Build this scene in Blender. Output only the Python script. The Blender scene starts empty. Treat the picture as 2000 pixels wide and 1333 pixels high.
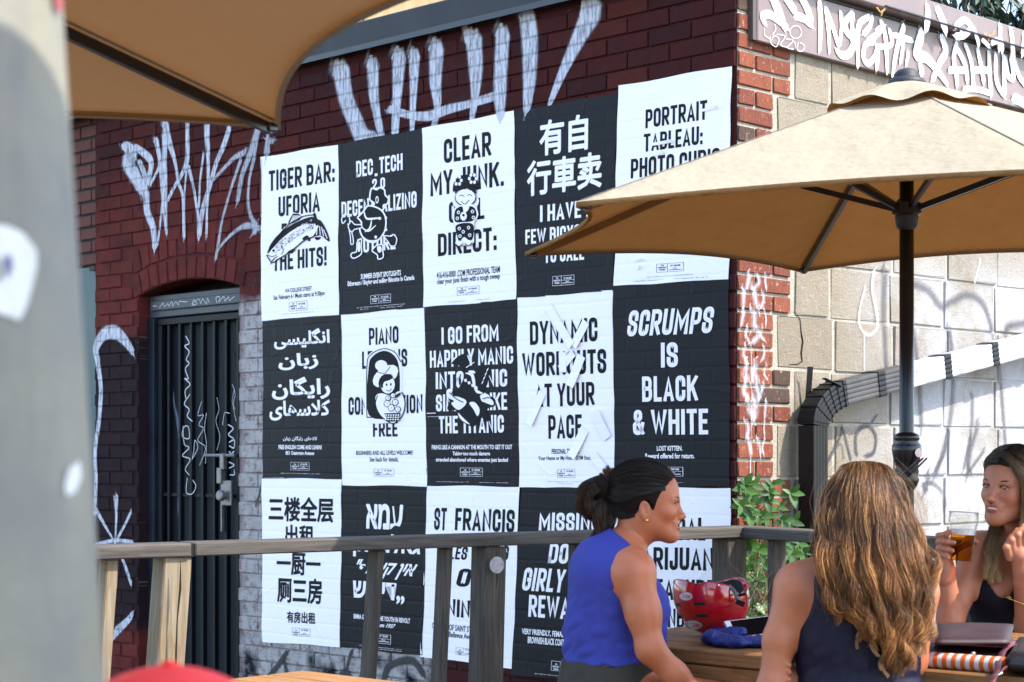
import bpy, bmesh, math, random
import numpy as np
from mathutils import Vector, Matrix
random.seed(7); rng = np.random.default_rng(7)
sc = bpy.context.scene
col = sc.collection
# ------------------------------------------------------------------ camera, sky, sun, exposure
F = 3615.0; CAMZ = 1.38; HY = 890.0
cam = bpy.data.cameras.new('camera'); camo = bpy.data.objects.new('camera', cam); col.objects.link(camo)
camo.location = (0, 0, CAMZ); camo.rotation_euler = (math.radians(90), 0, 0)
cam.sensor_width = 36.0; cam.lens = 36.0*F/2000.0
cam.shift_y = (HY-666.5)/2000.0
cam.clip_start = 0.05; cam.clip_end = 500
cam.dof.use_dof = True; cam.dof.focus_distance = 6.3; cam.dof.aperture_fstop = 8.5
sc.camera = camo
SUN_EL = math.radians(50); SUN_AZ = math.radians(114)      # azimuth from +Y towards +X
w = bpy.data.worlds.new('World'); sc.world = w; w.use_nodes = True
nt = w.node_tree; bg = nt.nodes['Background']
sky_node = nt.nodes.new('ShaderNodeTexSky'); sky_node.sky_type = 'NISHITA'; sky_node.sun_disc = False
sky_node.sun_elevation = SUN_EL; sky_node.sun_rotation = SUN_AZ
sky_node.air_density = 1.0; sky_node.dust_density = 1.0
nt.links.new(sky_node.outputs[0], bg.inputs[0]); bg.inputs[1].default_value = 0.15
sl = bpy.data.lights.new('sun', 'SUN'); sl.energy = 2.1; sl.angle = math.radians(0.53); sl.color = (1.0, 0.93, 0.82)
so = bpy.data.objects.new('sun', sl); col.objects.link(so)
sdir = Vector((math.sin(SUN_AZ)*math.cos(SUN_EL), math.cos(SUN_AZ)*math.cos(SUN_EL), math.sin(SUN_EL)))
so.rotation_euler = sdir.to_track_quat('Z', 'Y').to_euler(); so.location = (6, -3, 9)
sc.view_settings.view_transform = 'Standard'; sc.view_settings.look = 'None'
sc.view_settings.gamma = 1.0; sc.view_settings.use_curve_mapping = False
sc.view_settings.exposure = 2.18
# ------------------------------------------------------------------ helpers
def tag(o, label=None, cat=None, group=None, kind=None):
    if label: o['label'] = label
    if cat: o['category'] = cat
    if group: o['group'] = group
    if kind: o['kind'] = kind
    return o
def empty(name, loc=(0,0,0), rz=0.0, parent=None):
    o = bpy.data.objects.new(name, None); col.objects.link(o); o.location = loc; o.rotation_euler = (0,0,rz); o.empty_display_size = .1
    if parent: o.parent = parent
    return o
def link(name, me, mat=None, parent=None, loc=None, smooth=False):
    o = bpy.data.objects.new(name, me); col.objects.link(o)
    if mat is not None and not me.materials:
        for m in (mat if isinstance(mat, (list, tuple)) else [mat]): me.materials.append(m)
    if parent: o.parent = parent
    if loc is not None: o.location = loc
    if smooth: me.polygons.foreach_set('use_smooth', [True]*len(me.polygons))
    return o
def mesh(name, vs, fs):
    me = bpy.data.meshes.new(name); me.from_pydata([tuple(v) for v in vs], [], fs); me.update(); return me
class MB:
    """collects boxes, bars, tubes, lathes into one mesh"""
    def __init__(s): s.v = []; s.f = []; s.mi = []; s.cur = 0
    def add(s, vs, fs):
        n = len(s.v); s.v += [tuple(v) for v in vs]; s.f += [tuple(i+n for i in f) for f in fs]; s.mi += [s.cur]*len(fs); return s
    def box(s, x0, x1, y0, y1, z0, z1, b=0.0):
        if x0 > x1: x0, x1 = x1, x0
        if b <= 0:
            vs = [(x0,y0,z0),(x1,y0,z0),(x1,y1,z0),(x0,y1,z0),(x0,y0,z1),(x1,y0,z1),(x1,y1,z1),(x0,y1,z1)]
            return s.add(vs, [(3,2,1,0),(4,5,6,7),(0,1,5,4),(1,2,6,5),(2,3,7,6),(3,0,4,7)])
        c = Vector(((x0+x1)/2,(y0+y1)/2,(z0+z1)/2)); h = Vector(((x1-x0)/2,(y1-y0)/2,(z1-z0)/2))
        return s.bar_frame(c, Vector((1,0,0)), Vector((0,1,0)), Vector((0,0,1)), h, b)
    def bar_frame(s, c, ax, ay, az, h, b):
        vs = []; idx = {}
        b = min(b, .45*min(h)); 
        for sx in (-1,1):
            for sy in (-1,1):
                for sz in (-1,1):
                    for k in range(3):
                        d = [h[0]*sx, h[1]*sy, h[2]*sz]
                        for j in range(3):
                            if j != k: d[j] -= b*(sx,sy,sz)[j]
                        idx[(sx,sy,sz,k)] = len(vs); vs.append(c+ax*d[0]+ay*d[1]+az*d[2])
        fs = []
        for k in range(3):
            a, bb = [j for j in range(3) if j != k]
            for sg in (-1,1):
                q = []
                for (p, r) in ((-1,-1),(1,-1),(1,1),(-1,1)):
                    t = [0,0,0]; t[k] = sg; t[a] = p; t[bb] = r; q.append(idx[(t[0],t[1],t[2],k)])
                if (sg < 0) == (k != 1): q = q[::-1]
                fs.append(tuple(q))
        for k in range(3):      # edges along axis k
            a, bb = [j for j in range(3) if j != k]
            for p in (-1,1):
                for r in (-1,1):
                    q = []
                    for (e, kk) in ((-1,a),(1,a),(1,bb),(-1,bb)):
                        t = [0,0,0]; t[k] = e; t[a] = p; t[bb] = r; q.append(idx[(t[0],t[1],t[2],kk)])
                    fs.append(tuple(q))
        for sx in (-1,1):
            for sy in (-1,1):
                for sz in (-1,1): fs.append(tuple(idx[(sx,sy,sz,k)] for k in range(3)))
        return s.add(vs, fs)
    def bar(s, p, q, wx, wy, up=(0,0,1), b=0.0, side=None):
        p, q = Vector(p), Vector(q); d = (q-p); L = d.length; d.normalize()
        a = Vector(side) if side is not None else Vector(up).cross(d)
        a = (a - d*a.dot(d)); a.normalize(); c = d.cross(a)
        if b > 0: return s.bar_frame((p+q)/2, a, c, d, Vector((wx/2,wy/2,L/2)), b)
        vs = []
        for e in (p,q):
            for (i,j) in ((-1,-1),(1,-1),(1,1),(-1,1)): vs.append(e + a*(wx/2*i) + c*(wy/2*j))
        return s.add(vs, [(3,2,1,0),(4,5,6,7),(0,1,5,4),(1,2,6,5),(2,3,7,6),(3,0,4,7)])
    def tube(s, pts, rad, n=8, cap=True, closed=False):
        pts = [Vector(p) for p in pts]; N = len(pts)
        if not hasattr(rad, '__len__'): rad = [rad]*N
        vs = []; prev = None
        for i, p in enumerate(pts):
            if closed: d = pts[(i+1)%N]-pts[i-1]
            else: d = pts[min(i+1,N-1)]-pts[max(i-1,0)]
            d.normalize()
            if prev is None:
                a = d.orthogonal().normalized()
            else:
                a = prev - d*prev.dot(d); a.normalize()
            prev = a; c = d.cross(a)
            for k in range(n):
                t = 2*math.pi*k/n; vs.append(p + (a*math.cos(t)+c*math.sin(t))*rad[i])
        fs = []
        for i in range(N if closed else N-1):
            j = (i+1)%N
            for k in range(n): fs.append((i*n+k, i*n+(k+1)%n, j*n+(k+1)%n, j*n+k))
        if cap and not closed: fs.append(tuple(range(n))[::-1]); fs.append(tuple((N-1)*n+k for k in range(n)))
        return s.add(vs, fs)
    def lathe(s, prof, c=(0,0,0), n=24, axis=None, xa=None):
        c = Vector(c); ax = Vector(axis or (0,0,1)).normalized(); x = Vector(xa) if xa else ax.orthogonal().normalized(); y = ax.cross(x)
        vs = []; 
        for (r, z) in prof:
            for k in range(n):
                t = 2*math.pi*k/n; vs.append(c+ax*z+(x*math.cos(t)+y*math.sin(t))*r)
        fs = [(i*n+k, i*n+(k+1)%n, (i+1)*n+(k+1)%n, (i+1)*n+k) for i in range(len(prof)-1) for k in range(n)]
        if prof[0][0] > 1e-5: fs.append(tuple(range(n))[::-1])
        if prof[-1][0] > 1e-5: fs.append(tuple((len(prof)-1)*n+k for k in range(n)))
        return s.add(vs, fs)
    def build(s, name, mat=None, parent=None, smooth=False, loc=None, sharp=None):
        me = mesh(name, s.v, s.f); o = link(name, me, mat, parent, loc, smooth)
        if any(s.mi): me.polygons.foreach_set('material_index', s.mi)
        if sharp is not None:
            bm = bmesh.new(); bm.from_mesh(me)
            for e in bm.edges:
                if len(e.link_faces) == 2 and e.calc_face_angle(0) > math.radians(sharp): e.smooth = False
            bm.to_mesh(me); bm.free()
        return o
# frames of the two house walls, meeting at the corner C0.  local x to the right, y into the wall, z up
C0 = np.array([0.8276, 6.8]); c45 = math.sqrt(.5)
FRAME = {'A': (np.array([c45,-c45]), np.array([c45,c45]), -math.pi/4), 'B': (np.array([c45,c45]), np.array([-c45,c45]), math.pi/4)}
def hit(wall, px, py, off=0.0):
    X, Y, _ = FRAME[wall]; d = np.array([(px-1000)/F, 1.0])
    t = (-off + C0@Y)/(d@Y); p = d*t - C0
    return float(p@X), float(CAMZ + t*(HY-py)/F)
def P(px, py, Y): return Vector(((px-1000)/F*Y, Y, CAMZ+(HY-py)/F*Y))
# ------------------------------------------------------------------ materials
def mat_new(name):
    m = bpy.data.materials.new(name); m.use_nodes = True; nt = m.node_tree
    return m, nt, nt.nodes['Principled BSDF']
class G:
    """small node-graph helper"""
    def __init__(s, nt): s.nt = nt
    def n(s, t, **kw):
        nd = s.nt.nodes.new('ShaderNode'+t)
        for k, v in kw.items(): setattr(nd, k, v)
        return nd
    def put(s, sock, v):
        if isinstance(v, bpy.types.NodeSocket): s.nt.links.new(v, sock)
        elif v is not None: sock.default_value = v if not (isinstance(v, (tuple, list)) and len(v) == 3 and len(sock.default_value) == 4) else (*v, 1)
    def math(s, op, a, b=None, c=None, clamp=False):
        nd = s.n('Math', operation=op, use_clamp=clamp)
        for i, v in enumerate((a, b, c)):
            if v is not None: s.put(nd.inputs[i], v)
        return nd.outputs[0]
    def vmath(s, op, a, b=None):
        nd = s.n('VectorMath', operation=op); s.put(nd.inputs[0], a)
        if b is not None: s.put(nd.inputs[1], b)
        return nd.outputs['Value'] if op in ('DOT_PRODUCT', 'LENGTH') else nd.outputs[0]
    def mix(s, f, a, b, bt='MIX'):
        nd = s.n('Mix', data_type='RGBA', blend_type=bt); s.put(nd.inputs[0], f); s.put(nd.inputs[6], a); s.put(nd.inputs[7], b); return nd.outputs[2]
    def noise(s, vec, scale, detail=3, rough=.5, dim='3D'):
        nd = s.n('TexNoise', noise_dimensions=dim); s.put(nd.inputs['Vector'], vec); nd.inputs['Scale'].default_value = scale; nd.inputs['Detail'].default_value = detail; nd.inputs['Roughness'].default_value = rough; return nd.outputs[0]
    def ramp(s, f, a, b, v0=0.0, v1=1.0):
        nd = s.n('MapRange'); s.put(nd.inputs[0], f); nd.inputs[1].default_value = a; nd.inputs[2].default_value = b; nd.inputs[3].default_value = v0; nd.inputs[4].default_value = v1; return nd.outputs[0]
    def scale(s, vec, v): return s.vmath('MULTIPLY', vec, v)
    def obj(s): return s.n('TexCoord').outputs['Object']
    def pos(s): return s.n('NewGeometry').outputs['Position']
    def bump(s, h, strength=.3, dist=.01, nrm=None):
        nd = s.n('Bump'); s.put(nd.inputs['Height'], h); nd.inputs['Strength'].default_value = strength; nd.inputs['Distance'].default_value = dist
        if nrm is not None: s.put(nd.inputs['Normal'], nrm)
        return nd.outputs[0]
def simple(name, colr, rough=.6, metal=0.0, nscale=0, var=.25, bump=0.0, bdist=.003, spec=.5, stretch=(1,1,1), coat=0):
    m, nt, b = mat_new(name); g = G(nt)
    b.inputs['Roughness'].default_value = rough; b.inputs['Metallic'].default_value = metal; b.inputs['Specular IOR Level'].default_value = spec
    b.inputs['Coat Weight'].default_value = coat
    if nscale:
        v = g.scale(g.obj(), stretch); n = g.noise(v, nscale, 4, .6)
        c2 = tuple(max(0, x*(1-var)) for x in colr); c3 = tuple(min(1, x*(1+var)) for x in colr)
        g.put(b.inputs['Base Color'], g.mix(g.ramp(n, .3, .7), c2, c3))
        if bump: g.put(b.inputs['Normal'], g.bump(n, bump, bdist))
        g.put(b.inputs['Roughness'], g.ramp(n, .2, .8, rough*.85, min(1, rough*1.15)))
    else: b.inputs['Base Color'].default_value = (*colr, 1)
    return m
def wallcoord(g, wall):
    X, Y, _ = FRAME[wall]; p = g.vmath('SUBTRACT', g.pos(), (float(C0[0]), float(C0[1]), 0.0))
    x = g.vmath('DOT_PRODUCT', p, (float(X[0]), float(X[1]), 0.0)); sep = g.n('SeparateXYZ'); g.put(sep.inputs[0], p)
    z = sep.outputs[2]; cmb = g.n('CombineXYZ'); g.put(cmb.inputs[0], x); g.put(cmb.inputs[1], z)
    return x, z, cmb.outputs[0]
def boxmask(g, x, z, nz, x0, x1, z0, z1, soft=.04, wob=.12):
    xx = g.math('ADD', x, g.math('MULTIPLY', g.math('SUBTRACT', nz, .5), wob)); zz = g.math('ADD', z, g.math('MULTIPLY', g.math('SUBTRACT', nz, .5), wob))
    a = g.math('MULTIPLY', g.ramp(xx, x0-soft, x0+soft), g.ramp(xx, x1+soft, x1-soft))
    b = g.math('MULTIPLY', g.ramp(zz, z0-soft, z0+soft), g.ramp(zz, z1+soft, z1-soft))
    return g.math('MULTIPLY', a, b)
DL, DR = hit('A', 271, 700)[0], hit('A', 468, 700)[0]         # door opening in wall A
WL = hit('A', 187, 700)[0]
ZW = hit('A', 490, 585)[1]
def wallA_paint(mortar):
    m, nt, b = mat_new('painted_mortar' if mortar else 'painted_brick'); g = G(nt)
    x, z, v = wallcoord(g, 'A')
    nz = g.noise(v, 7, 4, .6); fine = g.noise(v, 90, 3, .6); mid = g.noise(v, 22, 3, .6)
    rnd = g.math('FRACT', g.math('ADD', g.n('ObjectInfo').outputs['Random'], g.n('Attribute', attribute_name='rnd').outputs['Fac']))
    redder = g.math('MULTIPLY', g.ramp(x, -2.3, -3.2), g.ramp(z, 2.95, 2.45))
    base = g.mix(redder, (.052,.0115,.0105), (.125,.0225,.0190))
    base = g.mix(g.ramp(nz, .42, .85), base, (.034,.012,.0135))
    base = g.mix(g.math('MULTIPLY', g.ramp(rnd, .82, 1.0), .45), base, (.10,.022,.013))
    base = g.mix(g.math('MULTIPLY', g.ramp(rnd, .25, 0.0), .6), base, (.022,.009,.011))
    # white-washed strip right of the door and under the posters
    wm = boxmask(g, x, z, nz, DR+.0, hit('A', 840, 900)[0], -1, ZW, .03, .10)
    wcov = g.math('MULTIPLY', wm, g.ramp(g.math('ADD', mid, g.math('MULTIPLY', fine, .55)), .56, .80, .28, 1))
    base = g.mix(wcov, base, g.mix(nz, (.44,.41,.39), (.27,.25,.245)))
    # black spray over the white, low down
    bl = g.math('MULTIPLY', boxmask(g, x, z, nz, DR, -.2, -1, hit('A', 600, 1275)[1], .05, .5), g.ramp(g.noise(g.scale(v, (3.2,2.2,1)), 1.1, 2), .52, .58))
    base = g.mix(bl, base, (.014,.013,.016))
    # pier left of the door painted black with a wandering edge
    bp = boxmask(g, x, z, nz, WL-.3, DL+.2, hit('A', 230, 1225)[1], hit('A', 230, 655)[1], .03, .16)
    base = g.mix(g.math('MULTIPLY', bp, .93), base, g.mix(mid, (.008,.0075,.011), (.020,.012,.014)))
    if mortar: 
        chips = g.math('MULTIPLY', g.ramp(fine, .62, .66), g.ramp(nz, .5, .62))
        base = g.mix(g.math('MULTIPLY', chips, .5), base, (.33,.27,.24)); base = g.mix(.22, base, (.010,.006,.007))
    else:
        chips = g.math('MULTIPLY', g.ramp(fine, .70, .73), g.ramp(mid, .56, .64))
        base = g.mix(g.math('MULTIPLY', chips, .6), base, (.36,.30,.28))
    g.put(b.inputs['Base Color'], base); g.put(b.inputs['Roughness'], g.ramp(mid, .3, .7, .6, .85))
    b.inputs['Specular IOR Level'].default_value = .06
    wire = g.noise(g.scale(v, (1, .07, 1)), 190, 2, .6)
    hgt = g.math('ADD', g.math('MULTIPLY', wire, .55 if not mortar else .1), g.math('MULTIPLY', mid, .6))
    g.put(b.inputs['Normal'], g.bump(hgt, .55, .006))
    return m
def brickjoints(g, v, dz):
    """1 in the joints of the running-bond brickwork behind"""
    sep = g.n('SeparateXYZ'); g.put(sep.inputs[0], v)
    zz = g.math('DIVIDE', g.math('SUBTRACT', sep.outputs[1], dz), COURSE); row = g.math('FLOOR', zz); fz = g.math('FRACT', zz)
    half = g.math('MULTIPLY', g.math('FRACT', g.math('MULTIPLY', row, .5)), 1.0)
    fx = g.math('FRACT', g.math('ADD', g.math('DIVIDE', sep.outputs[0], BRICKL), half))
    jz = g.math('ADD', g.ramp(fz, .16, .05), g.ramp(fz, .90, 1.0)); jx = g.math('ADD', g.ramp(fx, .055, .01), g.ramp(fx, .965, 1.0))
    return g.math('MAXIMUM', jz, jx, clamp=True)
COURSE = .0687; BRICKL = .213; Z0 = CAMZ-.0855-12*COURSE
def raw_brick():
    m, nt, b = mat_new('raw_brick'); g = G(nt); x, z, v = wallcoord(g, 'B'); o = g.obj()
    rnd = g.n('ObjectInfo').outputs['Random']; p = g.pos()
    mid = g.noise(p, 26, 4, .65); n2 = g.noise(g.scale(p, (2,2,.15)), 130, 2, .6)
    c = g.mix(rnd, (.22,.062,.028), (.13,.033,.020)); c = g.mix(g.math('MULTIPLY', g.ramp(mid, .40, .72), .6), c, (.08,.03,.022))
    c = g.mix(g.ramp(rnd, .83, .86), c, (.06,.035,.025))
    lime = g.math('MULTIPLY', g.ramp(g.noise(p, 55, 4, .7), .60, .68), .5)
    c = g.mix(lime, c, (.45,.38,.32))
    g.put(b.inputs['Base Color'], c); b.inputs['Roughness'].default_value = .85; b.inputs['Specular IOR Level'].default_value = .25
    g.put(b.inputs['Normal'], g.bump(g.math('ADD', n2, g.math('MULTIPLY', mid, .7)), .9, .006)); return m
def block_mat(mortar=False):
    m, nt, b = mat_new('block_mortar' if mortar else 'concrete_block'); g = G(nt); x, z, v = wallcoord(g, 'B'); p = g.pos()
    rnd = g.n('ObjectInfo').outputs['Random']; big = g.noise(p, 3.0, 4, .6); mid = g.noise(p, 16, 4, .7); fine = g.noise(p, 120, 4, .75)
    c = g.mix(rnd, (.205,.172,.125), (.255,.22,.165)) if not mortar else (.36,.33,.27)
    c = g.mix(g.math('MULTIPLY', g.ramp(mid, .45, .75), .35), c, (.14,.115,.085)); c = g.mix(g.ramp(fine, .54, .70, 0, .6), c, (.10,.08,.06)); c = g.mix(g.ramp(g.noise(p, 60, 4, .7), .55, .70, 0, .5), c, (.34,.31,.26))
    # pale overpaint towards the right, thin and blotchy
    wmk = g.math('MULTIPLY', g.math('MULTIPLY', g.ramp(x, .62, 1.25), g.ramp(z, 2.35, 2.0)), g.ramp(g.math('ADD', big, g.math('MULTIPLY', mid, .25)), .48, .68, .15, .92))
    c = g.mix(wmk, c, (.37,.37,.385))
    st = g.math('MULTIPLY', g.ramp(g.noise(g.scale(p, (1,1,.18)), 9, 3, .7), .60, .75), g.ramp(mid, .4, .6)); c = g.mix(g.math('MULTIPLY', st, .45), c, (.20,.19,.19))
    g.put(b.inputs['Base Color'], c); b.inputs['Roughness'].default_value = .92; b.inputs['Specular IOR Level'].default_value = .2
    g.put(b.inputs['Normal'], g.bump(g.math('ADD', fine, mid), .9, .007)); return m
def spray_mat(name, colr, wall, cover=1.0, joints=True, soft=.35, streak=True):
    """sprayed paint film: opaque in the middle of each stroke, speckled towards its edges"""
    m, nt, b = mat_new(name); g = G(nt); x, z, v = wallcoord(g, wall)
    uv = g.n('UVMap').outputs[0]; sep = g.n('SeparateXYZ'); g.put(sep.inputs[0], uv)
    e = g.math('SUBTRACT', 1.0, g.math('ABSOLUTE', sep.outputs[1]))
    sp = g.noise(v, 330, 2, .7); st = g.noise(g.scale(v, (1, .06, 1)), 210, 2, .7) if streak else g.noise(v, 60, 3, .6); bl = g.noise(v, 18, 3, .6)
    rough = g.math('ADD', g.math('MULTIPLY', sp, .5), g.math('MULTIPLY', st, .6)); rough = g.math('ADD', rough, g.math('MULTIPLY', bl, .35))
    edge = g.ramp(e, 0, soft*1.5)
    coarse = g.noise(g.scale(v, (1, .16, 1)) if streak else v, 75, 3, .7)
    body = g.ramp(g.math('ADD', g.math('MULTIPLY', coarse, .75), g.math('MULTIPLY', rough, .25)), .41, .60, .12 if streak else .72, 1.0)
    sm = g.math('MULTIPLY', g.math('MULTIPLY', edge, edge), g.math('SUBTRACT', 3.0, g.math('MULTIPLY', edge, 2.0)))
    a = g.math('MULTIPLY', g.ramp(g.math('SUBTRACT', sm, g.math('MULTIPLY', rough, .30)), -.02, .60), body)
    if joints: a = g.math('MULTIPLY', a, g.ramp(brickjoints(g, v, Z0), 0, 1, 1, .6))
    a = g.math('MULTIPLY', a, cover, clamp=True)
    g.put(b.inputs['Alpha'], a); b.inputs['Base Color'].default_value = (*colr, 1); b.inputs['Roughness'].default_value = .6
    return m
def wood_mat(name, c1, c2, c3, rough=.75, scale=1.0, axis=2):
    """sawn timber; grain runs along the object's local `axis`"""
    m, nt, b = mat_new(name); g = G(nt); o = g.obj(); r = g.n('ObjectInfo').outputs['Random']
    v = g.vmath('ADD', o, g.vmath('MULTIPLY', (3.1,7.7,5.3), g.n('ObjectInfo').outputs['Random'])) if False else o
    st = [1.0,1.0,1.0]; st[axis] = .045
    gv = g.scale(v, tuple(st)); nd = g.n('TexNoise', noise_dimensions='4D'); g.put(nd.inputs['Vector'], gv); g.put(nd.inputs['W'], g.math('MULTIPLY', r, 20)); nd.inputs['Scale'].default_value = 95*scale; nd.inputs['Detail'].default_value = 5; nd.inputs['Roughness'].default_value = .65
    rings = g.n('TexNoise', noise_dimensions='4D'); g.put(rings.inputs['Vector'], g.scale(v, tuple(.5*s if i != axis else s*.7 for i, s in enumerate(st)))); g.put(rings.inputs['W'], g.math('MULTIPLY', r, 31)); rings.inputs['Scale'].default_value = 26*scale; rings.inputs['Detail'].default_value = 2
    rr = g.math('FRACT', g.math('MULTIPLY', rings.outputs[0], 13)); blot = g.noise(v, 5, 3, .6)
    c = g.mix(g.ramp(nd.outputs[0], .35, .68), c1, c2); c = g.mix(g.math('MULTIPLY', g.ramp(rr, .55, .95), .4), c, c3)
    c = g.mix(g.math('MULTIPLY', g.ramp(blot, .5, .75), .35), c, c3)
    crack = g.math('MULTIPLY', g.ramp(nd.outputs[0], .30, .24), .8); c = g.mix(crack, c, (.03,.022,.015))
    g.put(b.inputs['Base Color'], c); b.inputs['Roughness'].default_value = rough; b.inputs['Specular IOR Level'].default_value = .14
    g.put(b.inputs['Normal'], g.bump(g.math('ADD', nd.outputs[0], g.math('MULTIPLY', rr, .25)), .45, .004)); return m
def cloth_canopy():
    m = bpy.data.materials.new('umbrella_canvas'); m.use_nodes = True; nt = m.node_tree; nt.nodes.clear(); g = G(nt)
    out = g.n('OutputMaterial'); d = g.n('BsdfDiffuse'); t = g.n('BsdfTranslucent'); mx = g.n('MixShader'); o = g.obj()
    n = g.noise(o, 4, 4, .6); wv = g.noise(o, 500, 2, .5); dirt = g.noise(o, 11, 5, .7)
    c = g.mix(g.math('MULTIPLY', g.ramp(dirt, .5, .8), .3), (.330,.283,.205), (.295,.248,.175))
    bf = g.n('NewGeometry').outputs['Backfacing']; c = g.mix(bf, g.mix(g.ramp(dirt, .4, .7), (.33,.185,.075), (.28,.15,.06)), c)  # same cloth; the underside's brown shade is put into its colour
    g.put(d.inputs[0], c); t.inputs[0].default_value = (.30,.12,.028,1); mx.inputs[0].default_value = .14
    bp = g.bump(g.math('ADD', g.math('MULTIPLY', n, 2.0), g.math('MULTIPLY', g.noise(g.scale(o, (1,1,3)), 17, 4, .6), .35)), .5, .03); g.put(d.inputs['Normal'], bp)
    nt.links.new(d.outputs[0], mx.inputs[1]); nt.links.new(t.outputs[0], mx.inputs[2]); nt.links.new(mx.outputs[0], out.inputs[0]); return m
def paper_mat(name, colr, rough, spec, wob):
    m, nt, b = mat_new(name); g = G(nt); x, z, v = wallcoord(g, 'A')
    j = brickjoints(g, v, Z0); cr = g.noise(g.scale(v, (.55,1,1)), 13, 4, .65); fold = g.n('TexVoronoi', feature='DISTANCE_TO_EDGE'); g.put(fold.inputs['Vector'], g.vmath('ADD', v, g.scale(g.n('ObjectInfo').outputs['Location'], (1,1,1)))); fold.inputs['Scale'].default_value = 2.6
    fl = g.ramp(fold.outputs[0], .0, .03, 1, 0); fl = g.math('MULTIPLY', fl, g.ramp(cr, .5, .6))
    h = g.math('ADD', g.math('MULTIPLY', j, -.35), g.math('MULTIPLY', cr, .7)); h = g.math('ADD', h, g.math('MULTIPLY', fl, .55))
    dirt = g.noise(v, 34, 5, .7); c = g.mix(g.math('MULTIPLY', g.ramp(dirt, .52, .8), .28), colr, tuple(wob*q for q in colr))
    if colr[0] < .2:
        sc_ = g.ramp(g.noise(v, 420, 2, .6), .71, .74); c = g.mix(g.math('MULTIPLY', g.math('MULTIPLY', sc_, g.ramp(g.noise(v, 6, 2), .5, .6)), .7), c, (.3,.31,.36))
    g.put(b.inputs['Base Color'], c); b.inputs['Roughness'].default_value = rough; b.inputs['Specular IOR Level'].default_value = spec
    g.put(b.inputs['Normal'], g.bump(h, .30, .006)); return m
M = {}
M['pmortar'] = wallA_paint(True); M['pbrick'] = wallA_paint(False); M['raw'] = raw_brick()
M['block'] = block_mat(); M['bmortar'] = block_mat(True)
M['white_paper'] = paper_mat('white_paper', (.90,.84,.85), .55, .3, .80); M['black_paper'] = paper_mat('black_paper', (.0050,.0052,.0085), .5, .16, 2.0)
M['black_ink'] = simple('black_ink', (.0075,.0078,.010), .6, nscale=60, var=.3, spec=.14); M['white_ink'] = simple('white_ink', (.86,.80,.81), .55, nscale=40, var=.04)
M['wood_grey'] = wood_mat('weathered_wood', (.052,.043,.036), (.105,.087,.070), (.033,.026,.020), axis=2)
M['wood_rail'] = wood_mat('weathered_rail_wood', (.055,.048,.043), (.115,.100,.086), (.038,.032,.027), axis=0)
M['wood_post'] = wood_mat('yellowed_post_wood', (.17,.13,.085), (.27,.225,.16), (.15,.085,.03), axis=2)
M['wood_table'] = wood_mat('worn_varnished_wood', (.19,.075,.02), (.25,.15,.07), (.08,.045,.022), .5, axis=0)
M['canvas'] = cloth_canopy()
M['black_metal'] = simple('black_metal', (.010,.010,.012), .32, .0, 20, .3, .1)
M['black_pipe'] = simple('black_pipe_paint', (.006,.006,.007), .42, 0, 12, .2, .05, spec=.22)
M['black_gloss'] = simple('black_gloss', (.007,.007,.008), .22, 0, 12, .2, .05, spec=.35)
M['dark_metal'] = simple('dark_door_paint', (.007,.0115,.018), .5, spec=.22, metal=0.0, nscale=8, var=.35, bump=.15)#, 0, 8, .35, .15)
M['bar_metal'] = simple('gate_bar_paint', (.003,.0035,.006), .5, spec=.2)#, 0, 20, .3, .1)
M['flashing'] = simple('grey_flashing', (.011,.011,.015), .6, .0, 6, .3, .15, stretch=(1,1,.3))
M['steel'] = simple('worn_steel', (.20,.195,.19), .45, .6, 30, .2, .1)
M['fascia'] = simple('brown_metal_fascia', (.165,.115,.102), .38, .15, 3, .18, .12, .01, stretch=(1,1,.4))
M['chrome'] = simple('chrome', (.7,.7,.7), .15, 1.0)
# ------------------------------------------------------------------ ground
g_ = MB(); g_.box(-60, 60, -40, 80, -.2, 0); ground = g_.build('ground', simple('asphalt_ground', (.07,.067,.062), .9, 0, 3, .3, .4)); tag(ground, kind='structure')
# patio deck of boards
deck = empty('wooden_deck', (0, 0, 0)); tag(deck, kind='structure')
for i in range(24):
    b_ = MB(); y = 2.6 + i*.148
    b_.box(-3.0, 1.9, y, y+.14, .085, .13, .004)
    if y < 6.0: b_.build('deck_board', M['wood_grey'], deck)
b_ = MB(); b_.box(-3.0, 1.9, 2.6, 6.15, .002, .08); b_.build('deck_frame', M['wood_grey'], deck)
# ------------------------------------------------------------------ brick building
bld = empty('brick_building', (float(C0[0]), float(C0[1]), 0))
tag(bld, 'corner building with dark painted brick side wall and sunlit concrete block side wall', 'building')
WT = CAMZ+1.812                                    # top of wall A
def door_arc():
    xm = (DL+DR)/2; h1 = hit('A', 271, 577)[1]; h2 = hit('A', 468, 560)[1]; zs = (h1+h2)/2; zc = hit('A', 378, 553)[1]
    s = zc-zs; s = max(s, .06); hw = (DR-DL)/2; R = (hw*hw+s*s)/(2*s); return xm, zs, zs+s-R, R
XM, ZS, ZA, RI = door_arc(); RO = RI+.235
wallA = MB()
XL = WL
wallA.box(XL, DL, 0, .22, 0, WT); wallA.box(DR, -.003, 0, .22, 0, WT)
n = 14
for i in range(n):
    xa, xb = DL+(DR-DL)*i/n, DL+(DR-DL)*(i+1)/n
    za, zb = [ZA+math.sqrt(RI*RI-(q-XM)**2) for q in (xa, xb)]
    wallA.add([(xa,0,za),(xb,0,zb),(xb,0,WT),(xa,0,WT),(xa,.22,za),(xb,.22,zb)], [(0,1,2,3),(1,0,4,5)])
wa = wallA.build('brick_side_wall', M['pmortar'], bld); wa.rotation_euler.z = -math.pi/4
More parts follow.
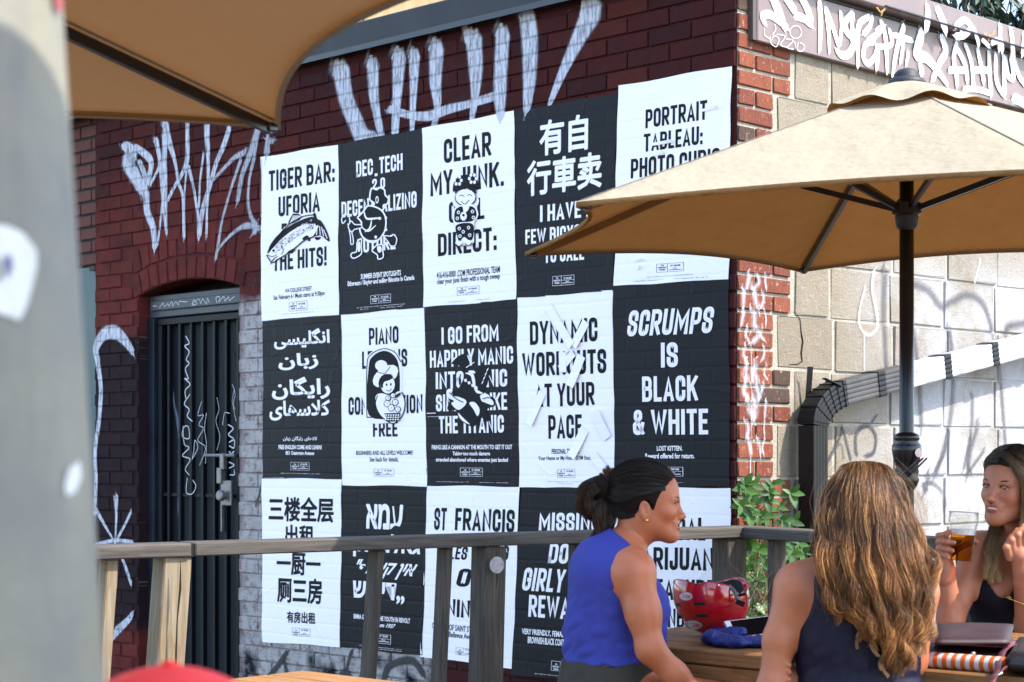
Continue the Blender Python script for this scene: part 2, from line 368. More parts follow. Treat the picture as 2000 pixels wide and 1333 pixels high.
# bricks of wall A
def brick_mesh(name, L, D, H, seed, jag=.002):
    r = random.Random(seed); m_ = MB(); m_.box(-L/2, L/2, -.0085, .004, -H/2, H/2, .0022)
    m_.v = [(v[0]+r.uniform(-jag,jag), v[1]+(r.uniform(-.0016,.0014) if v[1] < 0 else 0), v[2]+r.uniform(-jag,jag)*.6) for v in m_.v]
    return mesh(name, m_.v, m_.f)
BM = [brick_mesh('brick', BRICKL-.008, .1, COURSE-.0085, s) for s in range(6)]
BH = [brick_mesh('brick', .095, .1, COURSE-.0115, s+50) for s in range(5)]
for m_ in BM+BH: m_.materials.append(M['pbrick'])
POS = [  # poster corner pixels TL TR BR BL, black?, name, label
 [(514,308),(665,283),(665.5,615),(514,628),0,'white poster with a black leaping fish drawn over its lettering'],
 [(665,282.5),(829,252),(830,601),(669,614),1,'black poster with white outline of a round figure leaning on a cane'],
 [(829,252),(1008,218),(1012,586),(831,601),0,'white poster with a small smiling doll in a spotted robe drawn over the lettering'],
 [(1010,218),(1209,184),(1201.5,569),(1012,583),1,'black poster with five big white Chinese characters above the umbrella tip'],
 [(1211,169),(1432,130),(1428,546),(1203.6,559.5),0,'highest white poster, partly hidden by the umbrella canopy beside the house corner'],
 [(518,627),(667,616),(671,935.5),(517.5,932),1,'black poster with four lines of white Arabic script'],
 [(672,615.7),(833.6,601),(838,950),(672,948),0,'white poster with a child in a wide hat holding a fruit basket'],
 [(834.4,601),(1013,585),(1018,950),(838,946.6),1,'black poster with five lines of white capitals broken by a dark bird shape'],
 [(1013.5,582.5),(1201,568),(1205.5,953),(1018.6,953),0,'white poster with loose paper strips pasted across its black capitals'],
 [(1201.6,560),(1427.5,547),(1430.5,951.5),(1205.5,950),1,'black poster with white capitals starting with a slanted word, beside the sunlit corner bricks'],
 [(516,934.5),(672,936),(668,1263.5),(516.6,1253.5),0,'white poster with black Chinese characters, lowest on the left next to the door'],
 [(672,947.5),(838.6,949.6),(829.5,1280.7),(669,1264),1,'black poster with white Hebrew lettering behind the wooden railing'],
 [(838.6,948.7),(1019,951),(1005,1306),(825,1282),0,'white poster with a wavy edge behind the thick split railing post'],
 [(1022,953),(1205,953),(1194,1338),(1003,1318),1,'black poster with slanted white capitals behind the blue shirted woman'],
 [(1205,953),(1431,953),(1426,1348),(1200,1338),0,'white poster low on the right, behind the red helmet and corner post'],
]
PQ = []
for q in POS: PQ.append([np.array(hit('A', *c)) for c in q[:4]])
def in_poster(x, z, m=.02):
    for (TL,TR,BR,BL) in PQ:
        if min(TL[0],BL[0])+m*0 < x < max(TR[0],BR[0]) and max(BL[1],BR[1]) < z < min(TL[1],TR[1]): return True
    return False
cands = []
k = -14
for k in range(-14, 42):
    z0 = Z0 + k*COURSE; zc = z0 + COURSE/2 + .001
    if zc > WT-.01: break
    off = BRICKL*(.5 if k % 2 else 0.0)
    i = 0
    x = -off if off else 0.0
    xs = [(-BRICKL/4-.0, 'h')] if k % 2 else []
    xcur = -BRICKL/2 if k % 2 else 0.0
    if k % 2: cands.append((-BRICKL/4, zc, 'h', k))
    while xcur - BRICKL/2 > XL:
        cands.append((xcur-BRICKL/2, zc, 's', k)); xcur -= BRICKL
big = []
for (x, z, t, k) in cands:
    L = BRICKL if t == 's' else BRICKL/2
    x0, x1 = x-L/2, x+L/2
    if x1-.03 > DL and x0+.03 < DR and z < ZS+.02:
        # trimmed bricks at the jambs
        if x0 < DL-.05: x1 = DL
        elif x1 > DR+.05: x0 = DR
        else: continue
    elif z >= ZS-.02 and math.hypot(x-XM, z-ZA) < RO+.005 and DL-.10 < x < DR+.10: continue
    x0 = max(x0, XL)
    if x1-x0 < .04: continue
    if in_poster(x0+.02, z-.02) and in_poster(x1-.02, z-.02) and in_poster(x0+.02, z+.02) and in_poster(x1-.02, z+.02): continue
    # how large it shows
    wx = C0 + FRAME['A'][0]*((x0+x1)/2); dz = z-CAMZ; py = HY-dz*F/wx[1]; px = 1000+wx[0]*F/wx[1]
    vis = (-20 < py < 1350) and px > 180 and not (py < 240 and px < 545) and not (py < 110 and px < 640)
    big.append((0 if vis else 1, wx[1]*(1.0 if t == 's' else 1.3), x0, x1, z, t))
big.sort(key=lambda q: (q[0], q[1]))
rest = MB(); restr = []
cnt = 0
for (nv, _, x0, x1, z, t) in big:
    full = abs((x1-x0)-BRICKL) < .002
    if cnt < 262 and not nv:
        me = random.choice(BM if (x1-x0) > .15 else BH); o = link('brick', me, None, wa, ((x0+x1)/2, random.uniform(-.0015,.0015), z))
        nomL = (BRICKL-.008) if me in BM else .095
        o.scale = ((x1-x0-.008)/nomL, 1, 1); o.rotation_euler = (0, random.gauss(0,.004), 0); cnt += 1
    else:
        n0 = len(rest.f); j = random.uniform(-.0015,.0015); rest.box(x0+.004, x1-.004, -.0085+j, .004, z-COURSE/2+.0045, z+COURSE/2-.0045, .0022); restr += [random.random()]*(len(rest.f)-n0)
ro = rest.build('brick_field', M['pbrick'], wa); ro['kind'] = 'stuff'
at_ = ro.data.attributes.new('rnd', 'FLOAT', 'FACE'); at_.data.foreach_set('value', restr)
# voussoirs of the door arch: two rings
for ring, (r0, r1) in enumerate(((RI, RI+.113), (RI+.121, RI+.232))):
    a1 = math.asin(min(1, ((DR-DL)/2+.04)/r0)); nn = int(2*a1*r0/.075)
    for i in range(nn):
        a = -a1 + 2*a1*(i+.5)/nn; rm = (r0+r1)/2
        o = link('brick', BH[i % 5], None, wa, (XM+math.sin(a)*rm, -.003, ZA+math.cos(a)*rm)); o.location.y = .0015; o.rotation_euler = (0, a+math.pi/2, 0); o.scale = ((r1-r0-.006)/.095, 1, .069/(COURSE-.0115)*.98)
# ---- neighbouring building left of the pier: raw orange bricks with dark joints, teal panel under
nb = empty('neighbour_building', (float(C0[0]), float(C0[1]), 0), -math.pi/4)
tag(nb, 'strip of orange brick building with teal panel at the far left', 'building')
n_ = MB(); zt = hit('A', 150, 520)[1]; n_.box(XL-1.6, XL-.004, .05, .3, zt, WT+.3); nbw = n_.build('brick_wall', simple('sooty_mortar', (.012,.010,.010), .9), nb)
nraw = simple('orange_brick_neighbour', (.085,.018,.009), .75, 0, 14, .45, .5)
NBM = brick_mesh('brick', .20, .1, .055, 99); NBM.materials.append(nraw)
for k in range(30):
    z = zt+.035+k*COURSE
    if z > WT+.25: break
    for i in range(5):
        x = XL-.11-i*.215-(.107 if k % 2 else 0)
        if k % 2 and i == 0:
            o = link('brick', NBM, None, nbw, (XL-.055, .05, z)); o.scale = (.48,1,1)
        o = link('brick', NBM, None, nbw, (x, .05, z))
n_ = MB(); n_.box(XL-1.6, XL-.01, .06, .10, 0, zt-.004); n_.build('teal_panel', simple('teal_paint', (.010,.050,.058), .45, 0, 5, .2), nb)
n_ = MB(); n_.box(XL-.11, XL-.06, .03, .058, zt-.03, zt-.006); n_.build('wood_chip', M['wood_grey'], nb)
# ---- door with security gate in wall A
door = empty('security_door', (0,0,0), -math.pi/4, bld); door['label'] = 'dark blue steel door behind a barred gate'
zh0 = hit('A', 370, 625, -.10)[1]; zh1 = hit('A', 370, 585, -.10)[1]
d_ = MB(); d_.box(DL+.02, DR-.02, .13, .16, 0, zh0+.02); d_.build('door_leaf', M['dark_metal'], door)
d_ = MB(); d_.box(DL+.01, DR-.01, .06, .12, zh0+.02, zh1+.03, .004); d_.box(DL+.04, DR-.03, .045, .062, zh0+.055, zh1, .003); hd = d_.build('door_header', simple('header_paint', (.030,.036,.044), .5, 0, 10, .3, .2), door)
d_ = MB(); d_.box(DL+.002, DL+.06, .05, .20, 0, zh0+.02, .004); d_.box(DR-.045, DR-.002, .05, .20, 0, zh0+.02, .004); d_.build('door_frame', M['dark_metal'], door)
d_ = MB(); d_.box(DL+.06, DR-.05, .07, .11, zh0-.02, zh0+.015, .003); d_.box(DL+.065, DL+.10, .07, .105, .05, zh0-.02, .003); d_.box(DR-.075, DR-.05, .07, .105, .05, zh0-.02, .003)
for zz in (hit('A', 370, 967, -.10)[1], .25): d_.box(DL+.10, DR-.075, .082, .094, zz-.008, zz+.008)
d_.build('gate_frame', M['bar_metal'], door)
nb_ = 7; xw = (DR-.075)-(DL+.10)
for i in range(nb_):
    x = DL+.10+xw*(i+.6)/nb_; b_ = MB(); b_.box(x-.009, x+.009, .072, .098, .05, zh0-.02, .002); b_.build('bar', M['bar_metal'], door)
d_ = MB(); d_.box(DL-.05, DR+.05, .225, .235, 0, ZS+.3); d_.build('light_leak_backing', simple('backing_black', (.004,.004,.005), .9), door)  # near-black sheet added to stop light leaking in, stands for the dark interior
# raised seams on the leaf
for i in range(7):
    x = DL+.10+xw*(i+.1)/nb_; b_ = MB(); b_.box(x, x+.006, .1255, .1305, 0, zh0, .001); b_.build('seam', M['dark_metal'], door)
lx, lz = hit('A', 452, 968, -.09)
l_ = MB(); l_.box(lx-.035, lx+.045, .052, .07, lz-.05, lz+.075, .004); l_.box(lx-.042, lx-.032, .054, .07, lz-.18, lz+.09, .002); lk = l_.build('lock_plate', M['steel'], door)
l_ = MB(); l_.lathe([(.001,-.045),(.020,-.045),(.027,-.038),(.027,-.02),(.018,-.012),(.018,0)], (lx, .055, lz), 20, (0,1,0)); l_.build('knob', M['steel'], door, True, sharp=40)
bx, bz = hit('A', 435, 890, -.08)
l_ = MB(); l_.tube([(bx-.12,.06,bz),(bx+.13,.06,bz)], .009, 8); l_.box(bx+.02, bx+.05, .045, .072, bz-.07, bz+.01, .003); l_.box(bx+.0, bx+.035, .04, .075, bz-.14, bz-.06, .004); l_.build('padlock_bolt', M['steel'], door, True, sharp=35)
# ---- wall top flashing of wall A and the roof
f_ = MB(); f_.box(-6.4, .10, -.055, .25, WT, WT+.118, .006); fl = f_.build('roof_flashing', M['flashing'], bld); fl.rotation_euler.z = -math.pi/4
f_ = MB(); f_.box(-6.4, .10, -.062, -.056, WT-.012, WT+.012); f2 = f_.build('drip_edge', M['black_metal'], bld); f2.rotation_euler.z = -math.pi/4
# ---- wall B of concrete blocks with toothed brick quoin
w_ = MB(); w_.box(0.002, 5.0, 0, .22, 0, CAMZ+1.75); wb = w_.build('block_side_wall', M['bmortar'], bld); wb.rotation_euler.z = math.pi/4
BK = {}
def sized_brick(L, H, mat, jag, name, prot=.0085, ch=.003):
    key = (round(L,3), round(H,3), name, random.randint(0,2))
    if key not in BK:
        m_ = MB(); m_.box(-L/2, L/2, -prot, .004, -H/2, H/2, ch); m_.v = [(v[0]+random.uniform(-jag,jag), v[1]+(random.uniform(-jag,jag)*.7 if v[1] < 0 else 0), v[2]+random.uniform(-jag,jag)) for v in m_.v]
        BK[key] = mesh(name, m_.v, m_.f); BK[key].materials.append(mat)
    return BK[key]
for k in range(-14, 42):
    z = Z0+(k+.5)*COURSE
    if z > CAMZ+1.72: break
    grp = (k//3) % 2
    segs = ([(0,.200),(.212,.312)], [(0,.095),(.107,.312)], [(0,.200),(.212,.312)]) if grp else ([(0,.095),(.107,.205)], [(0,.205)], [(0,.095),(.107,.205)])
    for (a, b_) in segs[k % 3]:
        o = link('brick', sized_brick(b_-a, COURSE-.013, M['raw'], .0022, 'brick'), None, wb, ((a+b_)/2, random.uniform(-.002,.001), z))
        o.rotation_euler = (0, random.gauss(0,.006), 0)
for K in range(-5, 14):
    k0 = K*3; zc = Z0+(k0+1.5)*COURSE; grp = K % 2
    if zc > CAMZ+1.75: break
    x = .345 if grp else .238; first = True
    while x < 4.6:
        L = (.225 if grp else .36) if first else .392; first = False
        if zc < CAMZ+1.6: 
            o = link('concrete_block', sized_brick(L-.012, 3*COURSE-.014, M['block'], .0042, 'concrete_block', .006, .004), None, wb, (x+L/2, random.uniform(-.003,.002), zc)); o.rotation_euler = (random.gauss(0,.003), random.gauss(0,.002), random.gauss(0,.002))
        x += L+.013
# crack in the block joint
ck = MB()
cp = [hit('B', px, py) for px, py in ((1550,607),(1561,625),(1563,650),(1566,668),(1563,690),(1565,706),(1556,712),(1540,712))]
ck.tube([(a, -.004, b_) for a, b_ in cp], [.001,.002,.003,.0045,.004,.003,.002,.001], 5); ck.build('crack', simple('crack_dark', (.01,.009,.008), 1), wb)
# fascia, two tiers
FZ0, FZ1 = CAMZ+1.530, CAMZ+1.755
fx0 = hit('B', 1480, 60, .035)[0]
f_ = MB(); f_.box(fx0, 5.2, -.035, -.001, FZ0, FZ1, .004); fas = f_.build('lower_fascia', M['fascia'], bld); fas.rotation_euler.z = math.pi/4
f_ = MB(); f_.box(fx0-.022, fx0-.0005, -.030, -.001, FZ0+.003, FZ1+.1); ff = f_.build('fascia_end_cap', simple('dark_brown_cap', (.06,.045,.04), .5), bld); ff.rotation_euler.z = math.pi/4
f_ = MB(); f_.box(fx0+.01, 5.2, -.030, .20, FZ1+.003, FZ1+.018); ff = f_.build('fascia_gap', M['black_metal'], bld); ff.rotation_euler.z = math.pi/4
f_ = MB(); f_.box(fx0+.005, 5.2, -.085, .20, FZ1+.018, FZ1+.105, .004); fau = f_.build('upper_fascia', M['fascia'], bld); fau.rotation_euler.z = math.pi/4
f_ = MB(); f_.box(fx0+.75, 4.4, -.096, -.087, FZ1+.020, FZ1+.027, .002); ff = f_.build('fascia_cable', M['black_metal'], bld); ff.rotation_euler.z = math.pi/4
# roof slab (closes the top so that light does not leak)
r_ = MB(); r_.add([(0,0,0),(-4.6,4.6,0),(0,8,0),(3.6,3.6,0)], [(0,3,2,1)]); r_.v = [(v[0], v[1]+.35, WT-.02) for v in r_.v]
r_.build('roof', simple('tar_roof', (.08,.08,.08), .9), bld)
# sunlit upper storey standing back on the roof
up = empty('upper_storey', (-2.2, 11.2, WT)); up.rotation_euler.z = math.radians(12); tag(up, 'pale yellow plywood clad upper storey behind the dark roof flashing', 'building')
ply = wood_mat('plywood_cladding', (.38,.27,.135), (.42,.32,.18), (.33,.22,.10), .7, .35, 2)
for i in range(5):
    u_ = MB(); u_.box(-2.35+i*1.22, -2.35+i*1.22+1.21, 0, .02, 0, 2.4, .003); u_.build('plywood_sheet', ply, up)
u_ = MB(); u_.box(-2.35, 3.74, .021, 2.0, 0, 2.38); u_.build('upper_wall', simple('upper_sheathing', (.4,.3,.2), .8), up)
# ------------------------------------------------------------------ downspout on wall B
def wB(x, y, z):
    X, Y, _ = FRAME['B']; p = C0+X*x+Y*y; return Vector((p[0], p[1], z))
ds = empty('downspout', (float(C0[0]), float(C0[1]), 0), math.pi/4); tag(ds, 'black ribbed metal downspout running diagonally then straight down the block wall', 'downspout')
def ribbed(path, name, w_=.092, d_=.070, ribs=5, mat=None, capmat=None):
    """rectangular pipe whose wide front is fluted; path in local x,z; profile swept in the wall plane"""
    prof = []
    n = ribs*4
    for i in range(n+1):
        t = i/n; prof.append(((t-.5)*w_, -d_/2-.0022*abs(math.sin(t*math.pi*ribs))**.5))
    for i in range(n+1):
        t = i/n; prof.append(((.5-t)*w_, d_/2))
    vs = []; fs = []; m = len(prof)
    for i, (x, z) in enumerate(path):
        a = path[max(i-1,0)]; b = path[min(i+1,len(path)-1)]; dx, dz = b[0]-a[0], b[1]-a[1]; L = math.hypot(dx, dz); dx /= L; dz /= L
        for (p, q) in prof: vs.append((x + dz*p, -.088+q, z - dx*p))
    for i in range(len(path)-1):
        for j in range(m): fs.append((i*m+j, i*m+(j+1)%m, (i+1)*m+(j+1)%m, (i+1)*m+j))
    fs.append(tuple(range(m))); fs.append(tuple((len(path)-1)*m+j for j in range(m))[::-1])
    b_ = MB(); b_.add(vs, fs); return b_.build(name, mat or M['black_pipe'], ds)
OFFD = .09
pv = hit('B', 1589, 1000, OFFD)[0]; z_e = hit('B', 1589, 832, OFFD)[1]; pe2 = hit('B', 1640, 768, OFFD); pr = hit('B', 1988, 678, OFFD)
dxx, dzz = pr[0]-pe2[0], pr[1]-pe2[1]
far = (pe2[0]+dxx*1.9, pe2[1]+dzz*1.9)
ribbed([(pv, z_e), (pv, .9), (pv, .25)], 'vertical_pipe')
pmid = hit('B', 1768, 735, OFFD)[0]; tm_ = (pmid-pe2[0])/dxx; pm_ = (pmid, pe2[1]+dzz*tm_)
ribbed([pm_, pe2], 'diagonal_pipe', mat=simple('sunlit_black_pipe', (.050,.046,.045), .45, 0, 14, .3, .1, spec=.3)); ribbed([far, (pm_[0]+dxx*.002, pm_[1]+dzz*.002)], 'diagonal_pipe', mat=simple('sun_glare_pipe', (.42,.42,.45), .35, 0, 14, .5, .1))  # black pipe: sunlit grey and, further right, white sun glare put into the colours
th = math.atan2(dzz, dxx)
el = []; 
for i in range(13):
    t = i/12; p0 = np.array([pv, z_e]); p1 = np.array([pv, z_e+.075]); p2 = np.array(pe2)-np.array([dxx, dzz])/math.hypot(dxx,dzz)*.06; p3 = np.array(pe2)
    q = (1-t)**3*p0+3*(1-t)**2*t*p1+3*(1-t)*t*t*p2+t**3*p3; el.append(tuple(q))
el = el[::-1]
# crimped elbow: swell alternate rings
o = ribbed(el, 'elbow', .098, .074)
for i in range(1, 12, 2):
    e2 = [el[i], tuple(np.array(el[i])+(np.array(el[i+1])-np.array(el[i]))*.35)]
    ribbed(e2, 'elbow_crimp', .104, .080, 5, M['black_pipe'])
for t in (.16, .52, .80, 1.12):
    c_ = (pe2[0]+dxx*t, pe2[1]+dzz*t); c2 = (c_[0]+dxx*.035, c_[1]+dzz*.035); ribbed([c2, c_], 'pipe_strap', .100, .077, 5, M['black_pipe'])
b_ = MB(); bx_, bz_ = hit('B', 1588, 745, .05); b_.bar((bx_-.005,-.03,bz_-.07),(bx_-.018,-.05,bz_+.055),.022,.004); b_.bar((bx_,-.10,bz_+.01),(bx_+.07,-.13,bz_-.02),.03,.003); b_.build('torn_bracket', M['black_metal'], ds)
# ------------------------------------------------------------------ posters
# condensed block alphabet as centre lines; (x, y[, r]) rounds a corner
R1 = .30
GL = {
'A': (.52, [[(0,0),(.5,1.04),(1,0)], [(.2,.24),(.8,.24)]]), 'B': (.50, [[(0,.5),(0,1),(.95,1,R1),(.95,.52,.2),(0,.52)], [(0,.52),(1,.52,.2),(1,0,R1),(0,0),(0,.6)]]),
'C': (.48, [[(1,.68),(1,1,R1),(0,1,R1),(0,0,R1),(1,0,R1),(1,.32)]]), 'D': (.49, [[(0,0),(0,1),(1,1,R1),(1,0,R1),(0,0),(0,.2)]]),
'E': (.42, [[(1,1),(0,1),(0,0),(1,0)], [(.1,.51),(.85,.51)]]), 'F': (.40, [[(1,1),(0,1),(0,0)], [(.1,.5),(.85,.5)]]),
'G': (.49, [[(1,.70),(1,1,R1),(0,1,R1),(0,0,R1),(1,0,R1),(1,.48),(.5,.48)]]), 'H': (.50, [[(0,0),(0,1)], [(1,0),(1,1)], [(.1,.51),(.9,.51)]]),
'I': (.17, [[(.5,0),(.5,1)]]), 'J': (.42, [[(1,1),(1,0,R1),(0,0,R1),(0,.3)]]), 'K': (.52, [[(0,0),(0,1)], [(1,1),(.12,.42)], [(.42,.62),(1,0)]]),
'L': (.40, [[(0,1),(0,0),(1,0)]]), 'M': (.66, [[(0,0),(0,1),(.5,.28),(1,1),(1,0)]]), 'N': (.52, [[(0,0),(0,1),(1,0),(1,1)]]),
'O': (.49, [[(0,.5),(0,1,R1),(1,1,R1),(1,0,R1),(0,0,R1),(0,.52)]]), 'P': (.48, [[(0,0),(0,1),(1,1,R1),(1,.42,R1),(.05,.42)]]),
'R': (.50, [[(0,0),(0,1),(1,1,R1),(1,.45,R1),(.05,.45)], [(.45,.45),(1,0)]]),
'S': (.48, [[(1,.70),(1,1,R1),(0,1,R1),(0,.56,.22),(1,.45,.22),(1,0,R1),(0,0,R1),(0,.30)]]), 'T': (.46, [[(0,1),(1,1)], [(.5,.95),(.5,0)]]),
'U': (.49, [[(0,1),(0,0,R1),(1,0,R1),(1,1)]]), 'V': (.50, [[(0,1),(.5,-.04),(1,1)]]), 'W': (.74, [[(0,1),(.26,-.02),(.5,.85),(.74,-.02),(1,1)]]),
'X': (.50, [[(0,0),(1,1)], [(0,1),(1,0)]]), 'Y': (.50, [[(0,1),(.5,.42),(1,1)], [(.5,.48),(.5,0)]]), 'Z': (.44, [[(0,1),(1,1),(0,0),(1,0)]]),
'&': (.54, [[(1,0),(.12,.72),(.12,1,.2),(.75,1,.2),(.75,.72),(0,.38),(0,0,R1),(.78,0,R1),(1,.42)]]), ':': (.17, [[(.5,0),(.5,.05)], [(.5,.50),(.5,.55)]]),
'.': (.17, [[(.5,0),(.5,.02)]]), '!': (.17, [[(.5,1),(.5,.32)], [(.5,0),(.5,.02)]]), '_': (.42, [[(0,-.14),(1,-.14)]]), "2": (.46, [[(0,.7),(0,1,R1),(1,1,R1),(1,.6),(0,.06),(0,0),(1,0)]]),
'0': (.46, [[(0,.5),(0,1,R1),(1,1,R1),(1,0,R1),(0,0,R1),(0,.52)]]), ',': (.17, [[(.5,.05),(.3,-.1)]]), "'": (.17, [[(.5,1),(.5,.8)]])}
SW = .165
def round_path(pts):
    out = []
    for i, p in enumerate(pts):
        if len(p) > 2 and 0 < i < len(pts)-1:
            a = np.array(pts[i-1][:2]); b = np.array(p[:2]); c = np.array(pts[i+1][:2]); r = min(p[2], .5*np.linalg.norm(a-b), .5*np.linalg.norm(c-b))
            u = (a-b)/np.linalg.norm(a-b); v = (c-b)/np.linalg.norm(c-b); s, e = b+u*r, b+v*r
            for k in range(5):
                t = k/4; out.append(tuple((1-t)**2*s+2*(1-t)*t*b+t*t*e))
        else: out.append(tuple(p[:2]))
    return out
def ribbon(pts, w_, taper=None):
    """mitred band of width w_ along pts -> left, right point lists"""
    pts = [np.array(p, float) for p in pts]; N = len(pts); Ls = []; Rs = []
    for i in range(N):
        a = pts[i]-pts[i-1] if i > 0 else pts[1]-pts[0]; b = pts[i+1]-pts[i] if i < N-1 else a
        a = a/(np.linalg.norm(a)+1e-9); b = b/(np.linalg.norm(b)+1e-9); na = np.array([-a[1],a[0]]); nb = np.array([-b[1],b[0]]); m = na+nb; l = np.linalg.norm(m)
        m = na if l < .2 else m/l; k = 1/max(.42, float(m@na)); ww = w_*(taper[i] if taper else 1)
        Ls.append(pts[i]+m*k*ww/2); Rs.append(pts[i]-m*k*ww/2)
    return Ls, Rs
def text_strokes(txt, slant=0.0):
    """list of quads in units of cap height; returns polys and total width"""
    x = 0; res = []; gap = .085
    for ch in txt:
        if ch == ' ': x += .24; continue
        wd, paths = GL[ch]; ix = wd-SW
        for li, path in enumerate(paths):
            pp = [( (x+SW/2 + (q[0] if ix > .001 else 0)*ix), SW/2+q[1]*(1-SW), *( [q[2]*.62] if len(q) > 2 else [])) for q in path]
            if ch in 'I:.!,\'': pp = [(x+wd/2, q[1]) for q in pp]
            # square caps
            pp = [list(q) for q in pp]
            for (i0, i1) in ((0,1),(-1,-2)):
                a = np.array(pp[i0][:2]); b = np.array(pp[i1][:2]); d = (a-b)/(np.linalg.norm(a-b)+1e-9)
                if abs(d[1]) > .5 or ch in 'ELFTZC2': pp[i0][:2] = list(a+d*SW/2)
            Ls, Rs = ribbon(round_path([tuple(q) for q in pp]), SW)
            lo, hi = (-.02-.3, 1) if ch in '_,' else (0, 1)
            for i in range(len(Ls)-1):
                q = [Ls[i], Rs[i], Rs[i+1], Ls[i+1]]; q = [np.array([v[0], min(hi, max(lo, v[1]))]) for v in q]
                res.append(([(v[0]+slant*v[1], v[1]) for v in q], li))
        x += wd+gap
    return res, x-gap+slant
class Poster:
    def __init__(s, i):
        q = POS[i]; s.i = i; s.TL, s.TR, s.BR, s.BL = PQ[i]; s.black = q[4]; s.label = q[5]
        s.lay = .0115 + .0006*((i*7) % 4)
        s.o = None; s.ink = MB(); s.ink2 = MB(); s.fig = MB()
    def xz(s, a, b):                # a across 0..1, b down 0..1
        p = (1-b)*((1-a)*s.TL+a*s.TR)+b*((1-a)*s.BL+a*s.BR); return p
    def ab(s, x, z):
        a = b = .5
        for _ in range(12):
            p = s.xz(a, b); e = np.array([x, z])-p
            da = (s.xz(a+1e-3, b)-p)/1e-3; db = (s.xz(a, b+1e-3)-p)/1e-3
            sol = np.linalg.solve(np.array([da, db]).T, e); a += sol[0]; b += sol[1]
        return a, b
    def pix(s, px, py): return s.ab(*hit('A', px, py))
    def pt(s, a, b, lift): p = s.xz(a, b); return (p[0], -s.lay-lift, p[1])
posters = [Poster(i) for i in range(15)]
def paper_obj(P_):
    nx, nz = 16, 22; vs = []; r = random.Random(P_.i)
    ph = [r.uniform(0, 6.28) for _ in range(6)]
    for j in range(nz+1):
        for i in range(nx+1):
            a, b = i/nx, j/nz; ed = min(a, 1-a, b, 1-b)
            wob = .0025*math.sin(b*9+ph[0])+.0015*math.sin(b*23+ph[1]) if i in (0, nx) else 0
            wz = .0022*math.sin(a*8+ph[2]) if j in (0, nz) else 0
            p = P_.xz(a, b); lift = 0
            if ed < .001:
                lift = .003*max(0, math.sin(b*14+a*11+ph[3]))
            vs.append((p[0]+wob, -P_.lay-lift*.6, p[1]+wz))
    fs = [(j*(nx+1)+i, (j+1)*(nx+1)+i, (j+1)*(nx+1)+i+1, j*(nx+1)+i+1) for j in range(nz) for i in range(nx)]
    me = mesh('poster', vs, fs); o = link('poster', me, M['black_paper'] if P_.black else M['white_paper'], None, (float(C0[0]), float(C0[1]), 0), True); o.rotation_euler.z = -math.pi/4
    tag(o, P_.label, 'poster', 'black and white posters pasted in a grid on the brick wall'); P_.o = o
for p_ in posters: paper_obj(p_)
def line(pi, cr, txt, xl, xr, yt, yb, slant=0.0, small=False, mb=None, bold=0.0):
    nch = max(1, len(txt))
    p_ = posters[pi]; ox, oy, s = cr; xl, xr = ox+xl/s, ox+xr/s; yt, yb = oy+yt/s, oy+yb/s; xc = (xl+xr)/2
    a0, _ = p_.pix(xl, (yt+yb)/2); a1, _ = p_.pix(xr, (yt+yb)/2); _, b0 = p_.pix(xc, yt); _, b1 = p_.pix(xc, yb)
    mb = mb or p_.ink
    if not small:
        polys, W = text_strokes(txt, slant)
        for poly, li in polys:
            mb.add([p_.pt(a0+(a1-a0)*x/W, b1+(b0-b1)*y, .0009+.00018*li) for x, y in poly], [(0,1,2,3)])
    else:
        c = bpy.data.curves.new('t', 'FONT'); c.body = txt; c.offset = small if isinstance(small, float) else .018; c.resolution_u = 2
        o = bpy.data.objects.new('t', c); col.objects.link(o); bpy.context.view_layer.update()
        me = bpy.data.meshes.new_from_object(o.evaluated_get(bpy.context.evaluated_depsgraph_get()))
        V = np.array([v.co[:2] for v in me.vertices]); lo, hi = V.min(0), V.max(0)
        U = (V-lo)/(hi-lo); mb.add([p_.pt(a0+(a1-a0)*(u[0]+slant*(u[1]-.5)), b1+(b0-b1)*u[1], .0009) for u in U], [tuple(f.vertices) for f in me.polygons])
        if bold:
            for q, (dx, dy) in enumerate(((-bold,0),(bold,0),(0,-bold),(0,bold),(bold*.7,bold*.7),(-bold*.7,-bold*.7))):
                ea, eb = dx*(b1-b0)/(a1-a0)*0+dx, dy
                mb.add([p_.pt(a0+(a1-a0)*(u[0]+dx/nch), b1+(b0-b1)*(u[1]+dy), .0009+.00012*(q+1)) for u in U], [tuple(f.vertices) for f in me.polygons])
        bpy.data.objects.remove(o); bpy.data.curves.remove(c); bpy.data.meshes.remove(me)
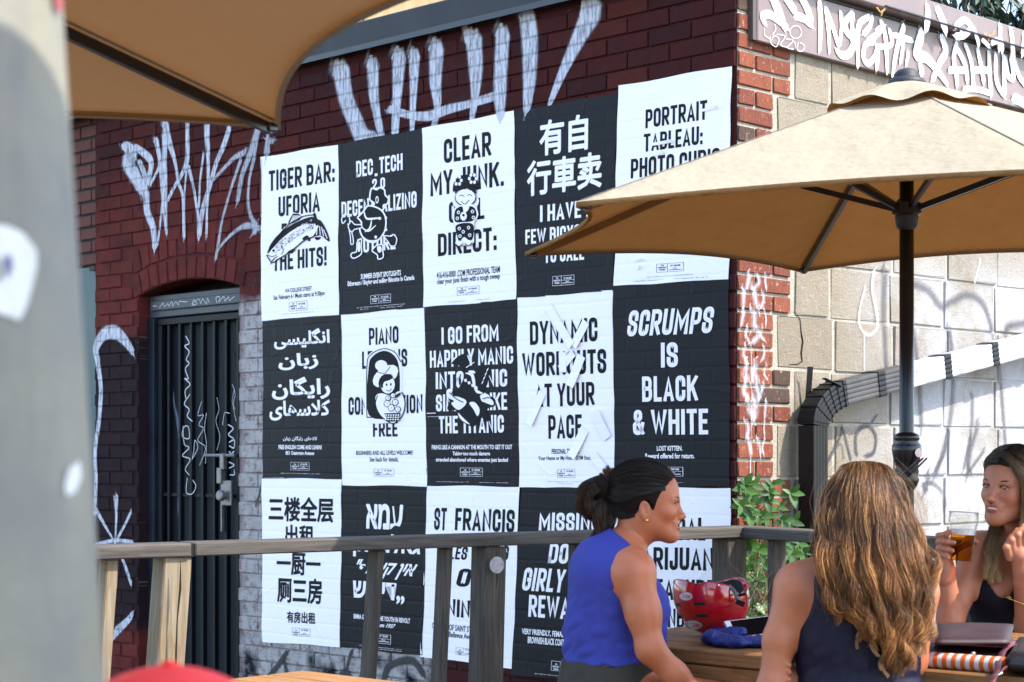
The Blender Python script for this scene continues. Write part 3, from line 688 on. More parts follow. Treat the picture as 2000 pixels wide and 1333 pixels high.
def logo(pi, cr, x0, y0, x1, y1, sm=None):
    """framed imprint box: outline, divider, a few rows of tiny print"""
    p_ = posters[pi]; ox, oy, s = cr; a0, b0 = p_.pix(ox+x0/s, oy+(y0+(y1-y0)*0)/s); a1, b1 = p_.pix(ox+x1/s, oy+y1/s)
    _, b0 = p_.pix(ox+(x0+x1)/2/s, oy+y0/s); _, b1 = p_.pix(ox+(x0+x1)/2/s, oy+y1/s)
    def rect(u0, v0, u1, v1, lift=.0009):
        A = a0+(a1-a0)*u0, a0+(a1-a0)*u1; B = b0+(b1-b0)*v0, b0+(b1-b0)*v1
        p_.ink.add([p_.pt(A[0],B[0],lift), p_.pt(A[0],B[1],lift), p_.pt(A[1],B[1],lift), p_.pt(A[1],B[0],lift)], [(0,1,2,3)])
    e = .014; ev = .03
    for q in ((0,0,1,ev),(0,1-ev,1,1),(0,ev,e,1-ev),(1-e,ev,1,1-ev),(.40,ev,.40+e,1-ev)): rect(*q)
    if p_.black: rect(.42,.46,.985,.49)
    def tx(t, u0, u1, v0, v1): 
        X = ox+(x0+(x1-x0)*u0)/s, ox+(x0+(x1-x0)*u1)/s
        line(pi, cr, t, x0+(x1-x0)*u0, x0+(x1-x0)*u1, y0+(y1-y0)*v0, y0+(y1-y0)*v1, small=.03)
    tx('THE', .16, .27, .18, .34); tx('KENSINGTON', .06, .36, .42, .60); tx('POSTERS', .10, .32, .68, .86)
    tx('N° %02d/100' % (pi+61), .52, .88, .14, .36); rect(.60,.58,.76,.64); rect(.46,.74,.93,.80)
    if sm:
        for k, (u0, u1, y) in enumerate(sm):
            t = ''.join(random.choice('abcdeilmnoprstu     ') for _ in range(70)).strip(); line(pi, cr, t, u0, u1, y-4, y+3, small=.001)
C4 = (500,200,3.03); C1 = (1000,130,2.962); C6 = (500,600,3.702); C2 = (1000,560,3.333); C3 = (500,930,3.308); C5 = (1000,860,2.818)
L = line
L(0,C4,'TIGER BAR:',88,478,378,500); L(0,C4,'UFORIA',145,390,545,664); L(0,C4,'PLAYS',163,400,705,830); L(0,C4,'THE HITS!',112,430,872,985)
L(0,C4,'414 COLLEGE STREET',185,342,1097,1122,small=True); L(0,C4,'Sat. February 6 / Music starts at 9:30pm',115,418,1130,1166,small=True); logo(0,C4,208,1180,316,1235,[(170,352,1249)])
L(1,C4,'DEC_TECH',607,882,328,425); L(1,C4,'2.0',702,778,452,515); L(1,C4,'DECENTRALIZING',520,965,560,655); L(1,C4,'THE',690,790,685,770); L(1,C4,'FUTURE',615,840,798,884)
L(1,C4,'SUMMER EVENT SPOTLIGHTS',634,872,1006,1038,small=.03); L(1,C4,'Ethereum / Buying and selling Bitcoins in Canada',557,952,1042,1080,small=.03); logo(1,C4,692,1140,812,1190,[(612,895,1207),(630,880,1219)])
L(2,C4,'CLEAR',1125,1405,198,342); L(2,C4,'MY JUNK.',1045,1480,382,528); L(2,C4,'CALL',1155,1365,578,705); L(2,C4,'DIRECT:',1090,1438,760,895)
L(2,C4,'416-416-0000 .COM PROFESSIONAL TEAM',1083,1457,988,1028,small=True); L(2,C4,'clear your junk finish with a tough sweep',1085,1457,1030,1072,small=True); logo(2,C4,1203,1092,1335,1140,[(1148,1398,1176)])
L(3,C1,'有自',175,450,300,500,small=.008,bold=.022); L(3,C1,'行車卖',102,530,525,725,small=.008,bold=.022); L(3,C1,'I HAVE A',175,490,788,885); L(3,C1,'FEW BICYCLES',90,520,925,1010); L(3,C1,'TO CALL',200,430,1035,1130); logo(3,C1,247,1212,372,1268)
L(4,C1,'PORTRAIT',785,1140,225,335); L(4,C1,'TABLEAU:',775,1115,370,475); L(4,C1,'PHOTO CURIO',700,1215,505,620); logo(4,C1,848,1140,1005,1190,[(790,1060,1213),(715,1145,1232)])
fa = lambda s_: s_[::-1]
L(5,C6,'\uFBFD\uFEB4\uFEF4\uFEE0\uFB95\uFEE7\uFE8D',148,550,160,300,small=.03); L(5,C6,'\uFEE5\uFE8E\uFE91\uFEAF',180,468,335,455,small=.03); L(5,C6,'\uFEE5\uFE8E\uFB95\uFBFE\uFE8D\uFEAD',133,553,505,670,small=.03); L(5,C6,'\uFBFC\uFE8E\uFEEB\uFEB3\uFEFC\uFB90',115,553,675,820,small=.03)
L(5,C6,'\uFEE5\uFE8E\uFE91\uFEAF \uFEE5\uFE8E\uFB95\uFBFE\uFE8D\uFEAD \uFBFC\uFE8E\uFEEB\uFEFC\uFB90',213,460,935,970,small=.02); L(5,C6,'FREE ENGLISH COME AND LEARN!',180,493,998,1030,small=.03); L(5,C6,'851 Ossington Avenue',232,438,1042,1078,small=.03); logo(5,C6,268,1123,403,1180,[(195,480,1205)])
L(6,C6,'PIANO',833,1047,145,270); L(6,C6,'LESSONS',783,1110,312,440); L(6,C6,'CONSULTATION',685,1222,642,775); L(6,C6,'FREE',862,1040,825,938)
L(6,C6,'BEGINNERS AND ALL LEVELS WELCOME!',740,1150,1038,1070,small=True); L(6,C6,'See back for details.',838,1047,1084,1118,small=True); logo(6,C6,868,1170,1015,1225)
L(7,C6,'I GO FROM',1357,1770,135,260); L(7,C6,'HAPPILY MANIC',1273,1875,300,425); L(7,C6,'INTO PANIC',1315,1832,460,585); L(7,C6,'SINKING LIKE',1317,1832,625,750); L(7,C6,'THE TITANIC',1338,1808,785,912)
L(7,C6,'FIRING LIKE A CANNON AT THE MOUTH TO GET IT OUT',1287,1868,997,1030,small=.03); L(7,C6,'Taking too much damage',1437,1708,1045,1082,small=.03); L(7,C6,'stranded abandoned where enemies just landed',1317,1838,1090,1128,small=.03); logo(7,C6,1492,1163,1655,1225,[(1320,1840,1268)])
L(8,C2,'DYNAMIC',130,570,215,370); L(8,C2,'WORKOUTS',80,627,420,577); L(8,C2,'AT YOUR',162,550,628,780); L(8,C2,'PACE',250,468,835,990)
L(8,C2,'PERSONAL TRAINER',272,450,1056,1090,small=True); L(8,C2,'Your Home or My Home GYM Studio',185,542,1102,1138,small=True); logo(8,C2,308,1188,425,1245,[(240,490,1272),(318,412,1285)])
L(9,C2,'SCRUMPS',760,1338,145,315,.18); L(9,C2,'IS',985,1095,365,527); L(9,C2,'BLACK',863,1225,582,748); L(9,C2,'& WHITE',803,1292,800,965)
L(9,C2,'LOST KITTEN.',958,1125,1037,1070,small=.03); L(9,C2,'Reward offered for return.',883,1203,1086,1120,small=.03); logo(9,C2,905,1175,1130,1235,[(850,1168,1277)])
L(10,C3,'三楼全层',98,515,138,295,small=.008,bold=.022); L(10,C3,'出租',205,388,318,450,small=.008,bold=.022); L(10,C3,'一厨一',150,430,500,640,small=.008,bold=.022); L(10,C3,'厕三房',153,440,660,820,small=.008,bold=.022); L(10,C3,'有房出租',215,397,878,950,small=.008,bold=.022); logo(10,C3,248,983,365,1035)
L(11,C3,'אמע',727,962,185,340,small=.02,bold=.03); L(11,C3,'ןאמדלאג',630,1075,375,530,small=.03); L(11,C3,'"ףמאק ןיא',650,1040,545,665,.15,small=.03); L(11,C3,'שוי יד„',640,975,685,820,small=.03)
L(11,C3,'EMMA GOLDMAN, THE YOUTH IN REVOLT',645,1010,905,942,small=.03); L(11,C3,'Lyceum 1937',755,910,950,985,.1,small=.03); logo(11,C3,735,1020,885,1080,[(680,955,1108),(690,955,1120)])
L(12,C3,'ST',1165,1245,205,350); L(12,C3,'FRANCIS',1300,1685,212,358); L(12,C3,'LES',1262,1385,455,540,.15); L(12,C3,'G',1600,1650,450,545,.1); L(12,C3,'OF',1303,1500,600,720,.15); L(12,C3,'NING',1245,1460,800,915)
L(12,C3,'CHURCH OF SAINT STEPHEN',1150,1480,962,1002,small=True); L(12,C3,'103 Bellevue Avenue',1215,1440,1010,1048,small=True); logo(12,C3,1305,1112,1420,1160,[(1225,1560,1205)])
L(13,C5,'MISSING',162,500,400,500); L(13,C5,'DOG',212,390,570,680,.1); L(13,C5,'GIRLY',68,310,705,833,.15); L(13,C5,'REWARD',105,440,860,983)
L(13,C5,'VERY FRIENDLY, FEMALE PITBULL',67,400,1048,1085,small=.03); L(13,C5,'BROWNISH BLACK COAT',100,300,1087,1125,small=.03); logo(13,C5,230,1218,350,1272,[(137,420,1298)])
L(14,C5,'MEDICAL',710,1078,425,550); L(14,C5,'MARIJUANA',650,1190,590,715); L(14,C5,'TREASURE',690,1130,765,880); L(14,C5,'FOUND',740,960,925,1030)
# -- drawings on five posters, as flat print: outline and fill
def curve_pts(pts, n=8, closed=False):
    p = [np.array(q, float) for q in pts]; N = len(p); out = []
    rngi = range(N) if closed else range(N-1)
    for i in rngi:
        p0, p1, p2, p3 = (p[(i-1)%N], p[i], p[(i+1)%N], p[(i+2)%N]) if closed else (p[max(i-1,0)], p[i], p[i+1], p[min(i+2,N-1)])
        for k in range(n):
            t = k/n; out.append(.5*((2*p1)+(-p0+p2)*t+(2*p0-5*p1+4*p2-p3)*t*t+(-p0+3*p1-3*p2+p3)*t**3))
    if not closed: out.append(p[-1])
    return out
class Fig:
    def __init__(s, pi, cr): s.p = posters[pi]; s.cr = cr; s.k = 0; s.ink = MB()
    def _pt(s, q, lift): 
        ox, oy, sc_ = s.cr; x, z = hit('A', ox+q[0]/sc_, oy+q[1]/sc_); return (x, -s.p.lay-lift, z)
    def fill(s, pts, mi, smooth=True):
        s.k += 1; q = curve_pts(pts, 4, True) if smooth else pts; lift = .0016+.00022*s.k; s.ink.cur = mi
        n = len(q); vs = [s._pt(v, lift) for v in q]; from mathutils.geometry import tessellate_polygon
        tri = tessellate_polygon([[Vector((v[0], v[2], 0)) for v in vs]]); s.ink.add(vs, [tuple(t) for t in tri])
    def stroke(s, pts, w_, mi, smooth=True, taper=None):
        s.k += .4; q = curve_pts(pts, 4) if smooth else pts; lift = .0016+.00022*s.k; s.ink.cur = mi
        tp = None
        if taper: tp = [.25+.75*math.sin(math.pi*(.08+.84*i/(len(q)-1))) for i in range(len(q))]
        A_, B_ = ribbon(q, w_, tp)
        for i in range(len(A_)-1): s.ink.add([s._pt(v, lift) for v in (A_[i],B_[i],B_[i+1],A_[i+1])], [(0,1,2,3)])
    def ell(s, cx, cy, rx, ry, mi, rot=0, n=14):
        pts = [(cx+rx*math.cos(t)*math.cos(rot)-ry*math.sin(t)*math.sin(rot), cy+rx*math.cos(t)*math.sin(rot)+ry*math.sin(t)*math.cos(rot)) for t in [2*math.pi*i/n for i in range(n)]]
        s.fill(pts, mi, False)
    def done(s, name): return s.ink.build(name, [M['black_ink'], M['white_ink']], s.p.o)
K, W_ = 0, 1
f = Fig(0, C4)  # the fish
f.fill([(78,905),(85,860),(120,800),(200,725),(215,690),(232,655),(285,668),(320,665),(358,650),(370,672),(420,730),(450,825),(400,800),(340,805),(280,835),(230,880),(180,915),(130,935),(125,968),(100,965),(108,935)], W_)
f.fill([(84,895),(95,850),(140,790),(210,735),(290,695),(350,680),(385,700),(360,720),(300,725),(230,760),(160,815),(110,870)], K)
f.fill([(205,725),(222,678),(240,660),(282,672),(270,700)], K); f.fill([(352,664),(362,655),(375,690),(360,690)], K)
f.fill([(360,700),(400,705),(440,780),(448,828),(400,792),(355,795),(372,750)], K)
for (a, b) in (((378,730),(372,788)),((390,735),(395,788)),((402,740),(415,795)),((414,755),(436,808))): f.stroke([a,b], 5, W_)
for i in range(9): f.stroke([(215+i*5,718-i*2),(236+i*6,672)], 3, W_)
f.fill([(110,925),(180,880),(260,820),(330,785),(365,740),(385,735),(350,795),(270,840),(200,900),(130,932)], W_)
for sx in range(230):
    t = random.random(); cx = 130+t*230; cy = 868-t*158+random.uniform(-22,34)-60*t*(1-t); f.k -= .999; f.ell(cx, cy, 3, 1.8, K if cy > 838-t*135 else W_, -.6, 5)
f.k += 1; f.ell(120,880,14,14,W_); f.ell(120,880,8,8,K); f.stroke([(84,905),(110,915),(140,905)], 4, K); f.stroke([(102,960),(120,930),(145,915)], 5, K); f.stroke([(165,850),(178,880),(165,905)], 4, K); f.stroke([(78,905),(110,950),(150,930),(240,870),(300,820),(360,796)], 6, K); f.stroke([(84,895),(120,830),(200,735),(290,680),(358,668)], 6, K)
f.fill([(290,810),(315,790),(330,800),(310,820)], K); f.fill([(200,890),(245,865),(240,885)], K); f.done('fish_drawing')
f = Fig(1, C4)  # round figure with hat and cane, generic
def outl(pts, w1=9, fillc=K):
    f.fill(pts, fillc); f.stroke(pts+[pts[0]], w1, W_)
outl([(690,545),(700,512),(730,520),(745,508),(775,520),(780,550),(800,575),(790,605),(770,612),(765,640),(710,625),(715,600),(690,580)])
outl([(615,685),(650,650),(680,615),(740,630),(775,665),(785,720),(770,780),(720,830),(660,815),(630,760),(640,715)])
f.stroke([(655,650),(670,690),(720,690),(755,685)], 12, W_, taper=True); f.stroke([(640,740),(680,765),(725,730)], 9, W_, taper=True); f.stroke([(700,700),(690,745),(660,770)], 10, W_, taper=True); f.ell(748,690,9,9,W_); f.ell(725,800,8,9,W_)
f.stroke([(640,790),(680,820),(740,815),(775,770)], 7, W_)
f.stroke([(548,700),(530,720),(524,690),(545,662),(568,680),(575,740),(590,800),(592,838),(578,840),(574,790),(560,720)], 6, W_)
outl([(562,735),(580,705),(600,725),(640,728),(640,745),(600,755),(585,770),(568,755)], 6, K)
outl([(770,790),(815,795),(830,785),(850,810),(840,850),(812,850),(800,830)], 6, K)
outl([(615,830),(640,810),(640,860),(640,900),(600,925),(580,915),(585,895),(612,885)], 7, K); outl([(730,850),(765,845),(768,880),(770,920),(740,930),(735,905),(705,880)], 7, K)
f.fill([(620,838),(634,830),(634,880),(622,884)], W_); f.fill([(735,858),(758,856),(760,885),(742,890)], W_); f.ell(735,580,10,22,W_); f.ell(735,580,5,14,K); f.done('figure_drawing')
f = Fig(2, C4)  # doll in spotted robe, generic
f.ell(1255,585,80,62,W_); f.fill([(1180,530),(1185,480),(1215,440),(1255,432),(1300,425),(1325,460),(1330,520),(1300,510),(1255,500),(1200,525)], K)
for (x, y) in ((1210,465),(1300,455)):
    for t in range(6): f.ell(x+20*math.cos(t*1.05), y+24*math.sin(t*1.05), 9, 11, W_, 0, 8)
    f.ell(x, y, 7, 8, K, 0, 8)
f.ell(1258,568,64,52,K); f.ell(1258,565,59,48,W_); f.fill([(1195,545),(1210,505),(1260,495),(1310,505),(1322,545),(1290,522),(1255,512),(1220,525)], K)
f.stroke([(1222,560),(1236,552),(1250,560)], 4, K); f.stroke([(1268,556),(1282,549),(1296,557)], 4, K); f.stroke([(1232,588),(1255,606),(1280,582)], 4, K)
f.fill([(1200,625),(1240,610),(1290,605),(1320,622),(1335,670),(1310,720),(1310,800),(1300,840),(1210,845),(1205,760),(1185,700),(1188,655)], W_)
f.fill([(1206,632),(1240,620),(1250,660),(1275,640),(1285,618),(1314,630),(1325,670),(1302,705),(1250,712),(1198,710),(1194,660)], K); f.fill([(1205,730),(1300,722),(1305,800),(1285,822),(1250,800),(1225,830),(1212,800)], K)
for (x, y) in ((1218,655),(1212,690),(1302,650),(1308,685),(1225,750),(1280,745),(1230,795),(1288,790),(1250,770)): f.ell(x,y,10,11,W_,0,8); f.ell(x,y,5,6,K,0,6)
f.ell(1252,678,20,26,W_); f.ell(1252,672,8,8,K); f.ell(1224,838,22,16,W_); f.ell(1282,834,22,16,W_); f.stroke([(1202,838),(1224,856),(1246,842)],5,K); f.stroke([(1260,838),(1282,852),(1304,834)],5,K); f.done('doll_drawing')
f = Fig(6, C6)  # arched panel, child with wide hat and basket, generic
f.fill([(815,800),(815,420),(850,330),(940,295),(1020,320),(1070,400),(1075,600),(1070,800),(960,840)], W_); f.stroke([(820,798),(820,430),(850,345),(940,303),(1020,328),(1066,400)], 7, K)
f.fill([(832,780),(832,440),(865,355),(940,318),(1010,345),(1050,420),(1058,600),(1030,780)], K); f.stroke([(818,798),(960,798)], 8, K)
f.ell(955,500,115,72,K,-.65); f.ell(955,500,106,63,W_,-.65); f.ell(925,425,45,40,W_); f.stroke([(895,470),(950,480),(990,430)], 5, K)
f.ell(965,555,60,72,K); f.ell(972,562,52,65,W_); f.fill([(925,520),(985,485),(1010,510),(985,530),(945,545),(935,590),(922,570)], K); f.ell(965,563,6,10,K); f.ell(995,560,6,10,K); f.stroke([(962,600),(985,608),(1002,590)], 4, K)
f.fill([(890,640),(930,625),(1000,640),(1060,610),(1095,680),(1080,780),(1020,840),(960,825),(900,760),(885,690)], W_); f.stroke([(900,640),(885,700),(910,770),(960,820),(1020,842),(1080,780),(1098,690),(1075,615)], 7, K)
for (x, y, r) in ((970,700,26),(1000,730,26),(1030,690,24),(1015,640,20),(1050,740,22),(980,660,20)): f.ell(x,y,r,r,K,0,12); f.ell(x,y,r-5,r-5,W_,0,12); f.ell(x+4,y,4,4,K,0,6)
f.ell(1050,640,30,9,K,-.7); f.fill([(955,770),(1070,765),(1055,825),(975,830)], K, False)
for r_i in range(3):
    for c_i in range(6): f.ell(968+c_i*18, 782+r_i*16, 7, 6, W_, 0, 6)
f.done('child_drawing')
f = Fig(7, C6)  # dark bird across the lettering
f.fill([(1430,410),(1490,350),(1545,345),(1560,420),(1545,460),(1600,480),(1650,420),(1700,470),(1690,560),(1660,620),(1740,660),(1745,715),(1690,740),(1700,830),(1640,800),(1600,860),(1560,860),(1500,820),(1470,750),(1400,740),(1440,640),(1480,590),(1520,500),(1480,420)], K)
for pts in ([(1530,480),(1580,475),(1600,520),(1610,590),(1660,625),(1610,620),(1585,560),(1570,500)], [(1640,640),(1690,630),(1735,690),(1725,710),(1670,690),(1650,680)], [(1400,600),(1440,595),(1430,640),(1480,650),(1535,675),(1530,710),(1480,745),(1430,700),(1450,680),(1400,650)], [(1560,695),(1600,690),(1635,740),(1620,790),(1590,740)], [(1480,765),(1505,790),(1530,815),(1565,850),(1520,830),(1490,800)]): f.fill(pts, W_)
for i in range(6): f.fill([(1470+i*26,520+i*18-30),(1488+i*26,512+i*18-30),(1494+i*26,532+i*18-30),(1478+i*26,538+i*18-30)], W_, False)
for i in range(4): f.fill([(1650+i*12,560-i*30),(1660+i*12,552-i*30),(1668+i*12,530-i*30),(1656+i*12,540-i*30)], W_, False)
f.stroke([(1660,665),(1700,655),(1730,668)], 6, K); f.stroke([(1420,620),(1470,665),(1520,690)], 6, K); f.stroke([(1552,350),(1580,420)], 10, W_); f.stroke([(1540,440),(1600,400)], 6, W_)
f.stroke([(1255,770),(1320,768)], 5, W_); f.stroke([(1260,795),(1420,790)], 2, W_); f.done('bird_drawing')
# loose paper strips on poster 9 and pasted scraps on poster 5
def strip(pi, cr, a, b, w_, lift0, lift1, matn='white_paper', name='paper_strip'):
    p_ = posters[pi]; ox, oy, s = cr; A_ = np.array(hit('A', ox+a[0]/s, oy+a[1]/s)); B_ = np.array(hit('A', ox+b[0]/s, oy+b[1]/s)); d = (B_-A_)/np.linalg.norm(B_-A_); n_ = np.array([-d[1], d[0]])*w_/2
    vs = []; N = 6
    for i in range(N+1):
        t = i/N; c = A_+(B_-A_)*t; l = lift0+(lift1-lift0)*t**2
        vs += [(c[0]+n_[0], -p_.lay-.004-l, c[1]+n_[1]), (c[0]-n_[0], -p_.lay-.004-l*.55, c[1]-n_[1])]
    fs = [(2*i, 2*i+1, 2*i+3, 2*i+2) for i in range(N)]
    fs = [f_[::-1] for f_ in fs] if FRAME['A'][0][0] > 0 and False else fs
    o = link(name, mesh(name, vs, fs), M[matn], p_.o); return o
for a, b, w1, l0, l1 in (((250,130),(370,330),.042,.001,.002),((370,330),(410,390),.04,.002,.010),((500,230),(420,390),.040,.001,.008),((470,450),(400,650),.046,.002,.012),((345,430),(350,560),.04,.001,.004),((215,690),(130,900),.042,.001,.010),((560,810),(640,990),.046,.010,.002),((490,930),(410,1110),.046,.002,.014),((540,1090),(620,1190),.04,.002,.006),((330,540),(420,430),.035,.001,.003)):
    strip(8, C2, a, b, w1, l0, l1)
strip(4, C1, (1115,258), (1215,238), .010, .001, .012); strip(4, C1, (820,455), (950,435), .012, .001, .012); strip(4, C1, (820,515), (900,500), .010, .001, .010); strip(4, C1, (720,1128), (780,1118), .009, .001, .010); strip(4,C1,(735,1160),(755,1168),.02,.001,.010)
for p_ in posters:
    if p_.ink.v: p_.ink.build('lettering', M['white_ink' if p_.black else 'black_ink'], p_.o)
# ------------------------------------------------------------------ graffiti (flat sprayed paint on the walls)
def spray(name, wall, cr, strokes, mat, parent, off, smooth=True, lay=0.0, haze=0):
    """strokes: (points in crop pixels, width in crop pixels[, width list])"""
    ox, oy, s = cr; vs = []; fs = []; uvs = []
    for k, st in enumerate(strokes):
        pts, wd = st[0], st[1]; tp = st[2] if len(st) > 2 else None
        pts = curve_pts(pts, 6) if smooth and len(pts) > 2 else [np.array(pts[0], float)+(np.array(pts[-1], float)-np.array(pts[0], float))*t/8 for t in range(9)] if len(pts) == 2 else pts
        q = [np.array(hit(wall, ox+p[0]/s, oy+p[1]/s, off)) for p in pts]
        # metres per crop pixel here, across the stroke
        c = pts[len(pts)//2]; e = .5*(np.linalg.norm(np.array(hit(wall, ox+(c[0]+10)/s, oy+c[1]/s, off))-np.array(hit(wall, ox+c[0]/s, oy+c[1]/s, off)))+np.linalg.norm(np.array(hit(wall, ox+c[0]/s, oy+(c[1]+10)/s, off))-np.array(hit(wall, ox+c[0]/s, oy+c[1]/s, off))))/10
        n = len(q); tap = [np.interp(i/(n-1), np.linspace(0,1,len(tp)), tp) for i in range(n)] if tp else None
        # rounded ends
        d0 = (q[0]-q[1]); d0 /= np.linalg.norm(d0)+1e-9; d1 = (q[-1]-q[-2]); d1 /= np.linalg.norm(d1)+1e-9
        Ls, Rs = ribbon(q, wd*e, tap); y = -off-.00006*k-lay; L_ = 0
        w0 = wd*e*(tap[0] if tap else 1)/2; w1 = wd*e*(tap[-1] if tap else 1)/2
        rows = [(q[0]+d0*w0, 0, q[0]+d0*w0, q[0]+d0*w0, 1.0)]
        base = len(vs)
        def put(a, b, c_, ve, u):
            vs.extend([(a[0], y, a[1]), (c_[0], y, c_[1]), (b[0], y, b[1])]); uvs.extend([(u, -1), (u, ve), (u, 1)])
        put(q[0]+d0*w0+(Ls[0]-q[0])*.5, q[0]+d0*w0+(Rs[0]-q[0])*.5, q[0]+d0*w0, -1.0 if False else -.98, 0)
        for i in range(n): put(Ls[i], Rs[i], q[i], 0, i*.01)
        put(q[-1]+d1*w1+(Ls[-1]-q[-1])*.5, q[-1]+d1*w1+(Rs[-1]-q[-1])*.5, q[-1]+d1*w1, -.98, n*.01)
        for i in range(n+1):
            a = base+3*i; fs += [(a, a+1, a+4, a+3), (a+1, a+2, a+5, a+4)]
    me = mesh(name, vs, fs); uv = me.uv_layers.new(name='UVMap')
    for li, lp in enumerate(me.loops):
        u = uvs[lp.vertex_index]; uv.data[li].uv = u
    o = link(name, me, mat, parent); o.rotation_euler.z = FRAME[wall][2] if parent is bld else 0
    if haze: spray('overspray', wall, cr, [(st[0], st[1]*haze, *st[2:]) for st in strokes], SPH if wall == 'A' else SPHB, parent, off-.0004, smooth)
    return o
SPW = spray_mat('white_spray', (.56,.56,.62), 'A', .95, True, .36)
SPT = spray_mat('thin_white_spray', (.50,.50,.56), 'A', .74, True, .5)
SPF = spray_mat('white_spray_on_metal', (.82,.82,.86), 'B', 1.25, False, .28, False)
SPN = spray_mat('marker_line', (.70,.70,.74), 'B', 1.3, False, .6, False)
SPG = spray_mat('grey_spray', (.06,.06,.075), 'B', .70, False, .95, False)
SPWB = spray_mat('white_spray_on_blocks', (.62,.62,.63), 'B', .75, False, .95, False)
SPR = spray_mat('white_spray_on_raw_brick', (.62,.64,.72), 'B', .62, True, 1.0)
SPH = spray_mat('white_overspray', (.50,.50,.56), 'A', .40, True, 1.0, False); SPHB = spray_mat('white_overspray_right', (.70,.70,.74), 'B', .34, False, 1.0, False)
SPD = spray_mat('scratch_on_door', (.62,.64,.66), 'A', 1.25, False, .8, False)
SPK = spray_mat('dark_spray', (.012,.012,.014), 'A', .95, False, .5, False)
GA = (220,220,4.444)
spray('graffiti', 'A', GA, [
 ([(110,290),(170,360),(130,430),(200,560),(230,640)], 120, [.7,1.2,1.3,1.1,.9]), ([(200,300),(320,400),(330,500),(290,620)], 70, [.8,1.1,1,1.3]), ([(240,440),(280,560),(260,640)], 60), 
 ([(200,560),(285,700),(300,860),(350,1000),(365,1170)], 92, [1.3,1.1,.95,.9,.7]), ([(430,800),(410,1000),(385,1160)], 30),
 ([(380,250),(410,420),(430,640),(440,800)], 60, [1.1,.9,.9,.8]), ([(330,620),(400,480),(400,380)], 34),
 ([(460,110),(480,220),(540,420),(570,600),(610,740),(620,1080)], 62, [1.5,1.4,.7,.6,.6,.7]), ([(455,220),(450,400),(455,640),(450,800),(470,1050)], 82, [1,.9,.8,1,.4]),
 ([(650,60),(650,200),(645,420),(590,560),(540,640),(480,760)], 58, [1,1,1.1,.8,.7,.7]), ([(640,520),(625,700),(618,900),(622,1090)], 40, [.7,.6,1,.8]), ([(660,480),(700,640),(740,880),(750,1080)], 52, [1,.7,.8,1]),
 ([(820,50),(820,200),(830,420),(830,640),(820,860),(815,1080)], 74, [1.1,1.05,.7,.6,.4,.5]), ([(790,360),(760,600),(750,820)], 30), 
 ([(1010,150),(960,300),(900,440),(850,620),(780,860),(760,1070)], 72, [.9,.9,.8,.8,.9,.5])], SPW, bld, .0125, haze=1.7)
spray('graffiti', 'A', GA, [
 ([(1140,350),(1060,390),(960,490),(880,580)], 52, [1.2,1,.8,.7]), ([(1110,420),(1060,560),(1010,720),(950,940),(920,1120),(895,1270)], 46, [1.1,.9,.8,.8,1,.9]),
 ([(1280,80),(1230,250),(1170,420),(1120,560),(1085,770)], 76, [1.3,1.2,1,.9,.8]), ([(1260,130),(1225,400),(1190,560),(1175,760),(1200,900),(1260,1000)], 60, [1,.9,.7,.7,.9,.9]),
 ([(1280,1005),(1170,985),(1080,1020),(980,1110),(910,1200)], 50, [.9,1.4,.8,.7,.6]), ([(1350,160),(1340,350)], 90, [.4,1.1]), ([(1385,250),(1340,240)], 60), ([(1250,1000),(1230,1040)], 70),
 ([(1295,400),(1290,900)], 16)], SPT, bld, .0125, haze=1.7)
GU = (500,0,2.666)
spray('graffiti', 'A', GU, [(a, b*1.28, *c) for a, b, *c in [
 ([(445,380),(470,520),(520,640),(560,720),(620,720)], 88, [1.2,1,1,1,.6]), ([(610,350),(612,480),(630,600),(655,720)], 78, [1,.8,.6,.5]),
 ([(745,310),(735,500),(725,690)], 74, [1.2,.8,.45]), ([(825,300),(820,480),(812,680)], 66, [1.1,.7,.45]), ([(940,265),(935,420),(945,560),(925,660)], 86, [1.1,.9,.5,.4]),
 ([(700,570),(800,600),(900,605),(1000,570),(1100,545),(1250,500)], 44, [.8,.8,1,1,.8,.9]), ([(1090,150),(1100,205)], 34), ([(1135,215),(1145,380),(1140,500),(1125,620)], 84, [1.2,1,.6,.4]),
 ([(1285,190),(1275,350),(1270,500),(1275,610)], 88, [1,.95,.9,.5]), ([(1410,80),(1425,200),(1425,400),(1410,570)], 92, [1,1.1,.9,.5]), ([(1745,70),(1680,200),(1600,370),(1530,540)], 80, [1.6,1.1,.7,.35]),
 ([(730,560),(725,690)], 50), ([(1710,20),(1700,80)], 36)]], SPW, bld, .0125, haze=1.7)
GD = (0,500,2.666)
spray('graffiti', 'A', GD, [
 ([(490,1333),(500,1180),(495,1020),(515,860),(525,700),(510,560),(500,480),(540,410),(600,400),(650,440),(690,500)], 44, [.7,.7,.7,.8,.8,.9,1.2,1.5,1.6,1.2,.8]),
 ([(598,1265),(604,1333)], 22)], SPW, bld, .0125, haze=1.7)
GE = (0,950,3.48)
spray('graffiti', 'A', GE, [([(795,75),(790,220),(785,350)], 30, [1.1,.8,.6]), ([(655,165),(720,280),(790,400),(850,540),(890,660)], 30, [1.3,.8,.5,1,1]), ([(890,175),(840,280),(780,390)], 24), ([(650,395),(780,370),(900,378)], 24), ([(795,560),(790,690)], 16), ([(745,1040),(800,980),(880,900),(900,860)], 46, [1.2,1.3,1,.6])], SPW, bld, .0125, haze=1.7)
# black strokes on the white strip
spray('graffiti', 'A', (500,930,3.308), [([(-2,190),(20,120),(40,40),(45,10)], 22), ([(60,1320),(130,1240),(200,1140)], 46), ([(180,1180),(210,1333)], 40), ([(570,1333),(590,1220),(620,1130)], 34), ([(560,1270),(600,1280)], 60), ([(820,1333),(860,1230),(1000,1190),(1080,1280)], 60)], SPK, bld, .0125)
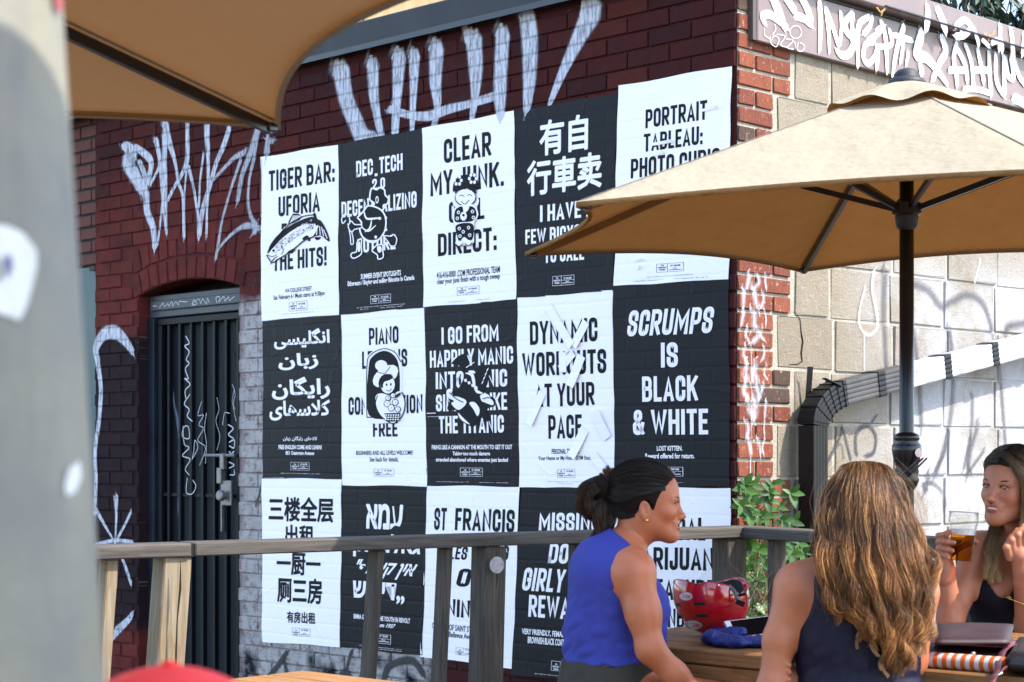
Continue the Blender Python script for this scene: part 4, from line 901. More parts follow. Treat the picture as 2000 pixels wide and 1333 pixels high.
# door scribbles
GO = (0,500,2.666)
def scr(pts, w_=6): return (pts, w_)
dsc = [scr([(968,420),(985,455),(962,470),(985,500),(970,540),(985,560),(965,590),(980,640),(962,640),(990,670),(965,700),(970,745),(990,720),(960,770),(985,800),(975,835),(1000,860)],9),
 scr([(955,890),(950,940),(985,950),(980,890),(955,900),(960,980),(985,1000),(950,1040),(990,1060),(965,1110),(985,1140)],7), scr([(1000,1060),(1010,1010),(1015,960),(1030,1000),(1000,1060)],6), scr([(975,1160),(970,1230),(1000,1240),(1020,1200),(1005,1170)],7),
 scr([(1050,760),(1030,830),(1060,830),(1035,880),(1060,900),(1030,960),(1070,1000),(1040,1090)],5), scr([(1075,820),(1065,900),(1075,980),(1070,1080)],5), scr([(1130,740),(1140,800),(1125,860),(1145,940),(1130,1010)],4),
 scr([(1190,880),(1215,900),(1190,930),(1215,950)],9), scr([(1195,970),(1220,960),(1218,1000),(1195,990)],9), scr([(1195,1040),(1218,1020)],9), scr([(1195,1020),(1218,1050)],9), scr([(1195,1075),(1220,1090),(1195,1105)],8), scr([(1200,1140),(1220,1140),(1220,1115)],8),
 scr([(1210,670),(1225,720),(1215,780),(1230,860)],5), scr([(1220,700),(1210,760),(1225,800)],4), scr([(1160,880),(1170,820),(1195,820)],5)]
spray('scribble', 'A', GO, dsc, SPD, door, -.068)
spray('scribble', 'A', GO, [scr([(798,262),(815,262)],5), scr([(830,270),(850,245),(855,265),(875,250),(880,262),(895,240),(900,262),(915,240),(930,255),(935,238),(960,240)],5), scr([(960,240),(975,238)],5), scr([(1000,250),(1010,230),(1025,250),(1000,255),(1035,225),(1045,250),(1055,225),(1075,250),(1080,220),(1090,245)],5), scr([(1130,245),(1125,218),(1145,215),(1140,240),(1165,212),(1170,235),(1190,215),(1195,232),(1220,212)],6)], SPD, door, -.0435)
spray('spray_mark', 'A', GO, [([(895,640),(905,760),(925,860),(935,1000),(930,1333)], 40, [.4,.8,1,1,1]), ([(770,600),(800,680),(812,800)], 14)], spray_mat('blue_white_spray', (.32,.38,.52), 'A', .72, False, .9), door, -.124)
spray('scribble', 'A', GO, [([(1070,540),(1080,620),(1100,660)], 5), ([(1155,560),(1150,640),(1170,600)], 5), ([(1200,480),(1230,560),(1235,640),(1215,560)], 6)], SPK, door, -.123)
# fascia lettering
GF = (1470,0,3.774)
fs1 = [([(150,-10),(190,80),(235,200)], 62, [.9,1.1,.7]), ([(90,175),(75,120),(130,110),(200,160),(255,205)], 46, [.6,1,1,.9,.8]), ([(250,-10),(310,80)], 50), ([(365,-10),(400,60),(430,150)], 52), ([(325,120),(380,140),(430,180)], 44), ([(200,100),(170,40)], 40),
 ([(495,30),(500,200),(492,375)], 40, [1.1,1,.6]), ([(545,80),(560,230),(565,385)], 34, [1.2,1,.6]), ([(550,90),(590,200),(630,330)], 32), ([(650,100),(655,210),(640,330)], 30),
 ([(725,105),(680,170),(690,230),(735,280),(740,340),(705,400),(660,410),(620,375)], 42, [.8,1,1,1.1,1.1,1.1,1,.7]), ([(740,110),(730,200),(760,260)], 30), ([(850,130),(790,170),(770,280),(775,400),(775,490)], 40, [.9,1,1,.8,.6]), ([(880,140),(860,200),(820,250)], 34),
 ([(890,310),(830,330),(815,420),(850,470),(900,420),(920,350),(915,500)], 34), ([(850,300),(920,250),(960,200),(920,220)], 34), ([(950,170),(975,260),(985,400),(990,540)], 34, [1,1,.9,.5]), ([(1010,230),(1020,330),(925,350)], 30), 
 ([(1110,210),(1070,330),(1045,450),(1030,560)], 36, [1.2,1,.9,.5]), ([(1040,260),(1110,280),(1170,300)], 36, [.8,1,.8]), ([(1110,310),(1090,460)], 26), ([(1145,400),(1130,480)], 26, [1,.8]), ([(1240,500),(1245,545)], 42),
 ([(1240,260),(1210,400),(1280,430),(1360,520),(1430,620)], 56, [1.1,1.1,1,.8,.5]), ([(1400,290),(1420,380),(1370,480),(1325,590)], 50, [1,1,.8,.7]), 
 ([(1500,330),(1480,430),(1500,560),(1505,625)], 34), ([(1500,350),(1560,470),(1580,590)], 34), ([(1455,520),(1550,520)], 36), ([(1570,340),(1610,460),(1625,630)], 32), 
 ([(1560,660),(1650,660),(1750,690)], 30), ([(1660,380),(1680,480),(1700,600)], 34), ([(1640,520),(1740,520)], 34), ([(1740,400),(1745,560),(1755,690)], 34), ([(1790,420),(1790,560),(1810,640),(1850,700)], 34), ([(1850,430),(1850,560),(1855,690)], 36), ([(1860,440),(1880,560),(1920,570),(1900,430)], 34), ([(1925,440),(1960,560),(2000,620)], 32), ([(1930,730),(1960,740),(2010,770)], 50)]
fs1 = [(a, b*1.25, *c) for a, b, *c in fs1]
spray('lettering', 'B', GF, fs1, SPF, bld, .0385, haze=1.8)
spray('lettering', 'B', GF, [([(1290,60),(1290,140),(1280,220)], 62, [.8,1.1,.7]), ([(1370,80),(1410,180),(1425,240)], 66, [.9,1.1,.6]), ([(1500,190),(1560,150),(1610,200),(1560,260),(1500,270)], 44), ([(1540,230),(1530,280)], 30), ([(1630,210),(1660,300),(1665,330)], 34), ([(1700,300),(1740,340)], 30), ([(1770,310),(1830,300),(1840,370)], 40), ([(1825,200),(1820,360)], 40), ([(1905,230),(1915,320),(1920,420)], 46), ([(2000,280),(1990,400)], 40)], SPF, bld, .0885, haze=1.7)
spray('lettering', 'B', GF, [([(920,60),(950,90),(990,45)], 24), ([(955,90),(950,110)], 24), ([(1710,250),(1745,270),(1780,235)], 26), ([(1745,270),(1740,300)], 26)], spray_mat('ochre_spray', (.50,.27,.07), 'B', .7, False, .7), bld, .0885)
cir = [(275+0,240)]+[(318-43*math.cos(t), 238-47*math.sin(t)) for t in np.linspace(.3, 6.4, 10)]
spray('lettering', 'B', GF, [(cir, 6), ([(88,210),(90,260),(125,285)], 6), ([(165,180),(170,220),(145,260)], 6), ([(130,270),(135,320),(175,345),(195,290),(160,265),(140,300)], 6), ([(180,255),(240,270),(205,330),(250,350)], 6), ([(250,290),(300,300),(255,350),(300,365)], 6), ([(310,310),(320,350)], 6), ([(335,315),(330,370),(365,378),(382,340),(350,315)], 6)], SPN, bld, .0390)
# grey and white strokes on the blocks
GB = (1400,500,2.898)
spray('graffiti', 'B', GB, [([(840,180),(810,300),(810,400),(860,450),(910,400),(900,300),(880,180),(890,90)], 34, [.7,.8,1,1,1,1.1,1.3,1.4]), ([(835,440),(835,640)], 24), ([(1490,30),(1460,150)], 26)], SPWB, bld, .0105)
_gs = [([(1070,140),(1200,190),(1270,280),(1330,260),(1420,220),(1510,270),(1560,420)], 60), ([(960,110),(950,300),(960,600),(970,720)], 70, [1.2,1,.8,.6]), ([(1110,420),(1140,620),(1160,960)], 60), ([(1450,800),(1450,950)], 44), ([(1320,420),(1340,700),(1320,960),(1240,1240)], 55), ([(1600,620),(1640,1100)], 44), ([(1440,1010),(1400,1200)], 40), ([(1740,380),(1650,400),(1640,440)], 60),
 ([(1200,1260),(1180,1333)], 60), ([(1480,960),(1440,1100),(1420,1240)], 50)]
spray('graffiti', 'B', GB, [(a, b*1.35, *c) for a, b, *c in _gs], SPG, bld, .0108)
SPG2 = spray_mat('dark_grey_spray', (.035,.035,.045), 'B', .85, False, .8, False)
spray('graffiti', 'B', GB, [([(640,1150),(700,1020),(710,970),(760,1150)], 34), ([(790,1110),(790,1010),(850,960),(900,1020),(890,1110),(850,1130)], 44), ([(880,940),(910,900)], 24)], SPG2, bld, .0108)
GC = (1450,860,2.818)
spray('graffiti', 'B', GC, [([(1130,0),(1110,80),(1060,170)], 50), ([(1010,270),(1000,240),(1060,240),(1110,300),(1120,360)], 40), ([(1260,0),(1240,120),(1260,180)], 44), ([(1330,60),(1250,170)], 40), ([(480,100),(540,20),(560,100)], 26)], SPG, bld, .0112)
# white marks on the quoin bricks
qs = []
for i, (y0, y1) in enumerate(((110,185),(205,295),(310,395),(410,490),(520,600),(620,710),(730,810),(830,920),(940,1020),(1040,1125))):
    for (x, wd) in ((random.uniform(150,185), random.uniform(26,50)), (random.uniform(205,245), random.uniform(30,60)), (random.uniform(255,285), random.uniform(10,30))):
        if random.random() < .85: qs.append(([(x,y0-4+random.uniform(-4,14)),(x+random.uniform(-14,14),(y0+y1)/2),(x+random.uniform(-22,26),y1-random.uniform(0,14))], wd*1.7, [1.0,1.1,1.0]))
qs += [([(190,1150),(188,1240)], 20), ([(192,500),(196,800),(192,1100)], 16)]
spray('graffiti', 'B', GB, qs, SPR, bld, .0125)
# ------------------------------------------------------------------ wooden railing
rail = empty('wooden_railing', (-1.195, 5.27, .13)); tag(rail, 'weathered wooden patio railing running in front of the poster wall', 'railing')
RA = np.array([-1.195, 5.27]); RB = np.array([.841, 6.68]); RD = np.array([1.46, 5.53])
ZR = 1.125
def pol(p): return (p[0]-RA[0], p[1]-RA[1])
def onrail(px, A_, B_):
    d = B_-A_; k = (px-1000)/F; t = (k*A_[1]-A_[0])/(d[0]-k*d[1]); return A_+d*t
def railbeam(P0, P1, z0, z1, wd, name, mat):
    d = P1-P0; L_ = np.linalg.norm(d); b_ = MB(); n = max(2, int(L_/.12)); 
    b_.box(0, L_, -wd/2, wd/2, z0-.13, z1-.13, .004); a = pol(P0); o = b_.build(name, mat, rail, loc=(a[0], a[1], 0)); o.rotation_euler.z = math.atan2(d[1], d[0]); return o
du = (RB-RA)/np.linalg.norm(RB-RA)
J = onrail(362, RA, RB)
railbeam(RA-du*1.2, J-du*.006, ZR-.040, ZR, .115, 'top_rail', M['wood_rail']); railbeam(J+du*.006, RB+du*.045, ZR-.039, ZR+.001, .115, 'top_rail', M['wood_rail'])
b_ = MB(); b_.box(-.006,.006,-.05,.05,-.04,-.002); a = pol(J); o = b_.build('joint_gap', simple('dark_gap', (.01,.008,.006), 1), rail, loc=(a[0],a[1],ZR-.13)); o.rotation_euler.z = math.atan2(du[1], du[0])
dv = (RD-RB)/np.linalg.norm(RD-RB); railbeam(RB+dv*.062, RD+dv*1.0, ZR-.040, ZR, .115, 'top_rail', M['wood_rail'])
for P0, P1, nm in ((RA-du*1.2, RB, 'bottom_rail'), (RB, RD+dv, 'bottom_rail')): railbeam(P0, P1, .20, .24, .04, nm, M['wood_grey'])
def post(px, A_, B_, wd, dp, lean, name='post', mat='wood_grey', inset=0.0, zb=.13):
    p = onrail(px, A_, B_); d = (B_-A_)/np.linalg.norm(B_-A_); b_ = MB(); H = ZR-.041-.13-(zb-.13)
    b_.bar((0,0,H), (-lean*H*d[0], -lean*H*d[1], 0), wd, dp, b=.004, side=(d[0],d[1],0))
    a = pol(p); o = b_.build(name, M[mat], rail, loc=(a[0]-d[1]*inset*-1, a[1]+d[0]*inset*-1, zb-.13)); return o
post(213, RA, RB, .036, .060, .075, 'baluster', 'wood_post'); post(337, RA, RB, .086, .086, .075, 'post', 'wood_post')
post(735, RA, RB, .030, .058, .075, 'baluster'); post(869, RA, RB, .030, .055, .055, 'baluster'); pe = post(955, RA, RB, .085, .085, .03, 'post'); post(1127, RA, RB, .034, .06, .02, 'baluster'); 
post(1424, RA, RB, .09, .09, 0, 'corner_post', 'wood_grey'); post(1517, RB, RD, .034, .06, 0, 'baluster'); post(1660, RB, RD, .034, .06, 0, 'baluster'); post(1800, RB, RD, .034, .06, 0, 'baluster')
for px in (1905,): post(px, RB, RD, .086, .086, 0, 'post')
# split in two posts and the pale knot disc
def on_face(px, py, Y): p = P(px, py, Y); return (p.x-RA[0], p.y-RA[1], p.z-.13)
pE = onrail(955, RA, RB)[1]-.075; pB = onrail(337, RA, RB)[1]-.075
c_ = MB(); c_.tube([on_face(969,1073,pE+.004), on_face(970,1100,pE+.004), on_face(971,1130,pE+.004), on_face(969,1150,pE+.004)], [.001,.0035,.002,.0006], 5); c_.tube([on_face(353,1096,pB+.004), on_face(352,1150,pB+.004), on_face(346,1210,pB+.004), on_face(343,1300,pB+.004)], [.001,.004,.002,.0035], 5); c_.build('split', simple('split_dark', (.015,.01,.006), 1), rail)
c_ = MB(); c = Vector(on_face(970,1104,pE)); c_.lathe([(.0275,0),(.0275,.0025),(.001,.003)], c-Vector((du[1],-du[0],0))*-.0, 20, (du[1],-du[0],0)); c_.build('round_disc', simple('pale_disc', (.30,.28,.27), .6, 0, 60, .3), rail)
# ------------------------------------------------------------------ umbrellas
FLIP = True
M['seam'] = simple('canvas_seam', (.20,.175,.13), .9)
def umbrella(name, label, C, angs, R, zrim, rise, sag, pole, flat_apex=1.0, vent=True, zapex=None, edge_sag=.10, tipdrop=.0, tipz=None, Rs=None):
    Rs = Rs or [R]*6
    root = empty(name, (C[0], C[1], 0)); tag(root, label, 'umbrella', 'tan patio umbrellas')
    nr, na = 14, 16; vs = []; fs = []
    def rp(a, r, k=None):            # point on canopy, a in panels, r 0..1
        i = int(math.floor(a)) % 6; t = a-math.floor(a); A0, A1 = angs[i], angs[(i+1) % 6]
        p0 = np.array([math.cos(A0), math.sin(A0)])*Rs[i]; p1 = np.array([math.cos(A1), math.sin(A1)])*Rs[(i+1) % 6]
        q = (p0*(1-t)+p1*t)*r; s = 4*t*(1-t)
        q = q*(1-edge_sag*s*r**2.2)
        z = zrim+rise*(1-r)-sag*s*r*(1-.25*r)*.5 + .035*s*r**6
        dz = (tipz[i]*(1-t)+tipz[(i+1) % 6]*t)*r if tipz else 0
        return (q[0], q[1], z+dz)
    NA = 6*na
    for j in range(nr+1):
        r = .05+.95*j/nr
        for k in range(NA): vs.append(rp(k/na, r))
    for j in range(nr):
        for k in range(NA): fs.append((j*NA+k, j*NA+(k+1)%NA, (j+1)*NA+(k+1)%NA, (j+1)*NA+k))
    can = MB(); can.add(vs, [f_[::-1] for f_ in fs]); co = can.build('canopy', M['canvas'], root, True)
    # hem: folded edge band hanging 25 mm
    h = MB(); hv = []
    for k in range(NA):
        p = rp(k/na, 1.0); q = rp(k/na, .985); hv += [p, (p[0]*1.001, p[1]*1.001, p[2]-.014), (q[0], q[1], q[2]-.012)]
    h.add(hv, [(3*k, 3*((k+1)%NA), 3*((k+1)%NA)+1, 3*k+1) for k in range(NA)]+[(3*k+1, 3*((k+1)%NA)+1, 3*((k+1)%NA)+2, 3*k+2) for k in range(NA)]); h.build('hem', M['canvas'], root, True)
    for i in range(6):      # stitched seams over the ribs
        m_ = MB(); vv = []
        for j in range(15):
            r = .06+.93*j/14
            for da in (-.004, .004): p = rp((i+da/max(r,.15)*1.2) % 6, r); vv.append((p[0], p[1], p[2]+.0025))
        m_.add(vv, [(2*j, 2*j+1, 2*j+3, 2*j+2) for j in range(14)]); m_.build('seam', M['seam'], root, True)
    flipcap = FLIP
    if vent:
        vv = []; n2 = 96; zt = zrim+rise
        for j in range(7):
            r = .02+.215*j/6
            for k in range(n2):
                a = 2*math.pi*k/n2+angs[0]; s = math.cos(a*9+1)*.011*(j/6)**3+math.cos(a*5)*.006*(j/6)**2
                hexr = 1-.06*(1-abs(math.cos((a-angs[0])*3)))
                vv.append((math.cos(a)*r*hexr, math.sin(a)*r*hexr, zt+.008-.080*(j/6)**1.25+s*.8))
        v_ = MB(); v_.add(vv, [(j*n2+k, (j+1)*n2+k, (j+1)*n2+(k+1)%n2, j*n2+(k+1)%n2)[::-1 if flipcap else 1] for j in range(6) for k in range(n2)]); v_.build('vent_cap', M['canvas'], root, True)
        f_ = MB(); f_.lathe([(.052,-.005),(.054,.004),(.045,.016),(.034,.019),(.036,.028),(.024,.040),(.012,.044),(.001,.045)], (0,0,zt+.000), 24); f_.build('finial', M['flashing'], root, True)
    # ribs, struts
    for i in range(6):
        r0 = rp(i+0.0, .04); r1 = rp(i+0.0, .975); b_ = MB(); d = (0,0,-.018)
        b_.bar((r0[0],r0[1],r0[2]-.022),(r1[0],r1[1],r1[2]-.022), .013, .020); b_.build('rib', M['black_metal'], root)
        b_ = MB(); b_.bar((r1[0]*.985,r1[1]*.985,r1[2]-.020),(r1[0]*1.01,r1[1]*1.01,r1[2]-.018), .024, .018, b=.003); b_.build('rib_tip', M['black_metal'], root)
        if pole:
            m_ = rp(i+0.0, .42); b_ = MB(); b_.bar((math.cos(angs[i])*.03, math.sin(angs[i])*.03, pole), (m_[0],m_[1],m_[2]-.03), .011, .016); b_.build('strut', M['black_metal'], root)
    p_ = MB(); p_.lathe([(.02,.2),(.02,zrim+rise+.02)], (0,0,0), 20); p_.build('pole', M['black_gloss'], root, True)
    h_ = MB(); h_.lathe([(.0205,pole-.06),(.030,pole-.05),(.032,pole-.02),(.040,pole-.015),(.040,pole+.015),(.030,pole+.02),(.0205,pole+.03)], (0,0,0), 20); h_.build('runner', M['black_metal'], root, True, sharp=40)
    h_ = MB(); zz = zrim+rise*.93; h_.lathe([(.0205,zz-.06),(.036,zz-.05),(.036,zz-.02),(.0205,zz-.01)], (0,0,0), 20); h_.build('top_hub', M['black_metal'], root, True, sharp=40)
    return root
H1 = .63; UC = np.array([1.74*H1, 8.16*H1])
tips = [np.array([.2526,7.30])*H1, np.array([.0624,9.04])*H1, np.array([1.547,9.90])*H1]
tips += [2*UC-t for t in tips]
a_ = [math.atan2(*(t-UC)[::-1]) for t in tips]; Rm = float(np.mean([np.linalg.norm(t-UC) for t in tips]))
um = umbrella('patio_umbrella', 'tan patio umbrella standing open at the right, its black pole between the seated women', UC, a_, Rm, CAMZ+H1, .400, .03, CAMZ+.685, Rs=[float(np.linalg.norm(t-UC)) for t in tips], tipz=[0,-.004,0,0,0,0])
for i_, o_ in enumerate([o for o in um.children if o.name.startswith('rib') and not o.name.startswith('rib_tip')]):
    if i_ in (0, 1): o_.data.materials.clear(); o_.data.materials.append(M['canvas'])
# turned crank housing low on the pole
zc = CAMZ+(890-905)/F*UC[1]
def zpx(py): return CAMZ+(890-py)/F*UC[1]
h_ = MB(); h_.lathe([(.021,zpx(845)),(.034,zpx(850)),(.036,zpx(858)),(.031,zpx(862)),(.040,zpx(870)),(.041,zpx(880)),(.036,zpx(900)),(.030,zpx(912)),(.034,zpx(922)),(.030,zpx(930)),(.035,zpx(938)),(.028,zpx(950)),(.021,zpx(957))], (0,0,0), 28); h_.build('crank_housing', M['black_gloss'], um, True)
h_ = MB()
for dx in (-.006, .005, .016): h_.tube([(.012+dx-.035,-.045,zpx(932)),(.030+dx,-.048,zpx(895))], .003, 6)
h_.tube([(-.03,-.045,zpx(935)),(-.045,-.05,zpx(945))], .006, 8); h_.build('crank_handle', M['black_metal'], um, True)
s_ = MB(); s_.lathe([(.012,0),(.012,.002),(.0005,.0025)], (.024,-.040,zpx(885)), 20, (.45,-.88,0)); s_.build('round_sticker', simple('sticker_white', (.7,.7,.72), .4), um)
s_ = MB()
for i in range(-2,3):
    for j in range(-2,3):
        if i*i+j*j < 6 and (i+j) % 2: s_.box(i*.0042-.0016, i*.0042+.0016, -.0032, -.0026, j*.0042-.0016, j*.0042+.0016)
s_.f = s_.f; st_ = s_.build('sticker_dots', simple('sticker_red', (.55,.03,.03), .4), um, loc=(.024,-.040,zpx(885))); st_.rotation_euler.z = math.atan2(.45, .88)
# left umbrella, seen from below
T = P(548, 240, .65*F/650); T2 = np.array([T.x, T.y]); th0 = math.radians(-129.5); R2 = 1.041; C2_ = T2+R2*np.array([math.cos(th0), math.sin(th0)])
a0 = th0+math.pi; a2 = [a0+math.radians(60)*i for i in range(6)]
um2 = umbrella('patio_umbrella', 'tan patio umbrella overhead at the top left, seen from below with one black rib', C2_, a2, R2, CAMZ+.65, .22, .05, CAMZ+.5, edge_sag=.085, tipz=[0,.02,.01,0,0,.035])
# third umbrella, added out of view only to shade the grey pole
um_shade = umbrella('patio_umbrella', 'tan patio umbrella added out of view to shade the grey pole', np.array([.686, .256]), [math.radians(109+60*i) for i in range(6)], 1.125, CAMZ+.70, .40, .03, CAMZ+.6)
for o in list(um_shade.children): pass
# ------------------------------------------------------------------ grey street pole close to the camera
pole = empty('leaning_pole', (-.40, 1.12, 0)); tag(pole, 'blurred grey weathered pole with torn white stickers, very close at the left edge', 'pole')
def edge_x(py): return np.interp(py, [0,180,500,1000,1333], [118,130,150,188,206])
Rp = .13; Yp = 1.12
vs = []; N_ = 40; ys = np.linspace(-500, 5200, 58)
pm, ntp, bp_ = mat_new('weathered_pole'); gp = G(ntp); po = gp.obj()
cp_ = gp.mix(gp.ramp(gp.noise(po, 9, 4, .6), .35, .65), (.17,.165,.155), (.24,.225,.18)); cp_ = gp.mix(gp.math('MULTIPLY', gp.ramp(gp.noise(po, 5, 3), .5, .62), .5), cp_, (.28,.25,.13)); cp_ = gp.mix(gp.math('MULTIPLY', gp.ramp(gp.noise(gp.scale(po, (1,1,.2)), 30, 4, .7), .5, .7), .4), cp_, (.12,.12,.12))
gp.put(bp_.inputs['Base Color'], cp_); bp_.inputs['Roughness'].default_value = .6; gp.put(bp_.inputs['Normal'], gp.bump(gp.noise(po, 60, 4), .4, .004))
def pole_axis(z):
    py = HY-(z-CAMZ)*F/Yp; e = (np.interp(py, [-2000,0,1333,4000], [60,124,206,290])-1000)/F
    # the edge ray is tangent to the cylinder
    ang = math.atan(e); cx = (e*Yp) - Rp/math.cos(ang); return cx
zz = np.linspace(0, 3.4, 40)
for z in zz:
    cx = pole_axis(z)
    for k in range(N_): t = 2*math.pi*k/N_; vs.append((cx+Rp*math.cos(t)+.40, Rp*math.sin(t), z))
p_ = MB(); p_.add(vs, [(i*N_+k, i*N_+(k+1)%N_, (i+1)*N_+(k+1)%N_, (i+1)*N_+k) for i in range(len(zz)-1) for k in range(N_)]+[tuple((len(zz)-1)*N_+k for k in range(N_))]); p_.build('shaft', pm, pole, True)
def pole_sticker(poly, name, mat):
    vs = []
    for (px, py) in poly:
        # nearest cylinder hit
        d = np.array([(px-1000)/F, 1.0, (HY-py)/F]); z = CAMZ+d[2]*(Yp-.1); cx = pole_axis(z)
        a = d[0]**2+1; b = -2*(d[0]*cx+Yp); c = cx*cx+Yp*Yp-(Rp+.0012)**2; disc = b*b-4*a*c; t = (-b-math.sqrt(max(disc,0)))/(2*a); vs.append((d[0]*t+.40, t-1.12, CAMZ+d[2]*t))
    b_ = MB(); c = tuple(np.mean(vs, 0)); b_.add(vs+[c], [(i, (i+1) % len(vs), len(vs))[::-1] for i in range(len(vs))]); return b_.build(name, mat, pole)
stk = simple('torn_white_sticker', (.68,.68,.68), .5, 0, 30, .15)
pole_sticker([(-60,440),(10,440),(45,455),(72,490),(72,525),(52,600),(38,626),(0,612),(-60,590)], 'sticker', stk); pole_sticker([(8,505),(20,495),(26,520),(14,545)], 'sticker_print', simple('sticker_blue', (.08,.10,.22), .5)); pole_sticker([(125,950),(135,915),(155,900),(160,930),(148,962),(130,970)], 'sticker', stk); pole_sticker([(104,-30),(118,-30),(122,18),(112,22)], 'sticker', simple('red_sticker', (.35,.04,.03), .5))
# ------------------------------------------------------------------ picnic table
TZ = .88
tabo = np.array([.397, 4.846]); ta = np.array([.7365, -.6765]); tb = np.array([.6765, .7365]); tang = math.atan2(ta[1], ta[0])
table = empty('picnic_table', (tabo[0], tabo[1], .13), tang); tag(table, 'worn varnished wooden table with the umbrella pole through it, between the women', 'table')
A0_, A1_, BW = -.315, 1.75, .97
n = 7; gap = .006; wv = (BW-gap*(n-1))/n
for i in range(n):
    b_ = MB(); y = i*(wv+gap); L0 = A0_+random.uniform(-.006,.006); b_.box(L0, A1_, y, y+wv, TZ-.038-.13, TZ-.13, .004); b_.build('tabletop_plank', M['wood_table'], table)
b_ = MB(); b_.box(A0_+.01, A1_-.01, .002, .03, TZ-.13-.13, TZ-.041-.13, .003); b_.box(A0_+.01, A1_-.01, BW-.03, BW-.002, TZ-.26, TZ-.171, .003); b_.build('apron', M['wood_table'], table)
for x in (A0_+.25, A1_-.25):
    for y in (.10, BW-.10): b_ = MB(); b_.box(x-.04, x+.04, y-.04, y+.04, 0, TZ-.171, .004); b_.build('leg', M['wood_table'], table)
def tw(a, b, z=TZ): p = tabo+ta*a+tb*b; return Vector((p[0], p[1], z))
bench = empty('bench', (tabo[0], tabo[1], .13), tang); tag(bench, 'wooden bench along the near side of the table under the woman seen from behind', 'bench')
for i in range(3): b_ = MB(); b_.box(-.30, 1.9, -.62+i*.115, -.62+i*.115+.11, .40, .438, .004); b_.build('seat_plank', M['wood_table'], bench)
for x in (0, 1.6): b_ = MB(); b_.box(x-.03, x+.03, -.60, -.30, 0, .399, .004); b_.build('leg', M['wood_table'], bench)
bench2 = empty('bench', (tabo[0], tabo[1], .13), tang); tag(bench2, 'wooden bench along the far side of the table by the railing', 'bench')
b_ = MB(); b_.box(.5, 1.9, BW+.30, BW+.58, .40, .438, .004); b_.build('seat_plank', M['wood_table'], bench2)
for x in (.6, 1.7): b_ = MB(); b_.box(x-.03, x+.03, BW+.32, BW+.56, 0, .399, .004); b_.build('leg', M['wood_table'], bench2)
# second, sunlit table whose corner shows at the bottom left
t2 = empty('wooden_table', (-.66, 4.55, .13)); tag(t2, 'sunlit orange stained wooden table corner at the bottom in front of the railing', 'table')
z2 = CAMZ-.555
cA = P(603, 1311, .555*F/421); cB = P(533, 1324, .555*F/434); cC = P(800, 1334, .555*F/444)
e1 = Vector((cC.x-cA.x, cC.y-cA.y, 0)); e1.normalize(); t2.location = (cA.x, cA.y, .13); t2.rotation_euler.z = math.atan2(e1.y, e1.x)
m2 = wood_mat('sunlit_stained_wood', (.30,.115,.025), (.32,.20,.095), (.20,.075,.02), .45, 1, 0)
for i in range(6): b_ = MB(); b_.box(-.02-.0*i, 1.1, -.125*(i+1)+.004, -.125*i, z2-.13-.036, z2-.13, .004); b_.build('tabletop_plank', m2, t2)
for x in (.12, .95):
    for y in (-.12, -.62): b_ = MB(); b_.box(x-.035, x+.035, y-.035, y+.035, 0, z2-.13-.037, .004); b_.build('leg', m2, t2)
